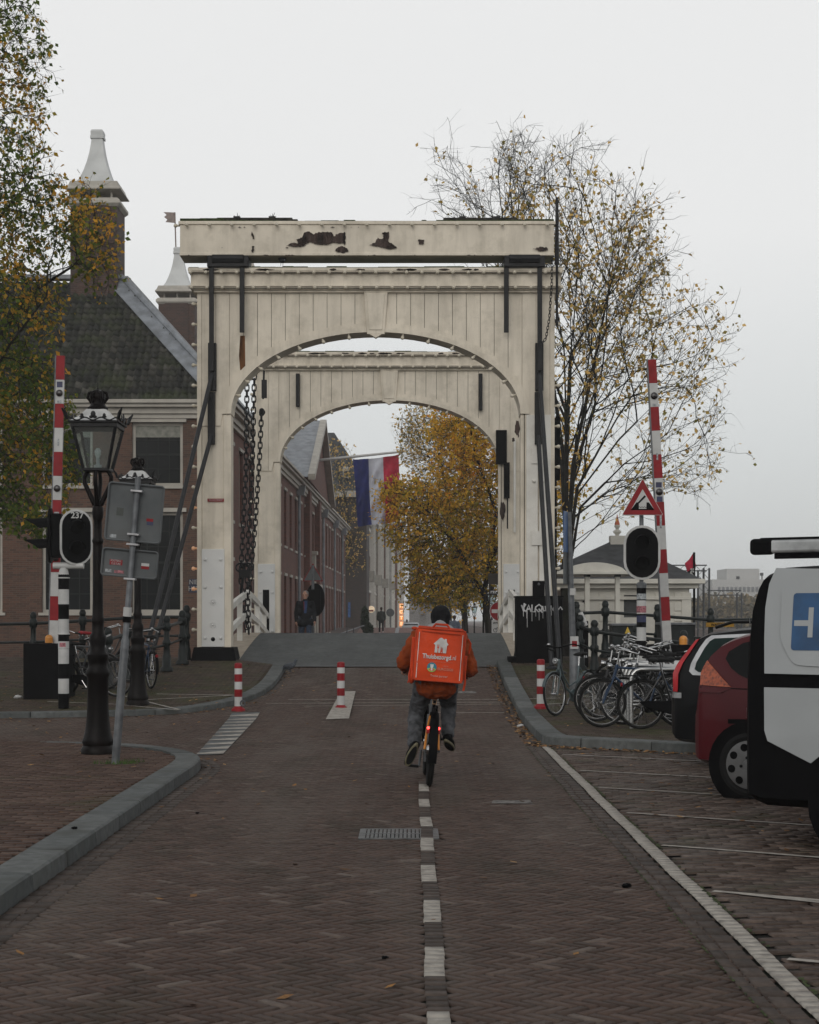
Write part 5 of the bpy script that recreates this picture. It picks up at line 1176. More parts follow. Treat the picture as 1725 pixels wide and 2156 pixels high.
# chimneys with concave spires
def chimney(cx, cz_, wd, zb_, zt_, vane=False):
    mb = MB(); mb.bb((cx-wd/2, cz_-wd/2, zb_), (cx+wd/2, cz_+wd/2, zt_)); mb.bb((cx-wd*.32, cz_-wd/2-.05, zb_), (cx+wd*.32, cz_+wd/2+.05, zt_-.2)); c = mb.build('chimney', brickC, ba)
    mb = MB(); q = math.sqrt(2)/2*wd
    mb.lathe((cx, cz_, zt_-.28), [(q+.02,0),(q+.16,.1),(q+.16,.2),(q+.02,.3),(q-.3,.32)], 4, rot=pi/4)
    for sx in (-1, 0, 1):
        for sy in (-1, 1): mb.bb((cx+sx*wd*.36-.03, cz_+sy*wd*.36-.03, zt_), (cx+sx*wd*.36+.03, cz_+sy*wd*.36+.03, zt_+.32))
    e_ = .98/1.67*wd*math.sqrt(2); t0 = zt_+.3
    mb.lathe((cx, cz_, t0), [(e_*.88,-.02),(e_,.0),(e_,.04),(e_*.93,.12),(e_*.86,.3)], 4, rot=pi/4)
    mb.build('chimney_coping', trimw, c)
    pr = [(e_*.84,.28),(e_*.68,.30),(e_*.56,.50),(e_*.45,.78),(e_*.35,1.10),(e_*.27,1.45),(e_*.22,1.78),(e_*.20,1.95),(e_*.245,1.96),(e_*.245,2.05),(e_*.225,2.07),(e_*.235,2.2),(e_*.2,2.27),(e_*.1,2.3)]
    mb = MB(); mb.lathe((cx, cz_, t0), pr, 4, rot=pi/4); mb.build('spire', mat('spire_zinc', (.50,.51,.50), .5, var=.08, scale=1.5, bump=.1), c)
    if vane:
        z0 = t0+2.28; mb = MB(); mb.tube([(cx-.15, cz_, z0), (cx-.2, cz_, z0+1.7)], .035, 6); x = cx-.2
        mb.prism([(x, cz_, z0+1.7),(x-.55, cz_, z0+1.72),(x-.4, cz_, z0+1.58),(x-.52, cz_, z0+1.48),(x-.36, cz_, z0+1.36),(x-.45, cz_, z0+1.24),(x, cz_, z0+1.2)], (0,.03,0)); mb.build('weather_vane', mat('vane_metal', (.2,.15,.13), .5), c)
chimney((204-CX)*60/FOC, 60.2, 1.62, 12.5, EYE+(HY-417)*59.4/FOC)
chimney((377-CX)*82/FOC, 82.0, 1.72, 10, EYE+(HY-628)*81.2/FOC, True)
# Dutch flag on its pole
fl = thing('flag', 'large red white and blue flag hanging sideways from a sloping pole on the brick building', 'flag')
ZG = 95.
mb = MB(); pa, pb2 = P(652,971,ZG), P(845,951,ZG-1); mb.tube([pa, pb2], [.09,.06], 8); mb.sph(pb2, .12, 8, 6); mb.build('pole', white_m, fl, smooth=50)
fc = [mat('flag_blue', (.02,.028,.13), .8, var=.12, scale=3, bump=.2), mat('flag_white', (.44,.45,.50), .8, var=.08, scale=3, bump=.2), mat('flag_red', (.38,.018,.045), .8, var=.12, scale=3, bump=.2)]
cor = [(743,967),(840,957),(840,1098),(754,1109)]
for k in range(3):
    V = []; F = []; nx, ny = 10, 36
    for j in range(ny+1):
        for i in range(nx+1):
            s = (k+i/nx)/3; t = j/ny; a = Vector(cor[0]).lerp(Vector(cor[1]), s); b = Vector(cor[3]).lerp(Vector(cor[2]), s)
            p = a.lerp(b, t)+Vector((0, 2.5*math.sin(s*3.1)*(1-t)))
            z = ZG-.6+.35*t*math.sin(s*9+t*2.2)+.12*math.sin(s*23+t*5)*(.4+t)+.1*math.sin((s+t)*16)
            q = P(p.x+.8*math.sin(t*5+s*6), p.y, ZG-.6); q.y = z; V.append(q)
    for j in range(ny):
        for i in range(nx): o_ = j*(nx+1)+i; F.append((o_, o_+1, o_+nx+2, o_+nx+1))
    np_mesh('cloth', V, F, fc[k], fl, smooth=True)
# dark gabled house with ivy beyond
db = thing('dark_building', 'tall dark building with a grey mansard roof behind the flag', 'building', (0,0,0))
Zd = 142.; q = lambda x, y, z=Zd: P(x, y, z)
dkw = brick_mat('brick_dark', (.05,.035,.03), (.03,.024,.022), (.05,.045,.04))
mb = MB(); a = q(600,1040); b = q(772,1040); mb.bb((a.x, Zd, -.5), (b.x, Zd+9, a.z)); mb.build('wall', dkw, db)
mb = MB(); V_ = [q(600,1036,Zd-.3), q(776,1036,Zd-.3), q(744,972,Zd+3), q(640,972,Zd+3)]; mb.add(V_, [(0,1,2,3)]); V2_ = [q(640,973,Zd+3), q(744,973,Zd+3), q(704,911,Zd+6), q(652,911,Zd+6)]; mb.add(V2_, [(0,1,2,3)]); mb.add([q(776,1036,Zd-.3), q(744,972,Zd+3), q(704,911,Zd+6), Vector((b.x+.2, Zd+10, a.z))], [(0,1,2,3)]); mb.build('roof', slate, db)
mb = MB(); mb.bb(q(600,1046,Zd-.5), q(778,1034,Zd)+Vector((0,.6,0))); mb.build('cornice', trimw, db)
mb = MB(); mb.bb(q(722,1006,Zd-.2), q(736,989,Zd+3)); mb.build('dormer', trimw, db); mb = MB(); mb.bb(q(724,1003,Zd-.3), q(734,992,Zd-.22)); mb.build('window', slate, db)
mb = MB(); mb.bb(q(676,1040,Zd-5), q(692,1022,Zd-3)); mb.bb(q(679,1052,Zd-5.0), q(690,1040,Zd-3.2)); mb.build('chimney', leadm, db)
mb = MB(); mb.bb(q(733,1300,Zd-.1), q(738,1268,Zd-.05)); mb.build('banner', mat('banner_blue', (.05,.12,.3), .6), db)
# row of houses along the left of the street, then farther ones
trim_far = mat('trim_far_white', (.60,.58,.53), .7, var=.05, bump=0)
cols = [(.09,.05,.04),(.14,.07,.055),(.38,.35,.31),(.08,.05,.045),(.32,.29,.25),(.40,.39,.37),(.12,.07,.055),(.34,.33,.31)]
zh = 156.; rg = random.Random(11); k = 0
hl = ['first narrow house with white gable trim right of the dark building','red brown house, second in the row beyond the dark building','pale house with balconies above the street, third in the row','narrow brown house above the round grey sign','pale stuccoed house beside the lit hotel sign','white gabled house just behind the hotel sign','brown house in the haze behind the hotel sign','pale hazy house at the far end of the left row','hazy house before the towers','last hazy house of the left row']
Xh = [-4.15,-4.0,-3.75,-3.8,-3.3,-3.2,-2.7,-2.2,-1.6,-1.2]; Hh = [9.3,10.6,12.0,11.2,14.0,12.2,15.5,15,17,16]
for i in range(10):
    wd = rg.uniform(6.5, 8.5) if i < 6 else rg.uniform(12, 18); h_ = Hh[i]; X = Xh[i]-.25; c = cols[i % 8]
    t = thing('canal_house', hl[i], 'house', (0,0,0), 0, 'canal houses along the far street')
    hm = mat('house_paint_%d' % (i % 8), c, .8, var=.12, scale=2, bump=.1) if c[1] > .1 else brick_mat('house_brick_%d' % (i % 2), (.20,.085,.06), (.12,.055,.04), (.18,.15,.12))
    O3 = Vector((X, zh, -.3)); hol = []; fl_ = max(3, int(h_/3.1)); nb_ = 3
    for a in range(nb_):
        for b in range(fl_): hol.append((wd*(a+.5)/nb_-.55, 1.0+b*h_/fl_, wd*(a+.5)/nb_+.55, 1.0+b*h_/fl_+1.95))
    mb = MB(); holed(mb, O3, (0,1,0), (1,0,0), wd, h_+.9, hol, .25); mb.add([(X,zh,-.2),(X-8,zh,-.2),(X-8,zh,h_),(X,zh,h_)], [(0,1,2,3)]); mb.build('wall', hm, t)
    for h in hol: window(t, O3, (0,1,0), (1,0,0), h, muntx=2, muntz=2, fw=.14, rec=-.10, fm=trim_far)
    mb = MB()
    for z0, z1, d in ((h_+.1,h_+.4,.2),(h_+.4,h_+.7,.45),(4.1,4.3,.15)): mb.bb((X-.1, zh-.02, z0), (X+d, zh+wd, z1))
    mb.bb((X-.2, zh-.05, -.2), (X+.22, zh+.5, h_)) if i != 1 else None
    for a in range(nb_): mb.bb((X-.1, zh+wd*(a+.5)/nb_-.75, -.2), (X+.14, zh+wd*(a+.5)/nb_+.75, .9)) if i % 3 == 0 else None
    mb.build('cornice', trim_far, t)
    mb = MB(); mb.prism([(X-.4,zh,h_+.7),(X-.4,zh+wd,h_+.7),(X-.4,zh+wd/2,h_+3)], (-7,0,0)); mb.build('roof', slate, t)
    if i % 2 == 0:
        mb = MB(); mb.bb((X, zh+2, 5.0), (X+.9, zh+4.5, 5.1)); mb.bb((X+.85, zh+2, 5.1), (X+.9, zh+4.5, 6)); mb.bb((X+.0, zh+2, 5.1),(X+.9, zh+2.06, 6)); mb.build('balcony', trimw, t)
    zh += wd+.05+(0 if i < 6 else 4)
# round grey sign, oval pub sign, hotel sign
t = thing('hotel_sign', 'vertical lit sign of separate letters reading HOTEL on the far facades', 'sign', (0,0,0)); Zs = 176.
orange_lit = mat('sign_lit', (.8,.3,.08), .5, bump=0, emit=((1,.32,.06), .75)); whit = mat('letter_lit', (.8,.6,.4), .5, bump=0, emit=((1,.75,.45), .9))
for i, ch in enumerate('HOTEL'):
    mb = MB(); a = P(841, 1276+12.5*i-5, Zs); b = P(849.5, 1276+12.5*i+5.2, Zs); mb.bb(a, b+Vector((0,.2,0))); bx = mb.build('letter_box', orange_lit, t); text_mesh('lettering', ch, whit, bx, .46, Vector(((a.x+b.x)/2, Zs-.02, (a.z+b.z)/2)), bold=.02)
t = thing('round_sign', 'round grey sign back on a pole before the hotel sign', 'sign'); Zs = 150.
mb = MB(); c = P(822,1290,Zs); mb.lathe(c, [(.36,0),(.36,.05)], 20, axis='Y'); mb.tube([c+Vector((0,.1,0)), Vector((c.x, Zs+.1, .8))], .05, 6); mb.build('plate', signback, t)
t = thing('pub_sign', 'oval lit cream and red sign hanging over the far pavement', 'sign'); mb = MB(); c = P(782,1283,Zs); mb.lathe(c, [(.27,0),(.3,.05),(.27,.12)], 18, axis='Y'); mb.build('face', mat('sign_cream_lit', (.6,.5,.35), .5, bump=0, emit=((1,.75,.5),.5)), t); mb = MB(); mb.bb(c+Vector((-.2,-.02,-.2)), c+Vector((.2,0,-.05))); mb.build('band', red_m, t)
# hazy buildings closing the street
far = [((862,1135),(884,1310),330,'tall hazy tower block at the end of the street'),((872,1268),(945,1312),300,'low pale hazy building closing the street')]
for (a, b, Zf, lab) in far:
    t = thing('distant_building', lab, 'building'); A, B = P(*a, Zf), P(*b, Zf); hm = mat('far_wall', (.20,.19,.18), .9)
    O3 = Vector((A.x, Zf, 0)); W_ = B.x-A.x; H_ = A.z; hol = []; nx = max(2, int(W_/2.4)); nz = max(2, int(H_/3.2))
    for i in range(nx):
        for j in range(nz): hol.append((W_*(i+.5)/nx-.5, H_*(j+.4)/nz-.2, W_*(i+.5)/nx+.5, H_*(j+.4)/nz+1.4))
    mb = MB(); holed(mb, O3, (1,0,0), (0,-1,0), W_, H_, hol, .3); mb.bb((A.x, Zf+.4, 0), (B.x, Zf+9, H_)); mb.build('wall', hm, t)
    mb = MB(); mb.bb((A.x-.3, Zf-.4, H_), (B.x+.3, Zf+9, H_+.6)); mb.build('roof', slate, t)
# ---------------- white pavilion on the right ----------------
pv = thing('pavilion', 'low cream pavilion with dark pyramid roof and orange tipped finial by the river', 'pavilion'); Zp = 54.
q = lambda x, y, z=Zp: P(x, y, z)
pw = mat('pavilion_paint', (.58,.56,.50), .6, var=.06, scale=2, bump=.05, dirt=(.25,.24,.2), damt=.3)
x0, x1 = q(1196,0).x, q(1452,0).x; ze = q(0,1228).z; zb_ = .2
O4 = Vector((x0, Zp, zb_)); X_ = lambda a: q(a,0).x-x0; Z_ = lambda b: q(0,b).z-zb_
hol = [(X_(1224),Z_(1275),X_(1240),Z_(1255)), (X_(1314),Z_(1300),X_(1352),Z_(1253))]
mb = MB(); holed(mb, O4, (1,0,0), (0,-1,0), x1-x0, ze-zb_, hol, .2); mb.add([(x1,Zp,zb_),(x1,Zp+5,zb_),(x1,Zp+5,ze),(x1,Zp,ze)], [(0,1,2,3)]); mb.add([(x0,Zp,zb_),(x0,Zp+5,zb_),(x0,Zp+5,ze),(x0,Zp,ze)], [(0,1,2,3)]); mb.build('wall', pw, pv)
mb = MB(); mb.bb((x0+.0,Zp-.05,zb_+.0),(x0+hol[1][0],Zp,zb_+.5)); 
for a_ in (1204,1262,1380,1420): 
    for j in range(4): mb.bb((q(a_,0).x, Zp-.04, zb_+Z_(1330-22*j)), (q(a_+26,0).x, Zp, zb_+Z_(1330-22*j)+.26))
mb.bb((x0-.05,Zp-.1,ze-.52),(x1+.05,Zp,ze-.42)); mb.bb((x1-.25,Zp-.07,zb_),(x1+.05,Zp+.2,ze-.3)); mb.build('panelling', pw, pv, bevel=.006)
window(pv, O4, (1,0,0), (0,-1,0), hol[0], muntx=1, muntz=1, fw=.05, fm=pw, rec=.06)
mb = MB(); h = hol[1]; mb.bb((x0+h[0],Zp+.15,zb_+h[1]-.5),(x0+h[2],Zp+.2,zb_+h[3])); mb.build('door', mat('door_dark', (.03,.032,.034), .5), pv)
ap = P(1300,1141,Zp+3.2); mb = MB(); e_ = .35; hx0, hx1 = x0-e_-.8, x1+e_
mb.add([(hx0,Zp-e_,ze+.12),(hx1,Zp-e_,ze+.12),(hx1,Zp+6.5,ze+.12),(hx0,Zp+6.5,ze+.12),ap+Vector((-.25,0,0)),ap+Vector((.25,0,0))], [(0,1,5,4),(1,2,5),(2,3,4,5),(3,0,4)]); mb.build('roof', slate, pv)
mb = MB(); mb.bb((hx0-.05,Zp-e_-.1,ze-.02),(hx1+.08,Zp+6.6,ze+.13)); mb.bb((hx0+.15,Zp-e_+.1,ze-.16),(hx1-.1,Zp+6.3,ze-.02)); mb.build('cornice', pw, pv, bevel=.01)
mb = MB(); mb.box(ap+Vector((0,0,.05)), (.5,.5,.3)); mb.lathe(ap+Vector((0,0,.15)), [(.12,0),(.06,.05),(.07,.1),(.14,.17),(.13,.22),(.05,.27),(.06,.31),(.1,.36),(.09,.42)], 12); fn = mb.build('finial', pw, pv, smooth=50)
mb = MB(); mb.lathe(ap+Vector((0,0,.56)), [(.09,0),(.085,.06),(.035,.22),(.008,.36)], 10); mb.build('finial_tip', mat('finial_orange', (.5,.12,.05), .5, bump=0), fn, smooth=60)
# entrance canopy with columns
cn = thing('canopy', 'curved white canopy on slender columns in front of the pavilion', 'canopy'); Zc_ = 48.5; q = lambda x, y, z=Zc_: P(x, y, z)
mb = MB(); pts = []
for i in range(21): t_ = i/20; x = lerp(1190, 1318, t_); y = 1202-18*math.sin(pi*min(1, max(0, t_)))**.6; pts.append(q(x, y))
mb.prism(pts+[q(1335,1205), q(1180,1205)], (0,3,0)); mb.bb(q(1170,1209,Zc_-.1), q(1345,1203)+Vector((0,3.2,0))); mb.build('roof', pw, cn, bevel=.01)
for x in (1239, 1303):
    mb = MB(); mb.bb(Vector((q(x-5,0).x, Zc_+.2, .05)), Vector((q(x+5,0).x, Zc_+.4, q(0,1208).z))); mb.build('column', pw, cn, bevel=.01); mb = MB(); mb.bb(Vector((q(x-6,0).x, Zc_+.15, q(0,1214).z)), Vector((q(x+6,0).x, Zc_+.45, q(0,1209).z))); mb.build('capital', slate, cn)
# flag on the black pole
t = thing('city_flag', 'small red and black flag with white crosses on a black pole beside the pavilion', 'flag'); Zq = 57.; q = lambda x, y, z=Zq: P(x, y, z)
mb = MB(); mb.tube([Vector((q(1462,0).x,Zq,.1)), q(1462,1163)], .04, 8); mb.build('pole', blackp, t)
for nm, pl, m_ in (('cloth', [(1461,1164),(1466,1190),(1457,1199),(1448,1204),(1443,1186),(1452,1178)], mat('flag_crimson', (.42,.02,.05), .8)), ('cloth', [(1448,1204),(1466,1190),(1463,1212),(1452,1211)], blackp)):
    mb = MB(); mb.prism([q(*p) for p in pl], (0,.08,0)); cl_ = mb.build(nm, m_, t, bevel=.01)
mb = MB(); 
for a_, b_2 in (((1455,1197),(1461,1205)),((1461,1197),(1455,1205)),((1454,1205),(1460,1212))): mb.bar(q(*a_, Zq-.05), q(*b_2, Zq-.05), .03, .05)
mb.build('cross', white_m, cl_)
# truss frames by the river
def truss(label, pts, Zt, sz=.22):
    t = thing('truss_frame', label, 'truss frame', (0,0,0), 0, 'grey lattice frames by the river'); mb = MB(); tm = mat('truss_alu', (.12,.125,.13), .5, metal=.3)
    for a_, b_3 in pts:
        a = P(*a_, Zt); b = P(*b_3, Zt); d = (b-a).normalized(); sd = d.cross(Vector((0,1,0))).normalized(); L_ = (b-a).length
        for s1_, s2 in ((-1,-1),(1,-1),(-1,1),(1,1)): o_ = sd*s1_*sz/2+Vector((0,s2*sz/2,0)); mb.tube([a+o_, b+o_], .022, 4)
        k = int(L_/sz)
        for i in range(k): c0 = a.lerp(b, i/k); c1 = a.lerp(b, (i+1)/k); s_ = 1 if i % 2 else -1; mb.tube([c0+sd*s_*sz/2, c1-sd*s_*sz/2], .012, 3, cap=False)
    mb.build('lattice', tm, t)
truss('tall grey lattice portal right of the pavilion flag', [((1406,1196),(1488,1196)),((1476,1340),(1476,1200)),((1488,1340),(1488,1196))], 68)
truss('lower grey lattice frame over the quay by the river', [((1490,1248),(1560,1248)),((1557,1248),(1557,1345))], 80)
# far bank block; haze partly put into its pale wall and pane colours
fb = thing('distant_building', 'pale hazy flat block across the river above the far trees', 'building'); A, B = P(1500,1220,310), P(1625,1330,310)
mb = MB(); mb.bb((A.x,310,-1.2),(B.x,325,A.z)); mb.bb((A.x+3,312,A.z),(A.x+9,322,A.z+2)); mb.build('wall', mat('far_wall_hazed', (.46,.46,.45), .9), fb)
mb = MB()
for i in range(12):
    for j in range(4): x = lerp(A.x+1, B.x-1, i/11.5); z = 1.0+j*1.8; mb.bb((x,309.9,z),(x+.5,309.97,z+.9))
mb.build('window', mat('far_pane_hazed', (.16,.17,.18), .3), fb)
for x, z in ((1555,1213),(1605,1206)):
    mb = MB(); c = P(x,1222,311); mb.tube([c, P(x,z,311)], .12, 6); mb.bb(P(x-3,z+6,311), P(x+3,z,311)+Vector((0,.6,0))); mb.build('aerial', slate, fb)
sh = MB(); sh.bb((12,230,-2),(400,700,.1)); struct(sh.build('ground_far', fq_m)); sh = MB(); sh.bb((-700,430,-2),(700,900,.05)); struct(sh.build('ground_far', fq_m))
TREES = []
bark = mat('bark_dark', (.016,.013,.011), .9, var=.4, scale=5, bump=.8, bscale=20, dist=.02, dirt=(.035,.045,.02), damt=.6)
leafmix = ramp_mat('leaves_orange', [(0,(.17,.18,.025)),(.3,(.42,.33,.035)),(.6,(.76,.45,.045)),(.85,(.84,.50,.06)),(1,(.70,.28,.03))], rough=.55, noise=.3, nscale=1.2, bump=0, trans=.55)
leafgreen = ramp_mat('leaves_green_orange', [(0,(.045,.08,.012)),(.40,(.11,.15,.022)),(.56,(.28,.22,.03)),(.74,(.58,.30,.03)),(1,(.70,.34,.045))], rough=.5, noise=.3, nscale=1.0, bump=0, trans=.5)
leafbrown = ramp_mat('leaves_sparse', [(0,(.20,.19,.04)),(.4,(.50,.34,.08)),(.75,(.68,.42,.12)),(1,(.75,.52,.22))], rough=.55, noise=.2, nscale=2, bump=0, trans=.3)
def grow(starts, attr, step=.35, infl=3., kill=.8, iters=160, seed=1, bias=(0,0,0), maxn=26000, wob=.12):
    rng = np.random.default_rng(seed); pos = []; par = []
    for chain_ in starts:
        prev = -1 if not pos else chain_[0]; pts = chain_[1]
        for p in pts: pos.append(Vector(p)); par.append(prev); prev = len(pos)-1
    A = [Vector(a) for a in attr]; bias = Vector(bias)
    for it in range(iters):
        kd = kdtree.KDTree(len(pos))
        for i, p in enumerate(pos): kd.insert(p, i)
        kd.balance(); acc = {}; keep = []
        for a in A:
            co, i, d = kd.find(a)
            if d < kill: continue
            keep.append(a)
            if d < infl: v = (a-pos[i]); v.normalize(); acc[i] = acc.get(i, Vector())+v
        if not acc: 
            if infl < 12: infl *= 1.5; continue
            break
        n0 = len(pos)
        n_old = n0
        for i, v in acc.items():
            v = v.normalized()+Vector(rng.normal(0, wob, 3))+bias
            if par[i] >= 0: v += (pos[i]-pos[par[i]]).normalized()*.7
            v.normalize(); q = pos[i]+v*step
            if kd.find(q)[2] < step*.62: continue
            pos.append(q); par.append(i)
        A = keep
        if len(pos) == n0:
            if infl < 6: infl *= 1.4; continue
            break
        if len(pos) > maxn or not A: break
    return np.array([tuple(p) for p in pos]), np.array(par)
def tree(label, starts, attr, group=None, name='tree', cat='tree', step=.35, infl=3., kill=.8, tip=.006, expo=2.4, rmax=.4, leaf=.07, nleaf=8, lm=None, twig=.5, ntwig=2, leafy=lambda p, r: 1., seed=1, bias=(0,0,0), maxn=26000, colf=None, minr=.0, wob=.12, skel=None):
    rng = np.random.default_rng(seed); pos, par = skel if skel is not None else grow(starts, attr, step, infl, kill, seed=seed, bias=bias, maxn=maxn, wob=wob); n = len(pos)
    w_ = np.zeros(n); kids = np.zeros(n, int)
    for i in range(n-1, -1, -1):
        if kids[i] == 0: w_[i] = tip**expo
        if par[i] >= 0: w_[par[i]] += w_[i]; kids[par[i]] += 1
    r = np.minimum(w_**(1/expo), rmax)
    segA, segB, ra, rb = [], [], [], []
    for i in range(n):
        if par[i] >= 0: segA.append(pos[par[i]]); segB.append(pos[i]); ra.append(min(r[par[i]], r[i]*1.25)); rb.append(r[i])
    thin = [i for i in range(n) if r[i] < tip*3.2 and par[i] >= 0]
    lp = []; ld = []
    for i in thin:
        d = pos[i]-pos[par[i]]; d /= np.linalg.norm(d)+1e-9
        for _ in range(ntwig):
            v = d*.6+rng.normal(0, .55, 3); v /= np.linalg.norm(v); L_ = twig*rng.uniform(.4, 1.2); a = pos[i]+(pos[par[i]]-pos[i])*rng.random(); m_ = a+v*L_*.5+rng.normal(0, .03, 3); b = m_+(v+rng.normal(0,.25,3))*L_*.5
            segA += [a, m_]; segB += [m_, b]; ra += [tip*.75, tip*.55]; rb += [tip*.55, tip*.3]
            k = rng.poisson(nleaf*leafy(pos[i], rng))
            for _ in range(k): t = 1-rng.random()**1.6*.8; lp.append((a+(m_-a)*t*2 if t < .5 else m_+(b-m_)*(t-.5)*2)+rng.normal(0, .03, 3)); ld.append(v)
    A_, B_ = np.array(segA), np.array(segB); ra = np.array(ra); rb = np.array(rb)
    D = B_-A_; Ln = np.linalg.norm(D, axis=1)+1e-9; D /= Ln[:, None]; ref = np.where(np.abs(D[:, 2:3]) < .9, np.array([[0,0,1.]]), np.array([[1.,0,0]]))
    X = np.cross(D, ref); X /= np.linalg.norm(X, axis=1)[:, None]; Y = np.cross(D, X)
    t = thing(name, label, cat, tuple(pos[0]), 0, group); base = pos[0]; k0 = 0; VV = []; QQ = []; off = 0
    for big, sides in ((True, 8), (False, 3)):
        m = (rb > .035) == big
        if not m.any(): continue
        a, b, r0, r1, x, y, dd = A_[m], B_[m], ra[m], rb[m], X[m], Y[m], D[m]; k = len(a); V = np.zeros((k, 2*sides, 3))
        for j in range(sides):
            c, s = math.cos(2*pi*j/sides), math.sin(2*pi*j/sides); o_ = x*c+y*s
            V[:, j] = a-dd*(r0*.3)[:, None]+o_*r0[:, None]; V[:, sides+j] = b+o_*r1[:, None]
        F = np.array([(j, (j+1) % sides, sides+(j+1) % sides, sides+j) for j in range(sides)])
        VV.append((V-base).reshape(-1, 3)); QQ.append((F[None]+2*sides*np.arange(k)[:, None, None]).reshape(-1, 4)+off); off += k*2*sides
    np_mesh('trunk', np.concatenate(VV), np.concatenate(QQ), bark, t, smooth=True)
    if lp:
        lp = np.array(lp)-base; k = len(lp); s = leaf*rng.uniform(.6, 1.25, k)[:, None]
        u = rng.normal(0, 1, (k, 3))+np.array([0,0,-.7]); u /= np.linalg.norm(u, axis=1)[:, None]; v = np.cross(u, rng.normal(0, 1, (k, 3))); v /= np.linalg.norm(v, axis=1)[:, None]; nn = np.cross(u, v)
        V = np.stack([lp, lp+u*s*.45+v*s*.34+nn*s*.08, lp+u*s*1.05+nn*s*.0, lp+u*s*.45-v*s*.34+nn*s*.08], 1)
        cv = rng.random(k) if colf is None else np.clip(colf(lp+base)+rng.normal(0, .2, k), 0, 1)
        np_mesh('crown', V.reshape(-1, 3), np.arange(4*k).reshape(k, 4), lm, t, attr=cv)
    TREES.append((label[:30], n, len(lp))); return t
def blob(rng, n, c, r):
    v = rng.normal(0, 1, (n, 3)); v /= np.linalg.norm(v, axis=1)[:, None]; return np.array(c)+v*(rng.random((n, 1))**.4)*np.array(r)
def imgblob(rng, n, Zc_, dz, pts):
    'points filling a crown whose parts stand at a given distance: pts = (px, py, rx, ry, share)'
    o = []
    tot = sum(p[4] for p in pts)
    for px, py, rx, ry, sh_ in pts:
        c = P(px, py, Zc_); s = Zc_/FOC; o.append(blob(rng, int(n*sh_/tot), c, (rx*s, dz, ry*s)))
    return np.concatenate(o)
rng = np.random.default_rng(21)
# large half-bare tree behind the right post
Z1 = 54.
b = Vector(((1192-CX)*Z1/FOC, Z1, .1)); q = lambda x, y, dz=0: P(x, y, Z1)+Vector((0, dz, 0))
OUT = [(905,450),(925,305),(985,345),(1020,420),(1040,330),(1095,275),(1128,300),(1150,350),(1190,285),(1262,285),(1292,320),(1290,370),(1335,390),(1375,415),(1385,465),(1375,510),(1405,575),(1455,600),(1510,665),(1532,775),(1530,880),(1520,960),(1480,1060),(1410,1095),(1330,1135),(1250,1120),(1215,1190),(1150,1210),(1120,900),(1060,640),(960,560)]
def ramify(starts, out, Zc_, dz, seed, up=.025, seg=.26, maxn=30000, gen=5, ang=(26,56), dens=.8, lf=.5, wob=.07):
    'branches that fork again and again inside a crown outline'
    rng = np.random.default_rng(seed); pos = []; par = []; q = []
    for par0, pts, lvl in starts:
        prev = par0
        for i, p in enumerate(pts):
            pos.append(Vector(p)); par.append(prev); prev = len(pos)-1
            if lvl is not None and i > len(pts)*.22 and rng.random() < dens:
                q.append((prev, (Vector(pts[min(i+1, len(pts)-1)])-Vector(pts[max(i-1, 0)])).normalized(), (len(pts)-i*.55)*seg*rng.uniform(.5, 1.05)*1.1, 1))
        if lvl is not None: q.append((prev, (Vector(pts[-1])-Vector(pts[-3])).normalized(), 2.2, 0))
    while q and len(pos) < maxn:
        i0, d, L_, lvl = q.pop(0)
        if lvl:
            a = R(rng.uniform(*ang)); ax = Vector(rng.normal(0, 1, 3)); ax -= d*ax.dot(d); ax.normalize(); d = Matrix.Rotation(a, 3, ax)@d
        n = max(2, int(L_/seg)); prev = i0; p = pos[i0]; bend = Vector(rng.normal(0, .03, 3))
        for k in range(n):
            d = (d+Vector(rng.normal(0, wob, 3))+bend+Vector((0,0,up))).normalized(); p = p+d*seg
            s = FOC/p.y; px, py = CX+p.x*s, HY-(p.z-EYE)*s
            if not inpoly(np.array([px]), np.array([py]), out)[0] or abs(p.y-Zc_) > dz:
                if rng.random() < .6: break
            pos.append(p); par.append(prev); prev = len(pos)-1
            if lvl < gen and k > 0 and rng.random() < dens: q.append((prev, d.copy(), L_*rng.uniform(.35, .62)*(1-.4*k/n), lvl+1))
        if lvl < gen and L_ > seg*3: q.append((prev, d.copy(), L_*lf, lvl+1))
    return np.array([tuple(p) for p in pos]), np.array(par)
tr0 = [b+Vector((0,0,h)) for h in np.arange(0, 3.4, .26)]; n0 = len(tr0); sk = [(-1, tr0, None)]
def fan(i, pts): return (i, limb(tr0[i], pts), 1)
def limb(a, pts):
    o = []; prev = a
    for p in pts: k = max(1, int((p-prev).length/.26)); o += [prev.lerp(p, (i+1)/k) for i in range(k)]; prev = p
    return o
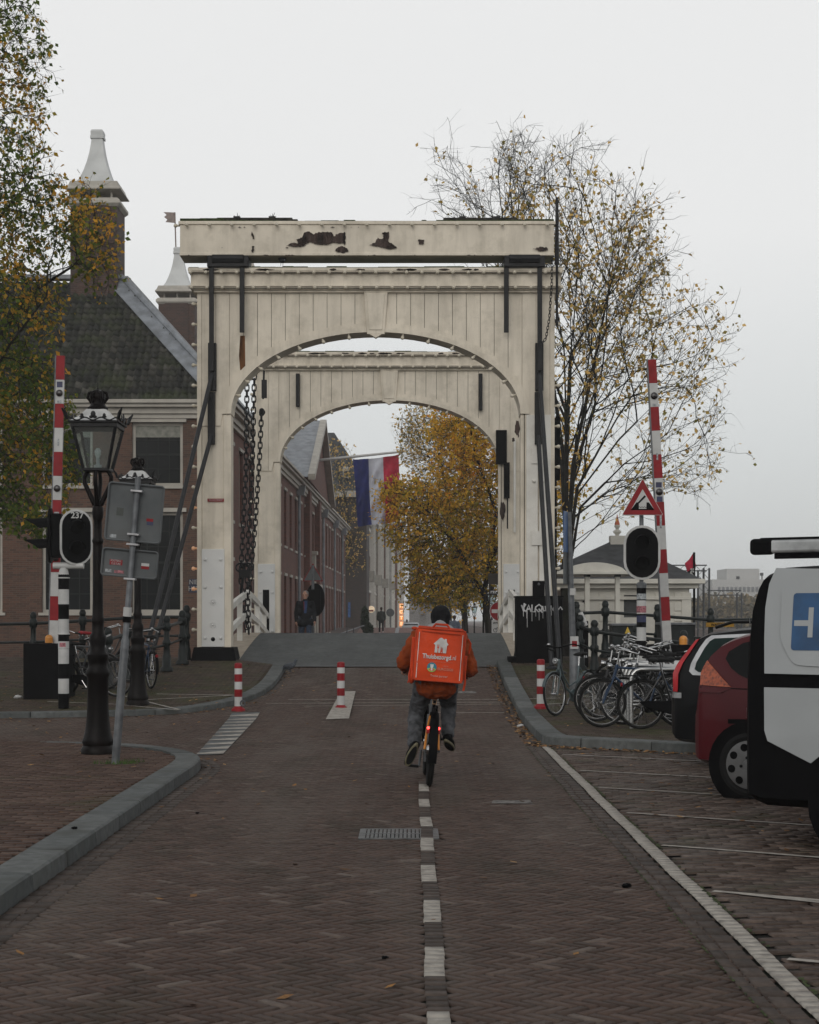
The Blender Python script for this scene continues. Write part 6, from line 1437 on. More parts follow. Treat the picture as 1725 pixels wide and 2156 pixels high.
sk += [fan(n0-1, [q(1185,980,.3), q(1120,760,.6), q(1030,560,.8), q(985,400,.8)]), fan(n0-1, [q(1188,960,.2), q(1160,760,.2), q(1100,560,.1), q(1085,400,.1)]), fan(n0-1, [q(1192,940,-.3), q(1185,740,-.5), q(1150,560,-.9), q(1140,390,-1.2)]), fan(n0-1, [q(1196,940,.5), q(1208,740,1.0), q(1225,560,1.3), q(1235,400,1.4)]),
       fan(n0-2, [q(1204,980,-.5), q(1235,820,-1), q(1270,640,-1.3), q(1300,470,-1.4)]), fan(n0-2, [q(1210,1000,.4), q(1262,830,.9), q(1320,680,1.2), q(1370,540,1.4)]), fan(n0-3, [q(1212,1030,-.6), q(1290,890,-1.1), q(1370,770,-1.5), q(1440,690,-1.6)]), fan(n0-3, [q(1218,1040,.3), q(1310,920,.7), q(1400,830,.9), q(1480,770,1.1)]),
       fan(n0-4, [q(1220,1070,-.3), q(1310,980,-.6), q(1410,910,-.9), q(1490,880,-1)]), fan(n0-4, [q(1215,1085,.7), q(1290,1030,1.1), q(1370,1000,1.4), q(1450,990,1.6)]), fan(n0-5, [q(1215,1105,-.4), q(1270,1075,-.8), q(1340,1060,-1)])]
tree('large half bare tree with sparse orange leaves behind the right post of the near gate', None, None, skel=ramify(sk, OUT, Z1, 3.4, 4, dens=.29, gen=4, maxn=11500), tip=.0055, expo=2.1, rmax=.30, leaf=.155, nleaf=.5, lm=leafbrown, twig=.5, ntwig=1, leafy=lambda p, r: .3 if p[2] > 15 or p[0] < 2.9 else 1.35, seed=3)
# orange tree seen through the arches
Z2 = 64.
b = Vector(((1035-CX)*Z2/FOC, Z2, .1)); q = lambda x, y, dz=0: P(x, y, Z2)+Vector((0, dz, 0))
A2 = imgblob(rng, 16000, Z2, 2.4, [(960,1130,100,130,2.2),(1000,960,80,90,1.2),(880,1060,70,55,.9),(1080,1100,110,180,1.6),(930,1240,90,40,.6),(880,1160,40,50,.4),(1140,1000,90,150,.9),(835,1040,38,32,.35),(900,1200,50,60,.6),(870,1110,60,70,.7),(960,900,60,50,.5)])
tr0 = [b.lerp(q(1020,1240), t) for t in np.linspace(0, 1, 8)]
starts = [(-1, tr0), (7, limb(tr0[-1], [q(1045,1080,-.3), q(1000,960,-.6), q(985,880,-.6)])), (7, limb(tr0[-1], [q(1070,1060,.3), q(1060,940,.5), q(1030,880,.6)])), (6, limb(tr0[-2], [q(960,1150,-.8), q(900,1080,-1.2)]))]
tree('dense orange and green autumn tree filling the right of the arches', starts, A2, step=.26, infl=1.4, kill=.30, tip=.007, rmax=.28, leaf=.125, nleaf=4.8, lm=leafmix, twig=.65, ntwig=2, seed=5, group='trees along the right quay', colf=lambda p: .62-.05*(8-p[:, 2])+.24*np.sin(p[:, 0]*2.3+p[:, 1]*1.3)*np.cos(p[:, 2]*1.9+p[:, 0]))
# paler, barer one above and behind
Z3 = 82.
b = Vector(((985-CX)*Z3/FOC, Z3, .0)); q = lambda x, y, dz=0: P(x, y, Z3)+Vector((0, dz, 0))
A3 = imgblob(rng, 10000, Z3, 2.8, [(900,930,62,75,1.3),(960,930,60,75,.9),(940,1050,90,80,1),(870,900,30,40,.3),(1000,1180,60,90,.8)])
tr0 = [b.lerp(q(975,1230), t) for t in np.linspace(0, 1, 7)]
tree('thin half bare tree behind the dense orange tree', [(-1, tr0), (6, limb(tr0[-1], [q(950,1080), q(925,960)])), (6, limb(tr0[-1], [q(985,1080), q(980,940)]))], A3, step=.3, infl=1.6, kill=.36, tip=.008, rmax=.3, leaf=.15, nleaf=1.6, lm=leafbrown, twig=.8, ntwig=2, seed=6, group='trees along the right quay', bias=(0,0,.15))
for i, (px, Z_, top_, nl, lab) in enumerate(((975,100,1150,3.,'green brown tree beyond the lanterns with a dark trunk'), (950,140,1170,1.2,'hazy bare tree in the middle distance of the street'), (925,190,1200,.9,'faint hazy tree near the far end of the street'))):
    b = Vector(((px-CX)*Z_/FOC, Z_, 0)); h = EYE+(HY-top_)*Z_/FOC
    At = blob(rng, 2500, (b.x-.3, Z_, h*.62), (h*.33, h*.33, h*.36)); tr0 = [b+Vector((0,0,h*.3*t)) for t in np.linspace(0, 1, 6)]
    tree(lab, [(-1, tr0)], At, step=.5, infl=3, kill=.6, tip=.012, rmax=.3, leaf=.2, nleaf=nl, lm=leafbrown if i else leafmix, twig=1., ntwig=2, seed=8+i, group='trees along the right quay')
# near tree at the left edge
Z4 = 33.
b = Vector((-10.6, 33.4, .3)); q = lambda x, y, dz=0: P(x, y, Z4)+Vector((0, dz, 0))
A4 = imgblob(rng, 16000, Z4, 2.1, [(20,420,110,190,2.4),(40,640,85,110,1.2),(190,500,50,110,.75),(110,460,70,60,.7),(0,850,110,150,1.6),(70,850,75,110,.9),(110,960,60,80,.45),(30,150,70,160,1.1),(-80,400,120,400,2.),(-60,1000,110,120,.8),(75,1090,60,50,.25),(20,20,60,60,.4)])
tr0 = [b.lerp(b+Vector((.3,0,4.2)), t) for t in np.linspace(0, 1, 10)]
starts = [(-1, tr0), (9, limb(tr0[-1], [q(-90,700), q(-40,480,.4), q(40,380,.5)])), (9, limb(tr0[-1], [q(-110,600,-.4), q(-80,300,-.4), q(-30,60,-.3)])), (8, limb(tr0[-2], [q(-40,860,-.5), q(40,740,-.8), q(120,640,-.9)])), (7, limb(tr0[-3], [q(-60,1000,.2), q(10,930,.5), q(80,900,.6)])), (9, limb(tr0[-1], [q(-20,700,.6), q(60,590,.8), q(170,520,.8)]))]
tree('leafy green and orange tree reaching in from the left edge above the barrier', starts, A4, step=.2, infl=1.0, kill=.23, tip=.0048, rmax=.2, leaf=.105, nleaf=2.3, leafy=lambda p, r: .55 if p[2] > 10 else (.8 if p[2] > 7 else 1.35), lm=leafgreen, twig=.32, ntwig=2, seed=9, maxn=26000, colf=lambda p: .30+.13*(p[:, 2] > 5.4)+.14*np.sin(p[:, 0]*2.7+p[:, 2]*1.9)+.08*(p[:, 0] > -7))
# ivy and bare tree on the dark building
Zi = 136.
b = Vector(((715-CX)*Zi/FOC, Zi-2, 0)); q = lambda x, y, dz=0: P(x, y, Zi)+Vector((0, dz, 0))
Ai = imgblob(rng, 3000, Zi, 1.5, [(710,1010,50,70,1),(735,1120,38,90,1.3),(700,960,40,40,.5)])
tree('bare twiggy tree with brown leaves in front of the dark building', [(-1, [b+Vector((0,0,h)) for h in np.arange(0, 5, .6)])], Ai, step=.5, infl=3, kill=.5, tip=.011, rmax=.2, leaf=.2, nleaf=1.7, lm=leafbrown, twig=.9, ntwig=2, seed=14, bias=(0,0,.2))
# hazy trees on the far bank, as one mass
fbm = ramp_mat('leaves_far', [(0,(.06,.06,.035)),(.5,(.14,.11,.06)),(1,(.20,.15,.08))], rough=.8, noise=.3, nscale=.3, bump=0)
lp = np.concatenate([blob(rng, 1500, (xx, 262+rng.uniform(-8, 8), 2.4), (7, 4, rng.uniform(2.5, 4.5))) for xx in np.arange(40, 100, 7.)])
k = len(lp); u_ = rng.normal(0, 1, (k, 3)); u_ /= np.linalg.norm(u_, axis=1)[:, None]; v_ = np.cross(u_, rng.normal(0, 1, (k, 3))); v_ /= np.linalg.norm(v_, axis=1)[:, None]
tag(np_mesh('far_woods', np.stack([lp-u_*.35, lp-v_*.3, lp+u_*.35, lp+v_*.3], 1).reshape(-1, 3), np.arange(4*k).reshape(k, 4), fbm, attr=rng.random(k)), 'hazy mass of autumn trees on the far bank of the river', 'trees', kind='stuff')
# ivy on the railing post on the far left of the street
lp = np.concatenate([blob(rng, 500, P(768,1305,100), (.25,.25,.8)), blob(rng, 400, P(776,1328,98), (.3,.3,.5))]); k = len(lp); u_ = rng.normal(0, 1, (k, 3)); u_ /= np.linalg.norm(u_, axis=1)[:, None]; v_ = np.cross(u_, rng.normal(0, 1, (k, 3))); v_ /= np.linalg.norm(v_, axis=1)[:, None]
tag(np_mesh('ivy', np.stack([lp-u_*.09, lp-v_*.07, lp+u_*.09, lp+v_*.07], 1).reshape(-1, 3), np.arange(4*k).reshape(k, 4), mat('ivy_green', (.02,.035,.018), .7), attr=rng.random(k)), 'dark ivy clump on the railing where the far road rises', 'ivy')
t = thing('far_railing', 'grey tubular railing sloping up on the left of the far road', 'railing')
mb = MB(); mb.tube([P(707,1338,92), P(770,1316,99)], .04, 6); mb.tube([P(712,1349,92), P(776,1330,99)], .03, 6); mb.build('rail', steel, t); mb = MB(); mb.tube([P(731,1345,90), P(731,1322,90), P(745,1322,90), P(745,1345,90)], .04, 6); mb.build('hoop', steel, t)
# fallen leaves, all in one
lv = []; rng = np.random.default_rng(33)
def scatter(n, fx, dz):
    for _ in range(n):
        x, y = fx(); lv.append((x, y, E(y)+dz+rng.uniform(.004, .014)))
scatter(130, lambda: (rng.uniform(-2.2, 1.6), rng.uniform(6, 34)), .0)
scatter(90, lambda: (rng.uniform(-7, -2.6), rng.uniform(22.5, 26.8)), .0)
scatter(90, lambda: (rng.uniform(-7, -2.6), rng.uniform(12, 20)), .105)
scatter(330, lambda: (rng.uniform(-8, -3.2), rng.uniform(27.6, 35.5)), .092)
scatter(160, lambda: (rng.uniform(1.9, 4.4), rng.uniform(11, 21.4)), .004)
scatter(120, lambda: (rng.uniform(2.1, 6), rng.uniform(22.5, 33)), .115)
krs = smoothp(KR); kfs = smoothp(KF)
def along(path, d0, d1, i0=0, i1=None):
    i1 = i1 or len(path)-2; i = rng.integers(i0, i1); t = rng.random(); p = path[i].lerp(path[i+1], t); d = (path[i+1]-path[i]).normalized(); o = rng.uniform(d0, d1); return p.x-d.y*o, p.y+d.x*o
scatter(620, lambda: along(krs, -.22, -.01, 0, 17), .003); scatter(420, lambda: along(krs, -.25, -.0, 17), .003)
scatter(200, lambda: along(kfs, -.3, -.02), .003); scatter(60, lambda: along(smoothp(KL)[14:], -.3, -.02), .004)
lv = np.array(lv); k = len(lv); a = rng.uniform(0, 2*pi, k); s = rng.uniform(.018, .042, k); d = np.stack([np.cos(a), np.sin(a), rng.uniform(-.1, .35, k)], 1)*s[:, None]; c = np.stack([-np.sin(a), np.cos(a), rng.uniform(-.2, .3, k)], 1)*s[:, None]*.6
V = np.stack([lv-d, lv+c, lv+d, lv-c], 1).reshape(-1, 3)
tag(np_mesh('fallen_leaves', V, np.arange(4*k).reshape(k, 4), ramp_mat('leaf_litter', [(0,(.06,.03,.015)),(.5,(.16,.08,.03)),(.8,(.28,.14,.04)),(1,(.35,.22,.10))], rough=.7, noise=.3, nscale=60, bump=0), attr=rng.random(k)), 'fallen orange and brown leaves scattered on road and pavements', 'leaves', kind='stuff')
# grass tufts at the sign pole foot, moss seams along the white line
lp = []
for c0, r_, n_ in ((G(243,1609,.1), .12, 110), (G(262,1606,.1), .06, 30), (G(718,1494), .10, 80), (G(290,1605,.1), .05, 20)):
    for _ in range(n_): a = rng.uniform(0, 2*pi); rr = r_*rng.random()**.5*1.3; lp.append((c0.x+math.cos(a)*rr*1.5, c0.y+math.sin(a)*rr*.6, c0.z, a))
V = []
for x, y, z, a in lp: h = rng.uniform(.015, .05); w_ = .004; dx, dy = math.cos(a*7)*.015, math.sin(a*7)*.015; V += [(x-w_,y,z),(x+w_,y,z),(x+dx+.001,y+dy,z+h),(x+dx-.001,y+dy,z+h)]
tag(np_mesh('grass', V, np.arange(len(V)).reshape(-1, 4), mat('grass_green', (.05,.09,.02), .7, var=.3)), 'small green weeds growing around pole and bollard feet', 'grass', kind='stuff')
mv = []
for z in np.arange(4, 21.4, .03):
    if rng.random() < .5+.35*math.sin(z*2.1)+.2*math.sin(z*5.3): s_ = rng.uniform(.006, .016); x = RXL+.056+.006*math.sin(z*1.7)+rng.normal(0, .004); mv += [(x-s_,z-.02,.009),(x+s_*.6,z-.02,.009),(x+s_,z+.02,.010),(x-s_*.5,z+.02,.009)]
    if rng.random() < .4: s_ = rng.uniform(.003, .007); x = RXL-.245+.006*math.sin(z*1.3); mv += [(x-s_,z-.02,.0075),(x+s_,z-.02,.0075),(x+s_,z+.02,.008),(x-s_,z+.02,.0075)]
tag(np_mesh('moss', mv, np.arange(len(mv)).reshape(-1, 4), moss_m), 'dark moss seams along the white edge line', 'moss', kind='stuff')
# litter
for (px, py, dz, lab, m_, s_) in ((1096,1529,0,'crumpled white paper scrap in the right gutter','w',.05),(1319,1867,0,'small dark glinting scrap lying on the road near the edge line','d',.022),(811,2019,0,'small dark lump lying on the road left of the dashed line','d',.012),(157,1744,.11,'small dark lump lying on the left kerb','d',.018),(38,1468,.09,'white paper scrap on the far left pavement','w',.06),(416,1713,0,'dark clod on the road beside the left kerb','d',.013)):
    mb = MB(); c = G(px, py, dz+.01); rr = random.Random(px); mb.sph(c, s_, 8, 6, sc3=(1.3,1,.55)); mb.v = [(x+rr.uniform(-.3,.3)*s_, y+rr.uniform(-.3,.3)*s_, z+rr.uniform(-.25,.25)*s_) for x, y, z in mb.v]
    tag(mb.build('litter_scrap', white_m if m_ == 'w' else blackp), lab, 'litter')
# ---------------- bicycles ----------------
def bike_proto(fm, step=True, blk=rubber, rack=True, basket=False, white_bar=True, saddle_m=None, label='', rimm=None, fender=None):
    t = thing('bicycle', label, 'bicycle', (0,0,0), 0, 'parked bicycles'); r = .335; fender = fender or blk
    rimm = rimm or chrome
    for x in (-.54, .54):
        mb = MB(); mb.torus((x,0,r), (0,1,0), r-.018, .018, 40, 8); wh = mb.build('wheel', rubber, t, smooth=60)
        mb = MB(); mb.torus((x,0,r), (0,1,0), r-.042, .010, 36, 6); mb.build('rim', rimm, wh, smooth=60)
        mb = MB(); mb.lathe((x,-.04,r), [(.022,0),(.018,.01),(.018,.07),(.022,.08)], 10, axis='Y')
        for i in range(28): a = 2*pi*i/28; s = 1 if i % 2 else -1; b = a+s*(.35 if (i//2) % 2 else -.35); mb.tube([(x+.018*math.cos(b+1.2),s*.03,r+.018*math.sin(b+1.2)),(x+(r-.045)*math.cos(a),0,r+(r-.045)*math.sin(a))], .0016, 3, cap=False)
        mb.build('spokes', chrome, wh)
        mb = MB(); n = 18; a0, a1 = (R(-10), R(200)) if x < 0 else (R(20), R(170)); pts = []
        for i in range(n+1): a = lerp(a0, a1, i/n); pts.append((x-math.cos(a)*(r+.012) if x < 0 else x+math.cos(a)*(r+.012), 0, r+math.sin(a)*(r+.012)))
        o = len(mb.v)
        for p in pts: mb.v += [(p[0], -.026, p[2]-.008), (p[0], 0, p[2]+.004), (p[0], .026, p[2]-.008)]
        for i in range(n): k = o+3*i; mb.f += [(k,k+1,k+4,k+3),(k+1,k+2,k+5,k+4)]; mb.m += [0,0]
        mb.build('mudguard', fender, t, smooth=60)
    bb = Vector((-.1,0,.29)); st = Vector((-.27,0,.78)); hd = Vector((.34,0,.86)); hl = Vector((.38,0,.70)); ra = Vector((-.54,0,r))
    mb = MB()
    if step: mb.tube([hl, (.2,0,.42), (.02,0,.32), bb], .019, 8); mb.tube([hd-Vector((0,0,.03)), (.24,0,.6), (.08,0,.44), (-.18,0,.52)], .014, 8)
    else: mb.tube([hl, bb], .018, 8); mb.tube([hd-Vector((0,0,.04)), st], .016, 8)
    mb.tube([bb, st], .016, 8); mb.tube([hd, hl], .022, 8)
    for s in (-.05, .05): mb.tube([bb+Vector((0,s*.5,0)), ra+Vector((0,s,0))], .010, 6); mb.tube([st-Vector((0,-s*.3,.06)), ra+Vector((0,s,0))], .008, 6)
    mb.build('frame', fm, t, smooth=50)
    mb = MB()
    for s in (-.05, .05): mb.tube([hl+Vector((0,s*.5,0)), hl+Vector((.03,s,-.06)), (.54,s,r)], .011, 6)
    mb.tube([hl+Vector((0,-.035,0)), hl+Vector((0,.035,0))], .014, 6); mb.build('fork', fm, t, smooth=50)
    mb = MB(); h = 1.05; mb.tube([hd, (.31,0,h-.02)], .012, 6)
    mb.tube([(.10,-.28,h-.03),(.2,-.285,h),(.3,-.24,h+.03),(.345,-.12,h+.01),(.33,0,h-.01),(.345,.12,h+.01),(.3,.24,h+.03),(.2,.285,h),(.10,.28,h-.03)], .0115, 8); hb_ = mb.build('handlebar', chrome if white_bar else blackp, t, smooth=60)
    mb = MB()
    for s in (-1, 1): mb.tube([(.10,s*.28,h-.03),(.0,s*.275,h-.045)], .017, 8)
    islands(mb, 'grip', rubber, hb_, 60); mb = MB(); mb.sph((.29,-.2,h+.05), .03, 8, 5, sc3=(1,1,.7)); mb.build('bell', chrome, hb_, smooth=60)
    mb = MB(); mb.tube([st-Vector((-.02,0,.06)), st+Vector((-.02,0,.13))], .013, 8); mb.build('seat_post', chrome, t, smooth=60)
    mb = MB(); sx, sz = st.x-.03, st.z+.15; mb.cap((sx-.1,0,sz), (sx+.17,0,sz-.005), .045, .018); mb.sph((sx-.09,.045,sz), .062, 10, 6, sc3=(1.1,1,.5)); mb.sph((sx-.09,-.045,sz), .062, 10, 6, sc3=(1.1,1,.5)); sd = remesh(mb, 'saddle', saddle_m or rubber, t, .012, 4)
    mb = MB(); 
    for s in (-1, 1):
        for j in range(2): mb.tube([(sx-.12+.06*j, s*.05, sz-.01), (sx-.12+.06*j, s*.05, sz-.06)], .016, 6)
    mb.build('spring', chrome, sd)
    mb = MB(); mb.prism([(-.58,-.06,.38),(-.5,-.06,.30),(-.1,-.06,.19),(-.0,-.06,.22),(.0,-.06,.34),(-.1,-.06,.39)], (0,.03,0)); mb.build('chain_guard', blk, t, bevel=.008)
    mb = MB(); mb.tube([(bb.x,-.09,bb.z),(bb.x,.09,bb.z)], .014, 8); mb.tube([(bb.x,-.09,bb.z),(bb.x+.1,-.1,bb.z-.13)], .01, 6); mb.tube([(bb.x,.09,bb.z),(bb.x-.1,.1,bb.z+.13)], .01, 6); cr = mb.build('crank', chrome, t, smooth=50)
    mb = MB(); mb.box((bb.x+.1,-.15,bb.z-.13), (.09,.09,.02)); mb.box((bb.x-.1,.15,bb.z+.13), (.09,.09,.02)); mb.build('pedal', rubber, cr)
    if rack:
        mb = MB(); z = .72
        for s in (-.055, 0, .055): mb.tube([(-.3,s,z),(-.78,s,z)], .006, 5)
        for x in (-.34,-.5,-.66,-.78): mb.tube([(x,-.055,z),(x,.055,z)], .006, 5)
        for s in (-.055, .055): mb.tube([(-.6,s,z),(-.54,s,r)], .005, 5)
        mb.build('rack', blk, t, smooth=50); mb = MB(); mb.lathe((-.80,0,.60), [(.03,0),(.025,-.02)], 10, axis='X'); mb.build('tail_light', red_m, t, smooth=50)
    mb = MB(); mb.sph((.44,0,.84), .042, 10, 6, sc3=(1,.9,.9)); mb.lathe((.455,0,.84), [(.045,0),(.045,.02)], 12, axis='X'); mb.build('headlight', chrome, t, smooth=60)
    mb = MB(); mb.tube([(-.5,.07,.3),(-.42,.13,.02)], .008, 5); mb.build('kickstand', chrome, t)
    return t
fblack = mat('frame_black', (.012,.012,.013), .35, var=.3, bump=.05); fgreen = mat('frame_teal', (.05,.075,.08), .5, var=.3, bump=.1); fblue = mat('frame_blue', (.012,.035,.08), .35, var=.2, bump=.05); fgrey = mat('frame_grey', (.06,.065,.07), .35, metal=.4, var=.2, bump=.05)
B0 = bike_proto(fgreen, True, fgreen, False, white_bar=False, label='grey green step-through bicycle leaning on the right sign pole')
def place(o, X, Z, hd, lean=0, dz=.112, steer=0):
    o.location = (X, Z, E(Z)+dz); o.rotation_euler = (lean, 0, R(hd))
def wheelpos(o, X, Z, hd, lean=0, which=1): 
    a = R(hd); place(o, X-which*.54*math.cos(a), Z-which*.54*math.sin(a), hd, lean)
wheelpos(B0, (1171-CX)*26.0/FOC, 26.0, 180+55, R(4), 1)
B1 = bike_proto(fblack, True, blackp, True, label='black city bicycle with large wheel nearest to the parked cars', rimm=chrome)
wheelpos(B1, (1350-CX)*22.9/FOC, 22.9, 4, R(2), -1)
B2 = bike_proto(fblue, False, blackp, True, label='blue framed bicycle, second from the front of the row', white_bar=True)
wheelpos(B2, (1268-CX)*23.25/FOC, 23.25, 184, R(-3), 1)
B3 = bike_proto(fgrey, False, fblack, False, label='silver framed bicycle in the rack, third from the front of the row', white_bar=True)
wheelpos(B3, (1313-CX)*23.9/FOC, 23.9, 178, R(4), 1)
B1['group'] = B2['group'] = B3['group'] = B0['group'] = 'bicycles parked in the right hand racks'
labs = ['black bicycle in the rack behind the silver one', 'bicycle in the middle of the rack with its saddle to the left', 'bicycle behind the middle of the rack with shiny curved handlebar', 'bicycle in the rack below the right traffic light post', 'bicycle in the rack just in front of the low dark cabinet', 'bicycle at the back of the rack beside the iron railing', 'hindmost bicycle of the right hand rack']
for i, (src, pxx, Z_, hd, ln, wh) in enumerate(((B1,1257,24.6,181,.04,1),(B1,1268,25.3,3,-.05,-1),(B3,1300,26.1,182,.05,1),(B1,1285,26.9,178,-.03,1),(B3,1300,27.8,1,.04,-1),(B1,1290,28.7,183,.02,1),(B3,1296,29.5,180,-.04,1))):
    o = dup(src, label=labs[i]); wheelpos(o, (pxx-CX)*Z_/FOC, Z_, hd, ln, wh)
for i, (X_, Z_, hd, ln, src, lab) in enumerate((((190-CX)*29.9/FOC,29.9,-22,.05,B1,'black bicycle with bright rims behind the tall street lamp'), ((160-CX)*31/FOC,31.0,172,-.04,B3,'silver bicycle by the left canal railing behind the barrier box'), ((300-CX)*31.3/FOC,31.3,115,.06,B2,'blue bicycle parked upright by the left brace pipes'), ((215-CX)*32.2/FOC,32.2,10,.04,B1,'black bicycle with red saddle by the left canal railing'))):
    o = dup(src, label=lab, group='bicycles parked by the left canal railing'); place(o, X_, Z_, hd, ln, .09)
    if i == 3:
        for c in o.children:
            if c.name.startswith('saddle'): c.material_slots[0].link = 'OBJECT'; c.material_slots[0].material = red_m
# stainless bicycle stands
st0 = None; sl_ = ['nearest steel bicycle stand hoop behind the big front wheel', 'second steel bicycle stand hoop from the front', 'third steel bicycle stand hoop from the front', 'fourth steel bicycle stand hoop from the front', 'fifth steel bicycle stand hoop from the front', 'hindmost steel bicycle stand hoop']
inox = mat('stainless', (.5,.5,.49), .3, metal=.9, var=.1, bump=0)
for i in range(6):
    Z_ = 23.1+.95*i; X0 = (1330-CX-6*i)*Z_/FOC
    if st0 is None:
        st0 = thing('bicycle_stand', sl_[0], 'bicycle stand', (0,0,0), 0, 'steel hoops of the bicycle rack'); mb = MB(); mb.tube([(0,0,0),(0,0,.68),(.02,0,.74),(.06,0,.78),(.12,0,.80),(1.3,0,.80),(1.36,0,.78),(1.4,0,.74),(1.42,0,.68),(1.42,0,0)], .026, 10); mb.build('hoop', inox, st0, smooth=50); mb = MB(); mb.tube([(0,0,.32),(1.42,0,.32)], .02, 8); mb.build('crossbar', inox, st0, smooth=50); o = st0
    else: o = dup(st0, label=sl_[i])
    o.location = (X0, Z_, E(Z_)+.11); o.rotation_euler = (0,0,R(1.5*(-1)**i))
# ---------------- people ----------------
skin = mat('skin', (.38,.21,.15), .55, var=.08, bump=.05)
def hand(mb, w_, d, side=1, s=1., curl=.6, up=(0,0,1)):
    'palm, four unequal bent fingers and a thumb, from wrist w_ along d'
    w_ = Vector(w_); d = Vector(d).normalized(); u = Vector(up); x = d.cross(u).normalized()*side; u = x.cross(d)*side; 
    mb.cap(w_, w_+d*.045*s, .024*s, .030*s)
    for i, (o_, L_) in enumerate(((-.032,.062),(-.011,.07),(.011,.066),(.030,.052))):
        a = w_+d*.07*s+x*o_*s; b = a+d*L_*.5*s-u*.012*curl*s; c = b+(d*(1-curl)-u*curl).normalized()*L_*.55*s
        mb.cap(w_+d*.03*s+x*o_*.8*s, a, .013*s, .0105*s); mb.cap(a, b, .0105*s, .0095*s); mb.cap(b, c, .0095*s, .007*s)
    a = w_+d*.025*s-x*.03*s; b = a+d*.035*s-x*.03*s-u*.01*s; mb.cap(a, b, .014*s, .011*s); mb.cap(b, b+d*.03*s-x*.004*s-u*.012*s, .011*s, .008*s)
def head_(mb, c, fwd, s=1.):
    c = Vector(c); f = Vector(fwd).normalized(); u = Vector((0,0,1)); x = f.cross(u)
    rm = Matrix((x, f, u)).transposed()
    mb.sph(c+u*.03*s, .098*s, 16, 12, sc3=(.80,1.0,1.0), rot=rm); mb.sph(c-u*.045*s+f*.022*s, .072*s, 14, 10, sc3=(.80,.92,1.05), rot=rm)
    mb.cap(c+f*.092*s+u*.005*s, c+f*.112*s-u*.022*s, .010*s, .014*s); mb.cap(c+f*.082*s-u*.058*s-x*.02*s, c+f*.082*s-u*.058*s+x*.02*s, .010*s, .010*s); mb.sph(c+f*.07*s-u*.092*s, .026*s)
    mb.cap(c+f*.085*s+u*.03*s-x*.045*s, c+f*.088*s+u*.03*s+x*.045*s, .010*s, .010*s)
    for q in (-1, 1): mb.sph(c+x*q*.08*s-f*.005*s-u*.005*s, .026*s, 8, 6, sc3=(.35,.7,1.1), rot=rm)
def eyes(par, c, fwd, s=1.):
    c = Vector(c); f = Vector(fwd).normalized(); u = Vector((0,0,1)); x = f.cross(u); mb = MB()
    for q in (-1, 1): mb.sph(c+f*.083*s+u*.012*s+x*q*.032*s, .010*s, 8, 6)
    mb.build('eyes', mat('eye_dark', (.05,.04,.035), .2, bump=0), par, smooth=60)
    mb = MB(); mb.cap(c+f*.094*s-u*.060*s-x*.018*s, c+f*.094*s-u*.060*s+x*.018*s, .004*s, .004*s); mb.build('mouth', mat('lips', (.25,.08,.07), .4, bump=0), par)
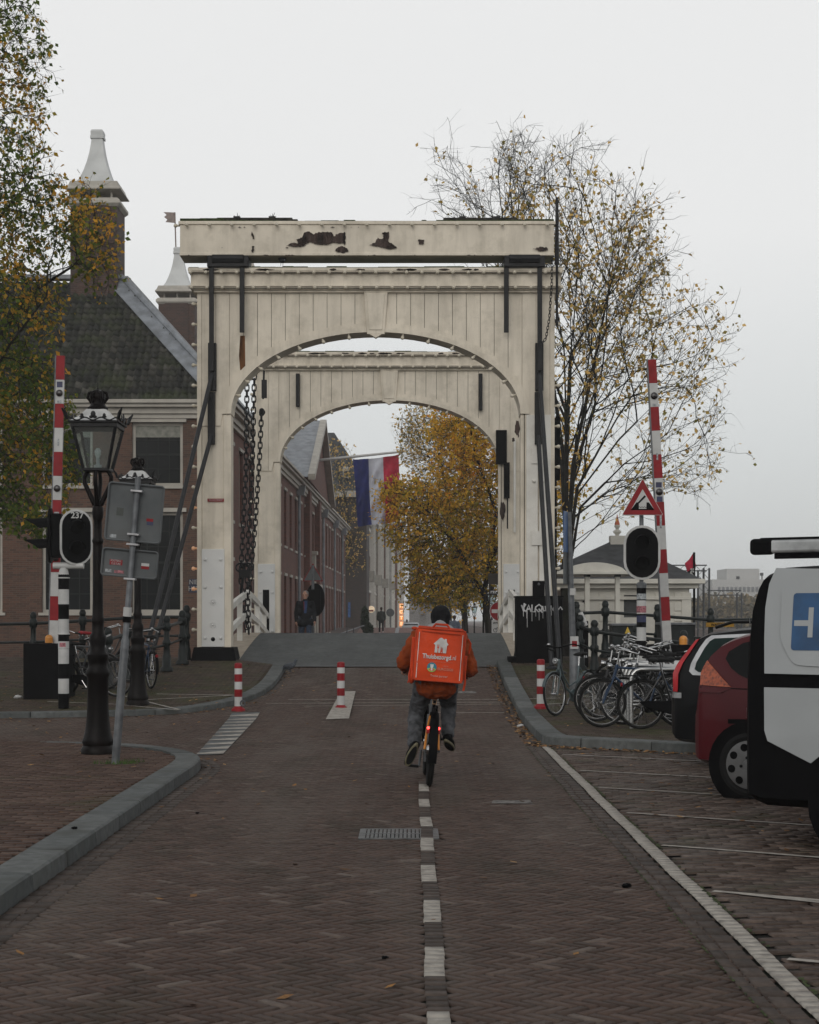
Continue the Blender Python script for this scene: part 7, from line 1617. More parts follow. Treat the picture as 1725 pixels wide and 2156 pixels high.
def walker(label, p, face, coat, legs_c, hair_c, s=1., stride=.25, headf=None, coat_len=.80, vox=.016, shoe=None, arms=(.12,-.1), detail=False, backpack=None):
    'a standing or walking figure; face = heading angle, built in place'
    t = thing('person', label, 'person', p, face, scale=s); f = Vector((0,1,0))
    hf = Vector(headf) if headf else f
    hip = .93; an = []; mbb = MB()
    for sx, ph_ in ((-1, 1), (1, -1)):
        y = ph_*stride; lift = .0 if ph_ > 0 else .05
        an.append(((sx*.09,0,hip), (sx*.10, y*.45+.03, .50+lift*.3), (sx*.10, y, .09+lift)))
    for a, b, c in an: mbb.cap(a, b, .07, .05); mbb.cap(b, c, .05, .035); mbb.cap(c, Vector(c)+Vector((0,.12,-.05)), .035, .03)
    mbb.cap((0,0,.95),(0,0,1.35), .11, .12); mbb.cap((0,0,1.4),(0,.01,1.54), .055, .05); head_(mbb, (0,.02,1.625), hf)
    ar = []
    for sx, sw in ((-1, arms[0]), (1, arms[1])):
        sh_ = Vector((sx*.19,0,1.40)); el = Vector((sx*.25,-.03+sw*.4,1.13)); wr = Vector((sx*.25,.06+sw,.89)); ar.append((sh_, el, wr)); mbb.cap(sh_, el, .045, .035); mbb.cap(el, wr, .035, .024); hand(mbb, wr, (wr-el), sx, 1.15, .45, up=(sx,0,0))
    remesh(mbb, 'body', skin, t, vox*.62, 3)
    mb = MB()
    for a, b, c in an: mb.cap(a, b, .095, .072); mb.cap(b, Vector(c)+Vector((0,0,.03)), .070, .058)
    mb.cap((-.07,0,.95),(.07,0,.95), .12, .12); remesh(mb, 'trousers', legs_c, t, vox, 4, disp=(.012,.09))
    mb = MB(); mb.cap((-.09,.0,1.36),(.09,.0,1.36), .115, .115); mb.cap((-.10,-.0,1.15),(.10,0,1.15), .13, .13); mb.cap((-.10,0,coat_len+.08),(.10,0,coat_len+.08), .145, .145); mb.cap((0,0,1.0),(0,0,1.3), .17, .15); mb.cap((0,.0,1.44),(0,.01,1.475), .09, .075)
    for sh_, el, wr in ar: mb.cap(sh_, el, .078, .066); mb.cap(el, wr-(wr-el)*.06, .066, .05)
    remesh(mb, 'coat', coat, t, vox, 4, disp=(.014,.1))
    mb = MB(); c = Vector((0,.02,1.625)); rm = Matrix((hf.cross(Vector((0,0,1))), hf, Vector((0,0,1)))).transposed()
    mb.sph(c+Vector((0,0,.045))-hf*.018, .104, 14, 10, sc3=(.86,.98,.9), rot=rm); mb.sph(c-hf*.045+Vector((0,0,-.02)), .082, 12, 8, sc3=(.9,.7,1), rot=rm); remesh(mb, 'hair', hair_c, t, vox*.7, 2, disp=(.012,.02))
    mb = MB()
    for a, b, c in an: c = Vector(c); mb.cap(c+Vector((0,-.03,-.045)), c+Vector((0,.14,-.055)), .044, .038); mb.cap(c, c+Vector((0,0,-.03)), .046, .046)
    remesh(mb, 'shoes', shoe or blackp, t, vox*.8, 2)
    if detail: eyes(t, (0,.02,1.625), hf)
    return t
coat_k = mat('coat_black', (.008,.009,.011), .85, var=.2, bump=.3); jeans = mat('jeans', (.035,.05,.08), .9, var=.3, scale=20, bump=.3); dark_tr = mat('trousers_dark', (.012,.012,.014), .9); grey_hair = mat('hair_grey', (.18,.17,.16), .8, var=.4, scale=30, bump=.6); brown_hair = mat('hair_brown', (.05,.03,.02), .8, bump=.5); shirt = mat('shirt_blue', (.03,.06,.14), .8); coat_g = mat('coat_green_grey', (.03,.035,.03), .85, bump=.3); coat_b = mat('coat_blue_grey', (.12,.15,.20), .85, bump=.3)
wk = P(643, 1381, 48.2); wk.z = EYE+(HY-1243)*48.2/FOC-1.765
w1 = walker('grey haired man in an open black coat smiling as he walks towards the bridge', wk, pi+R(8), coat_k, jeans, grey_hair, 1.0, .18, Vector((.35,1,0)).normalized(), .78, .014, detail=True)
mb = MB(); mb.prism([(-.05,.152,1.47),(.05,.152,1.47),(.045,.165,1.12),(-.02,.165,1.12)], (0,.01,0)); mb.build('shirt', shirt, w1); mb = MB(); mb.prism([(.045,.155,1.45),(.06,.155,1.44),(.05,.17,1.2),(.04,.17,1.2)], (0,.012,0)); mb.build('scarf', red_m, w1)
Zp_ = 113.; walker('distant man in a dark jacket with pale shoes walking away up the far road', Vector(((803-CX)*Zp_/FOC, Zp_, E(Zp_))), R(4), coat_g, dark_tr, brown_hair, 1., .22, None, .84, .03, white_m)
Zp_ = 84.; walker('person in a blue grey jacket and jeans partly behind the rider on the far pavement', Vector(((957-CX)*Zp_/FOC, Zp_, .0)), 0, coat_b, jeans, brown_hair, 1.0, .12, None, .86, .03)
Zp_ = 158.; walker('faint dark figure standing beside the far pavement near the hotel sign', Vector(((857-CX)*Zp_/FOC, Zp_, E(Zp_))), R(30), coat_k, dark_tr, brown_hair, 1., .1, None, .84, .035)
# distant rider with a red box
Zp_ = 135.; bk_ = dup(B1, label='distant bicycle ridden along the far end of the street', group='bicycles in the distance'); bk_.location = ((918-CX)*Zp_/FOC, Zp_, E(Zp_)+.01); bk_.rotation_euler = (0,0,R(80))
dr_ = walker('faint distant cyclist in grey seated on a bicycle near the end of the street', Vector(((919-CX)*Zp_/FOC, Zp_, E(Zp_)+.12)), R(-10), coat_g, dark_tr, brown_hair, 1.0, .05, None, .86, .035)
# ---------------- the delivery rider ----------------
org = Vector(((903-CX)*16.3/FOC, 16.3, 0)); LEAN = R(4.6)
rot = Matrix.Translation(org)@Matrix.Rotation(LEAN, 4, 'Y')@Matrix.Rotation(R(1.2), 4, 'Z')
def seat(t): t.matrix_world = rot; t.location = rot.to_translation(); t.rotation_euler = rot.to_euler(); return t
rb = seat(thing('delivery_bicycle', 'orange framed delivery bicycle with fat black tyres and two lit red tail lights', 'bicycle'))
orange_f = mat('frame_orange', (.50,.18,.015), .35, var=.1, bump=.03)
for y in (0, 1.12):
    mb = MB(); mb.torus((0,y,.345), (1,0,0), .315, .030, 44, 10); wh = mb.build('wheel', rubber, rb, smooth=60)
    mb = MB(); mb.torus((0,y,.345), (1,0,0), .285, .014, 36, 6); mb.build('rim', blackp, wh, smooth=60)
    mb = MB(); mb.lathe((-.05,y,.345), [(.04,0),(.05,.02),(.05,.08),(.04,.1)], 12, axis='X')
    for i in range(24): a = 2*pi*i/24; mb.tube([((-1)**i*.03,y,.345),(0,y+.28*math.cos(a),.345+.28*math.sin(a))], .0018, 3, cap=False)
    mb.build('spokes', chrome, wh)
    mb = MB(); n = 16; pts = []
    for i in range(n+1): a = lerp(R(-15) if y < 1 else R(25), R(120) if y < 1 else R(190), i/n); pts.append((y-math.cos(a)*.37, .345+math.sin(a)*.37))
    for p in pts: mb.v += [(-.04,p[0],p[1]-.012),(-.02,p[0],p[1]+.002),(.02,p[0],p[1]+.002),(.04,p[0],p[1]-.012)]
    for i in range(n):
        for j in range(3): k = 4*i+j; mb.f.append((k,k+1,k+5,k+4)); mb.m.append(0)
    mb.build('mudguard', blackp, rb, smooth=60)
mb = MB(); bbp = Vector((0,.46,.30)); stp = Vector((0,.30,.74))
st_b = MB()
for s in (-1, 1): st_b.tube([(s*.03,.28,.66),(s*.055,.12,.52),(s*.068,.0,.345)], [.010,.012,.012], 8); mb.tube([(s*.04,.42,.3),(s*.07,0,.335)], .013, 8)
mb.tube([bbp, stp], .022, 8); mb.tube([stp-Vector((0,0,.12)), (0,.7,.72), (0,.9,.86)], .022, 8); mb.tube([bbp, (0,.88,.74)], .026, 8); mb.tube([(0,.88,.72),(0,.84,.95)], .026, 8); mb.build('frame', fblack, rb, smooth=60); st_b.build('seat_stay', orange_f, rb, smooth=60)
mb = MB()
for s in (-1, 1): mb.tube([(s*.05,.89,.72),(s*.055,.94,.62),(s*.055,1.12,.345)], .014, 8)
mb.build('fork', blackp, rb, smooth=60)
mb = MB(); mb.tube([(0,.84,.95),(0,.82,1.03)], .014, 8); mb.tube([(-.31,.60,1.04),(-.29,.72,1.06),(-.12,.81,1.06),(.12,.81,1.06),(.29,.72,1.06),(.31,.60,1.04)], .013, 8); mb.build('handlebar', blackp, rb, smooth=60)
mb = MB(); mb.tube([(0,.32,.68),(0,.26,.87)], .016, 10); mb.build('seat_post', blackp, rb, smooth=60)
mb = MB(); mb.cap((0,.16,.90),(0,.4,.895), .05, .02); mb.sph((-.05,.16,.9), .065, sc3=(1,1.1,.5)); mb.sph((.05,.16,.9), .065, sc3=(1,1.1,.5)); remesh(mb, 'saddle', rubber, rb, .012, 4)
mb = MB(); mb.bb((-.022,.225,.77),(.022,.255,.815)); rf_ = mb.build('reflector', mat('reflector_amber', (.35,.2,.1), .3, bump=0), rb); mb = MB(); mb.bb((-.015,.22,.777),(.015,.224,.808)); mb.build('lens', blackp, rf_)
taillit = mat('tail_light_lit', (.8,.02,.03), .3, bump=0, emit=((1,.06,.05), 5))
for s in (-1, 1):
    mb = MB(); mb.sph((s*.05,-.045,.555), .014, 8, 6); mb.build('tail_light', taillit, rb, smooth=60); mb = MB(); mb.bb((s*.05-.016,-.035,.50),(s*.05+.016,.0,.575)); mb.build('lamp_housing', mat('lens_red', (.25,.01,.01), .3, bump=0), rb, bevel=.005)
mb = MB(); mb.lathe((-.055,bbp.y,bbp.z), [(.07,0),(.08,.02),(.08,.09),(.07,.11)], 16, axis='X'); mb.build('motor', blackp, rb, smooth=40)
mb = MB(); mb.bb((-.055,.33,.66),(-.035,.42,.2)); mb.tube([(-.085,bbp.y,bbp.z),(-.095,bbp.y-.06,bbp.z-.155)], .013, 6); mb.tube([(.085,bbp.y,bbp.z),(.095,bbp.y+.06,bbp.z+.155)], .013, 6); cr = mb.build('crank', steel, rb, smooth=40)
mb = MB(); mb.box((-.15,bbp.y-.06,bbp.z-.155),(.10,.09,.022)); mb.box((.15,bbp.y+.06,bbp.z+.12),(.10,.09,.022)); mb.build('pedal', rubber, cr)
rd = seat(thing('person', 'delivery rider in orange sweater, grey jeans and black cap cycling away', 'person'))
hipL, hipR = Vector((-.10,.22,.98)), Vector((.10,.22,.98))
knL, anL = Vector((-.16,.56,.64)), Vector((-.165,.24,.35)); knR, anR = Vector((.155,.62,.76)), Vector((.165,.42,.46))
shL, shR = Vector((-.20,.36,1.405)), Vector((.20,.36,1.405)); elL, elR = Vector((-.325,.34,1.15)), Vector((.325,.36,1.13)); wrL, wrR = Vector((-.30,.57,1.09)), Vector((.30,.58,1.09))
mb = MB()
for a, b, c in ((hipL, knL, anL), (hipR, knR, anR)): mb.cap(a, b, .08, .055); mb.cap(b, c, .055, .038)
mb.cap((0,.22,1.0),(0,.36,1.38), .12, .13); mb.cap((0,.38,1.42),(0,.42,1.53), .058, .052); head_(mb, (0,.44,1.60), (0,1,-.05))
for s, sh_, el, wr in ((-1, shL, elL, wrL), (1, shR, elR, wrR)): mb.cap(sh_, el, .05, .04); mb.cap(el, wr, .04, .026); hand(mb, wr, (0,1,-.25), s, 1.1, .8)
remesh(mb, 'body', skin, rd, .009, 3)
mb = MB()
for a, b, c, up_ in ((hipL, knL, anL, .06), (hipR, knR, anR, .07)): mb.cap(a+Vector((0,-.03,.02)), b, .112, .080); e2 = c+(b-c).normalized()*.03; mb.cap(b, b.lerp(e2, .5), .080, .070); mb.cap(b.lerp(e2, .5), e2, .070, .062)
mb.cap((-.09,.19,.99),(.09,.19,.99), .13, .13)
jg = mat('jeans_grey', (.085,.088,.095), .95, var=.3, scale=10, bump=.5, bscale=60, dirt=(.05,.05,.055), dscale=4, damt=.6)
remesh(mb, 'trousers', jg, rd, .011, 3, disp=(.036,.045))
for s, an_, pitch in ((-1, anL, R(60)), (1, anR, R(24))):
    d = Vector((-.30 if s < 0 else .34,math.cos(pitch),-math.sin(pitch))).normalized(); up_ = Vector((0,math.sin(pitch),math.cos(pitch))); up_ = (up_-d*up_.dot(d)).normalized(); side_ = d.cross(up_); heel = an_-up_*.055-d*.04
    mb = MB(); mb.cap(heel+up_*.02, heel+d*.12+up_*.015, .043, .05); mb.cap(heel+d*.12+up_*.01, heel+d*.21, .047, .036); mb.cap(an_, heel+d*.05+up_*.02, .05, .045); sh_o = remesh(mb, 'shoe', blackp, rd, .009, 3)
    mb = MB(); o_ = heel-up_*.035; pts = []
    for i in range(20): a = 2*pi*i/20; ly = .09+.145*math.sin(a); wx = (.043+.008*math.sin(a))*math.cos(a); pts.append(o_+d*ly+side_*wx)
    mb.prism(pts, up_*.030); so_ = mb.build('sole', mat('sole_beige', (.17,.15,.095), .8, var=.2, scale=30), sh_o, bevel=.008); mb = MB(); cc = sum(pts, Vector())/len(pts); mb.prism([cc+(p-cc)*.78-up_*.004 for p in pts], up_*.01); mb.build('tread', rubber, so_)
knit = mat('sweater_orange', (.23,.042,.008), .95, var=.2, scale=8, bump=.6, bscale=150)
mb = MB(); mb.cap((-.06,.20,1.03),(.06,.20,1.03), .155, .155); mb.cap((0,.22,1.08),(0,.34,1.34), .17, .165); mb.cap((-.13,.35,1.37),(.13,.35,1.37), .10, .10); mb.cap((0,.37,1.42),(0,.39,1.46), .10, .085)
mb.cap((-.06,.19,.97),(.06,.19,.97), .15, .15)
for sh_, el, wr in ((shL, elL, wrL), (shR, elR, wrR)): mb.cap(sh_, el, .09, .078); mb.cap(el, wr, .075, .05)
remesh(mb, 'sweater', knit, rd, .012, 4, disp=(.034,.05))
mb = MB(); mb.torus((0,.385,1.475), (0,-.3,1), .075, .034, 20, 8); mb.cap((-.075,.27,1.49),(.075,.27,1.49), .062, .062); mb.cap((0,.24,1.50),(0,.30,1.53), .062, .062); mb.cap((-.09,.33,1.50),(-.085,.4,1.49),.045,.045); mb.cap((.09,.33,1.50),(.085,.4,1.49),.045,.045); remesh(mb, 'hood', mat('hood_grey', (.24,.235,.235), .95, var=.1, bump=.4), rd, .01, 3, disp=(.015,.05))
mb = MB(); mb.sph((0,.43,1.625), .112, 18, 14, sc3=(.90,1.0,1.0)); mb.sph((0,.405,1.575), .098, 14, 10, sc3=(.92,.9,.9)); remesh(mb, 'cap', mat('cap_black', (.006,.006,.007), .95, bump=.3), rd, .008, 3)
# the big square backpack, worn by the rider
bp = seat(thing('delivery_backpack', 'large square orange delivery backpack with white house logo and lettering', 'backpack'))
bo = mat('backpack_orange', (.60,.058,.011), .6, var=.14, scale=3, bump=.5, bscale=7, dist=.04); bo2 = mat('backpack_orange_dark', (.42,.045,.012), .7, var=.15, scale=6, bump=.3)
x0, x1, y0, y1, z0, z1 = -.235, .235, -.07, .20, 1.005, 1.50
mb = MB(); nx, nz = 12, 12
def sag(u, v): return .012*math.sin(u*2.2+v*3)+.008*math.sin(u*7+v*4)*math.sin(v*5)+.016*(1-(2*u-1)**2)*(1-(2*v-1)**2)
for j in range(nz+1):
    for i in range(nx+1): u, v = i/nx, j/nz; mb.v.append((lerp(x0, x1, u), y0-sag(u, v)*.8, lerp(z0, z1, v)))
for j in range(nz):
    for i in range(nx): k = j*(nx+1)+i; mb.f.append((k, k+1, k+nx+2, k+nx+1)); mb.m.append(0)
pf = mb.build('front_panel', bo, bp, smooth=60)
mb = MB(); mb.box((0,(y0+y1)/2,(z0+z1)/2), (x1-x0+.012,y1-y0-.01,z1-z0+.012)); mb.build('body', bo, bp, bevel=.035, bseg=4)
mb = MB(); yy = y0-.004; pts = [(x0,yy,z0),(x1,yy,z0),(x1,yy,z1),(x0,yy,z1)]; mb.tube([(x0+.02,yy,z0),(x1-.02,yy,z0),(x1,yy,z0+.02),(x1,yy,z1-.02),(x1-.02,yy,z1),(x0+.02,yy,z1),(x0,yy,z1-.02),(x0,yy,z0+.02)], .008, 8, closed=True); mb.tube([(x0+.02,.16,z1+.01),(x1-.02,.16,z1+.01)], .01, 6); mb.tube([(x0+.05,yy-.006,z1-.03),(x1-.05,yy-.006,z1-.035)], .006, 6); mb.build('piping', bo2, bp, smooth=60)
wr_ = mat('print_white', (.60,.58,.56), .6, bump=0); mb = MB()
for x in (x0+.028, x1-.028): mb.box((x, y0-.011, (z0+z1)/2-.01), (.006,.012,z1-z0-.06))
mb.build('reflective_strip', wr_, bp)
mb = MB(); mb.cap((-.05,.02,z1+.012),(.05,.02,z1+.012), .012, .012, 8); mb.tube([(-.09,.03,z1),(-.055,.02,z1+.045),(.055,.02,z1+.045),(.09,.03,z1)], .012, 6); mb.build('handle', bo2, bp, smooth=50)
mb = MB(); mb.bb((x0-.035,.0,z0+.04),(x0-.005,.12,z0+.4)); mb.bb((x1+.005,.0,z0+.03),(x1+.035,.12,z0+.26)); mb.sph((x0-.01,.04,z0+.03), .06, sc3=(.6,1,1.3)); mb.build('side_pocket', bo, bp, bevel=.02)
mb = MB(); mb.tube([(x0-.03,.0,z0+.1),(x0-.035,-.02,z0),(x0-.045,-.02,z0-.04)], .006, 5); mb.tube([(x1+.02,.0,z0+.12),(x1+.03,-.02,z0),(x1+.02,-.02,z0-.075)], .011, 5); mb.tube([(x1+.03,.02,z0+.42),(x1+.06,.05,z0+.38),(x1+.05,.05,z0+.28)], .009, 5); mb.sph((x0-.02,.02,z1-.01), .022, sc3=(1.4,1,.8)); islands(mb, 'strap', bo2, bp, 50)
for s in (-1, 1): mb = MB(); mb.tube([(s*.13,y1,z1-.05),(s*.15,.30,z1-.01),(s*.15,.46,z1-.1),(s*.16,.45,z1-.25),(s*.17,.3,z0+.12),(s*.15,y1,z0+.08)], .016, 6); mb.build('shoulder_strap', bo2, bp, smooth=50)
yl = y0-.0245
def prn(pts, m, nm, yy=yl, th=.004): mb = MB(); mb.prism([(a, yy, b) for a, b in pts], (0,th,0)); return mb.build(nm, m, bp)
u = .0046; ox, oz = .004, 1.345
H = lambda pts: [(ox+a*u, oz+b*u) for a, b in pts]
lg = prn(H([(-15,3),(-3,15.5),(0,16.5),(3,15.5),(7,12),(7,14.5),(11,14.5),(12,8),(16,3),(13,1),(12,-15),(5,-15),(4.5,-6),(2,-2),(1,-13),(3,-13),(3,-15),(-12,-15),(-11.5,1)]), wr_, 'logo')
for pts in ([(-7.5,2),(-6.7,2),(-6.7,-4),(-7.2,-4)],[(-5.6,2),(-4.9,2),(-4.9,-4),(-5.6,-4)],[(-3.8,2),(-3.0,2),(-3.3,-4),(-3.8,-4)],[(-7.6,-2.5),(-2.9,-2.5),(-4.6,-6.5),(-4.5,-15.1),(-6,-15.1),(-5.9,-6.5)],[(-.2,-1),(.2,-1.5),(1.1,-13),(2.2,-15.1),(-.4,-15.1)]): q_ = prn(H(pts), bo, 'logo_cutout', yl-.0016, .003)
tm_ = text_mesh('lettering', 'Thuisbezorgd', wr_, bp, .062, (-.025,yl,1.235), rot=(pi/2,0,0), ext=.0015, bold=.0014, sx=.80); nl_x = tm_.location.x+max(v.co.x for v in tm_.data.vertices)*.8+.004; text_mesh('lettering', '.nl', wr_, bp, .062, (nl_x,yl,1.237), rot=(pi/2,0,0), ext=.0015, sx=.8, align='LEFT')
mb = MB(); mb.box((0,yl+.001,1.19), (.26,.003,.0022)); mb.build('printed_line', mat('print_faint', (.60,.22,.15), .6, bump=0), bp)
ec = (-.065, 1.135); r_ = .046
def disc(a0, a1, r0, m, nm='emblem', k=12, yy=yl): prn([(ec[0], ec[1])]+[(ec[0]+r0*math.cos(lerp(a0,a1,i/k)), ec[1]+r0*math.sin(lerp(a0,a1,i/k))) for i in range(k+1)], m, nm, yy)
prn([(ec[0]+r_*math.cos(2*pi*i/24), ec[1]+r_*math.sin(2*pi*i/24)) for i in range(24)], mat('emblem_teal', (.02,.18,.25), .5, bump=0), 'emblem')
disc(R(200), R(340), r_*.98, mat('emblem_lime', (.25,.5,.08), .5, bump=0), yy=yl-.001); disc(R(215), R(325), r_*.8, mat('emblem_red', (.5,.12,.06), .5, bump=0), yy=yl-.002)
prn([(ec[0]-.016,ec[1]+.028),(ec[0]+.016,ec[1]+.028),(ec[0]+.014,ec[1]+.005),(ec[0]+.006,ec[1]-.012),(ec[0]+.008,ec[1]-.03),(ec[0]-.008,ec[1]-.03),(ec[0]-.006,ec[1]-.012),(ec[0]-.014,ec[1]+.005)], wr_, 'emblem', yl-.0035)
fm_ = _M['print_faint']; text_mesh('lettering', 'EURO2020', fm_, bp, .034, (.065,yl,1.122), ext=.0012, sx=.95, bold=.0008); text_mesh('lettering', 'UEFA', fm_, bp, .022, (.065,yl,1.152), ext=.0012); text_mesh('lettering', 'Trotse partner', mat('print_pale', (.6,.4,.35), .6, bump=0), bp, .030, (.01,yl+.004,1.055), ext=.0012, sx=.92)
# ---------------- parked vehicles ----------------
def interp(pts, x):
    for (a, b), (c, d) in zip(pts, pts[1:]):
        if x <= c: return b+(d-b)*max(0, min(1, (x-a)/max(c-a, 1e-6)))
    return pts[-1][1]
class Car:
    'body lofted from side profile; x forward from the rear, y across, z up'
    def __init__(s, top, bot, wid, belt, roofw, paint, t, nst=40, lv=2):
        s.top, s.bot, s.wid, s.belt, s.roofw = top, bot, wid, belt, roofw; L_ = top[-1][0]; xs = sorted(set([L_*i/nst for i in range(nst+1)]+[.01,.03,.06,.1,.15,L_-.03])); rows = []
        for x in xs:
            zt, zb = interp(top, x), interp(bot, x); hw = [(zb, .90), (lerp(zb, zt, .06), .97)]
            ring = []
            for f in (0, .04, .15, .35, .6, .8, .92, .98, 1.0):
                z = lerp(zb, zt, f); ring.append((s.half(x, z)*(.86 if f == 0 else 1)*(.90 if f == 1 else 1), z))
            rows.append((x, ring))
        mb = MB()
        for x, ring in rows:
            pts = [(x, -w_, z) for w_, z in ring]+[(x, 0, ring[-1][1]+.008)]+[(x, w_, z) for w_, z in ring[::-1]]+[(x, 0, ring[0][1])]; mb.v += pts
        k = len(rows[0][1])*2+2
        for i in range(len(rows)-1):
            for j in range(k): a = i*k; mb.f.append((a+j, a+(j+1) % k, a+k+(j+1) % k, a+k+j)); mb.m.append(0)
        mb.f.append(tuple(range(k))[::-1]); mb.m.append(0); mb.f.append(tuple((len(rows)-1)*k+j for j in range(k))); mb.m.append(0)
        s.body = mb.build('body', paint, t, smooth=38); s.t = t
    def half(s, x, z):
        w_ = interp(s.wid, x); b = interp(s.belt, x) if isinstance(s.belt, list) else s.belt
        if z <= b: return w_*(1-.05*max(0, (b*.55-z)/(b*.55))**2-.012*max(0, (z-b*.55)/(b*.45)))
        return lerp(w_*.988, w_*s.roofw, min(1, (z-b)/(1.5-b if not hasattr(s, 'zr') else s.zr-b))**1.15)
    def panel(s, name, poly, m, off=.006, th=.004, par=None, side=-1, n=5, bevel=0):
        'patch lying on the side of the body, given as (x, z) outline'
        bm = bmesh.new(); vs = [bm.verts.new((x, 0, z)) for x, z in poly]; bm.faces.new(vs)
        zs = [p[1] for p in poly]; xs_ = [p[0] for p in poly]
        for i in range(1, n*2): bmesh.ops.bisect_plane(bm, geom=bm.verts[:]+bm.edges[:]+bm.faces[:], plane_co=(0,0,lerp(min(zs),max(zs),i/(n*2))), plane_no=(0,0,1))
        for i in range(1, n): bmesh.ops.bisect_plane(bm, geom=bm.verts[:]+bm.edges[:]+bm.faces[:], plane_co=(lerp(min(xs_),max(xs_),i/n),0,0), plane_no=(1,0,0))
        for v in bm.verts: v.co.y = side*(s.half(v.co.x, v.co.z)+off)
        r_ = bmesh.ops.extrude_face_region(bm, geom=bm.faces[:]); 
        for v in r_['geom']:
            if isinstance(v, bmesh.types.BMVert): v.co.y += side*th
        bmesh.ops.recalc_face_normals(bm, faces=bm.faces); me = bpy.data.meshes.new(name); bm.to_mesh(me); bm.free(); me.materials.append(m); me.shade_smooth(); me.set_sharp_from_angle(angle=R(40))
        o = bpy.data.objects.new(name, me); C.objects.link(o); o.parent = par or s.t
        return o
def rcurve(pts, it=2):
    for _ in range(it):
        q = []
        for i, a in enumerate(pts): b = pts[(i+1) % len(pts)]; q += [(a[0]*.78+b[0]*.22, a[1]*.78+b[1]*.22), (a[0]*.22+b[0]*.78, a[1]*.22+b[1]*.78)]
        pts = q
    return pts
def wheels(t, xs, hw, r, capm, hub=.23, holes=8, arch=None, style=0):
    for x in xs:
        for s in (-1, 1):
            if arch:
                mb = MB(); mb.lathe((x, s*(hw-.10), r), [(arch,0),(arch,s*.112)], 28, axis='Y'); mb.build('wheel_arch', blackp, t, smooth=40)
            mb = MB(); y = s*(hw-.09); mb.lathe((x, y, r), [(r-.04,-s*.1),(r-.005,-s*.08),(r,-s*.02),(r,s*.05),(r-.012,s*.10),(r-.05,s*.115),(r-.07,s*.105)], 36, axis='Y'); wh = mb.build('wheel', rubber, t, smooth=40)
            mb = MB(); mb.lathe((x, y, r), [(hub,s*.095),(hub-.008,s*.118),(hub*.6,s*.132),(.05,s*.125),(.045,s*.14),(.0,s*.142)], 32, axis='Y'); hc_ = mb.build('hubcap', capm, wh, smooth=40)
            mb = MB()
            for i in range(holes): a = 2*pi*(i+.3)/holes; c = (x+math.cos(a)*hub*.72, y+s*.1275, r+math.sin(a)*hub*.72); mb.lathe(c, [(.035,0),(.035,s*.006)], 12, axis='Y')
            for i in range(4): a = 2*pi*(i+.1)/4; c = (x+math.cos(a)*hub*.3, y+s*.129, r+math.sin(a)*hub*.3); mb.lathe(c, [(.013,0),(.013,s*.012)], 8, axis='Y')
            mb.build('hubcap_detail', blackp, hc_)
HDG = R(-32)
def park(t, X, Z, half, hd=HDG):
    t.rotation_euler = (0,0,hd); t.location = (X-math.sin(hd)*half, Z+math.cos(hd)*half, 0)
carred = mat('car_red', (.062,.002,.005), .35, var=.08, scale=2, bump=0, coat=.1, spec=.2); carblk = mat('car_black', (.003,.0033,.004), .35, var=.08, bump=0, coat=.05, spec=.14); carwhite = mat('van_white', (.30,.315,.32), .4, var=.04, scale=2, bump=.02, coat=.3); cglass = mat('car_glass', (.004,.0045,.0045), .1, var=.1, bump=0, spec=.12); cg2 = mat('car_glass_green', (.006,.016,.014), .1, var=.1, bump=0, spec=.15); trimb = mat('plastic_black', (.0035,.0035,.004), .7, var=.1, bump=.05, spec=.05)
wheelgrey = mat('hubcap_grey', (.13,.13,.13), .45, metal=.3, var=.15, bump=.05); chr_t = mat('trim_silver', (.5,.5,.5), .25, metal=.7, bump=0)
amber_l = mat('lamp_amber', (.32,.06,.015), .2, bump=0, var=.3, scale=40); red_l = mat('lamp_red', (.42,.006,.012), .2, bump=0, var=.15)
# red hatchback
t = thing('parked_car', 'dark red hatchback parked between the black car and the white van', 'car', (0,0,0), 0, 'vehicles parked on the right'); 
rc = Car([(0,.62),(.03,.72),(.07,.80),(.09,1.0),(.13,1.17),(.20,1.29),(.32,1.39),(.55,1.47),(1.1,1.52),(1.8,1.49),(2.3,1.36),(2.8,1.04),(3.5,.88),(3.78,.74),(3.85,.5)], [(0,.50),(.03,.34),(.1,.29),(.6,.24),(3.3,.22),(3.85,.3)], [(0,.55),(.04,.66),(.12,.74),(.35,.81),(.8,.84),(2.8,.84),(3.4,.78),(3.85,.55)], .93, .76, carred, t)
park(t, (1443-CX)*15.5/FOC+.0, 15.5, .80)
wheels(t, (.63, 3.08), .835, .30, wheelgrey, .22, 8, arch=.385)
rc.panel('side_window', rcurve([(.33,1.27),(.56,1.41),(1.15,1.44),(1.18,1.0),(.70,1.02),(.45,1.12)], 1), cglass); rc.panel('side_window', rcurve([(1.26,1.0),(1.24,1.44),(1.85,1.42),(2.5,1.06)], 1), cglass)
rc.panel('rear_lamp', [(.10,1.10),(.16,1.22),(.44,.985),(.11,.995)], amber_l, .003); rc.panel('rear_lamp', [(.09,.985),(.44,.975),(.34,.93),(.10,.93)], carred, .003)
mb = MB(); mb.box((.02,0,.55), (.08,1.1,.2)); mb.build('bumper', carred, t, bevel=.03)
rc.panel('side_molding', [(.42,.66),(1.2,.66),(1.2,.715),(.42,.70)], trimb, .004, .01); rc.panel('body_seam', [(.11,.972),(1.18,.96),(1.18,.968),(.11,.98)], blackp, .002, .002); rc.panel('door_handle', [(1.32,.92),(1.5,.92),(1.5,.96),(1.32,.96)], carred, .006, .02)
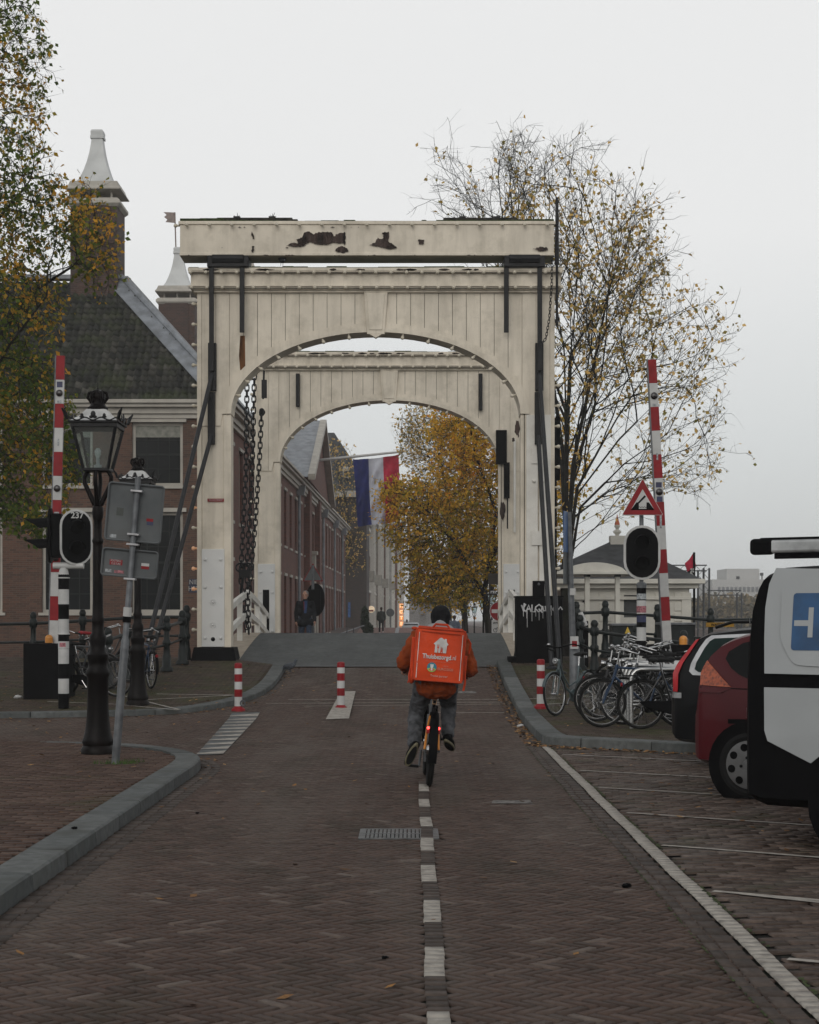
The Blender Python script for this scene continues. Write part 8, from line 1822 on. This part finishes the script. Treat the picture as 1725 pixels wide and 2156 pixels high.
# black estate car
t = thing('parked_car', 'black estate car with silver window frame and tall red tail lamp', 'car', (0,0,0), 0, 'vehicles parked on the right')
bc = Car([(0,.58),(.02,.72),(.06,.80),(.07,1.01),(.14,1.13),(.33,1.38),(.42,1.44),(.86,1.50),(2.0,1.52),(2.7,1.42),(3.3,1.03),(4.2,.92),(4.5,.8),(4.6,.5)], [(0,.5),(.02,.36),(.12,.25),(.6,.22),(4.2,.22),(4.6,.3)], [(0,.66),(.04,.76),(.12,.84),(.35,.89),(.8,.90),(3.6,.90),(4.3,.82),(4.6,.6)], .99, .78, carblk, t)
park(t, (1399-CX)*18.7/FOC, 18.7, .87)
wheels(t, (.95, 3.7), .895, .33, chr_t, .23, 8, arch=.41)
bc.panel('window_frame', rcurve([(.42,1.36),(.52,1.43),(2.4,1.46),(2.5,.98),(.36,.97),(.27,1.04)], 1), chr_t, .003, .006); bc.panel('side_window', rcurve([(.47,1.34),(.56,1.395),(2.35,1.42),(2.4,1.02),(.42,1.01),(.34,1.06)], 1), cg2, .008, .004); bc.panel('window_pillar', [(1.25,1.01),(1.35,1.01),(1.33,1.44),(1.23,1.44)], trimb, .013, .004)
bc.panel('rear_lamp', [(.075,.80),(.07,1.0),(.15,1.13),(.32,1.36),(.365,1.38),(.20,1.11),(.155,.99),(.15,.80)], red_l, .004, .012); bc.panel('bumper_strip', [(.06,.73),(.2,.73),(.2,.79),(.06,.79)], chr_t, .004, .01)
mb = MB(); mb.tube([(.5,-.62,1.50),(.7,-.64,1.56),(2.3,-.62,1.58),(2.5,-.6,1.54)], .018, 8); mb.build('roof_rail', carblk, t, smooth=60); bc.panel('side_molding', [(.4,.62),(2.4,.62),(2.4,.69),(.4,.69)], trimb, .004, .012)
# white van
t = thing('parked_van', 'white delivery van with black trim, blue logo square and silver roof bars', 'van', (0,0,0), 0, 'vehicles parked on the right')
class Van(Car):
    zr = 1.97
vn = Van([(0,.80),(.015,1.1),(.03,1.40),(.05,1.62),(.08,1.80),(.13,1.90),(.22,1.955),(.5,1.97),(3.6,1.97),(4.1,1.75),(4.6,1.15),(5.1,1.0),(5.3,.5)], [(0,.40),(.03,.32),(.15,.28),(5.0,.25),(5.3,.35)], [(0,.80),(.02,.88),(.06,.94),(.2,.97),(4.4,.97),(5.3,.8)], 1.15, .86, trimb, t)
park(t, (1561-CX)*12.05/FOC, 12.05, .93)
wheels(t, (.93, 4.3), .965, .335, wheelgrey, .21, 6, arch=.43)
def vp(px, py):
    'side panel coordinates from the picture'
    best = None
    M_ = Matrix.Rotation(HDG, 3, 'Z'); o_ = t.location
    x = .0
    for k in range(400):
        x = k*.005; 
        z = 1.3
        for _ in range(4):
            w = M_@Vector((x, -vn.half(x, z), 0))+o_; z = EYE+(HY-py)*w.y/FOC
        ppx = CX+w.x*FOC/w.y
        if best is None or abs(ppx-px) < best[0]: best = (abs(ppx-px), x, z)
    return best[1], best[2]
up = [vp(1637,1196), vp(1622,1230), vp(1614,1280), vp(1612,1340), vp(1611.5,1418)]; zlo = vp(1611.5,1420)[1]
vn.panel('upper_panel', up+[(1.75, zlo), (1.75, 1.93), (.5,1.945)], carwhite, .006, .012, n=8)
lo = [vp(1611.5,1447), vp(1611.5,1538), vp(1618,1560), vp(1709,1607)]
vn.panel('lower_panel', lo+[(lo[-1][0]+.12, lo[-1][1]+.10), (1.75, lo[-1][1]+.14), (1.75, lo[0][1])], carwhite, .006, .012, n=8)
gm_ = carwhite
pr_ = rcurve([vp(1651,1222), vp(1648,1300), vp(1646,1345), vp(1668,1392), vp(1690,1404), (1.6, vp(1690,1404)[1]), (1.6, vp(1651,1215)[1])], 2)
vn.panel('pressed_panel', pr_, carwhite, .020, .010, n=8)
z_a, z_b = vp(1672,1369)[1], vp(1672,1249)[1]; x_a = vp(1673,1300)[0]
lgb = vn.panel('logo_square', [(x_a+.02,z_a),(x_a+.40,z_a),(x_a+.42,z_a+.02),(x_a+.42,z_b-.02),(x_a+.40,z_b),(x_a+.02,z_b),(x_a+.006,z_b-.006),(x_a,z_b-.02),(x_a,z_a+.02),(x_a+.006,z_a+.006)], mat('logo_blue', (.004,.055,.15), .4, bump=0), .031, .003)
za1, zb1 = vp(1680,1318)[1], vp(1680,1306)[1]; xb, xc, xd = vp(1676,1312)[0], vp(1706,1312)[0], vp(1716,1312)[0]
vn.panel('logo_bar', [(xb,za1),(xc,za1),(xc,zb1),(xb,zb1)], carwhite, .0345, .002, par=t); vn.panel('logo_bar', [(xc,vp(1706,1342)[1]),(xd,vp(1706,1342)[1]),(xd,vp(1706,1279)[1]),(xc,vp(1706,1279)[1])], carwhite, .0345, .002, par=t)
rk = MB(); yb_ = -.80; rk.bb((.12,yb_-.03,2.06),(2.9,yb_+.03,2.155)); rk_o = rk.build('roof_bar', mat('bar_alu', (.42,.43,.43), .35, metal=.5, bump=.03), t, bevel=.02, bseg=3)
mb = MB(); mb.bb((.02,yb_-.035,2.05),(.2,yb_+.035,2.165)); mb.build('end_cap', trimb, rk_o, bevel=.03, bseg=3); mb = MB(); mb.bb((.1,yb_-.02,2.14),(2.9,yb_+.02,2.17)); mb.bb((.2,yb_-.01,2.02),(2.9,yb_+.03,2.06)); mb.build('rubber_strip', trimb, rk_o); mb = MB(); mb.bb((.62,yb_-.03,1.93),(.72,yb_+.03,2.06)); mb.build('bar_foot', trimb, rk_o, bevel=.01)
rk = MB(); rk.bb((.12,.77,2.06),(2.9,.83,2.155)); rk.build('roof_bar', _M['bar_alu'], t, bevel=.02)
vn.panel('rear_lamp', [vp(1573,1262+40), vp(1580,1302), vp(1581,1312), vp(1573,1312)], mat('lamp_clear', (.35,.35,.34), .3, bump=0), .002, .004); vn.panel('rear_lamp', [vp(1562,1490), vp(1567,1490), vp(1566,1512), vp(1561,1512)], _M['lamp_clear'], .002, .004)
vn.panel('body_seam', [(.62,.55),(.628,.55),(.628,1.9),(.62,1.9)], trimb, .018, .003)
# small white car in the distance
t = thing('parked_car', 'tiny pale car far along the street left of the rider', 'car', (0,0,0), 0); Zc = 150.
sc_c = Car([(0,.6),(.05,.8),(.1,1.0),(.4,1.38),(.8,1.45),(2.0,1.45),(2.7,1.0),(3.7,.85),(3.9,.5)], [(0,.45),(.1,.3),(3.9,.3)], [(0,.7),(.2,.85),(3.4,.85),(3.9,.6)], .93, .76, carwhite, t, nst=16)
t.location = ((868-CX)*Zc/FOC-.1, Zc, E(Zc)); t.rotation_euler = (0,0,R(90)); wheels(t, (.7,3.1), .85, .3, wheelgrey, .2, 4)
mb = MB(); mb.box((.28,0,1.2), (.02,1.2,.32), Matrix.Rotation(R(38), 3, 'Y')); mb.build('rear_window', cglass, t)
# ---------------- haze ----------------
hz = MB(); hz.bb((-900,-60,-4.5),(900,1500,24)); hzo = hz.build('haze', None)
hm_ = bpy.data.materials.new('haze'); hm_.use_nodes = True; t = hm_.node_tree; t.nodes.clear(); o_ = t.nodes.new('ShaderNodeOutputMaterial'); v_ = t.nodes.new('ShaderNodeVolumePrincipled')
v_.inputs['Color'].default_value = (.985,.99,.99,1); v_.inputs['Density'].default_value = .00065; v_.inputs['Anisotropy'].default_value = .2; t.links.new(v_.outputs[0], o_.inputs['Volume'])
hzo.data.materials.clear(); hzo.data.materials.append(hm_); tag(hzo, 'thin grey autumn haze over street and river', 'haze', kind='stuff')
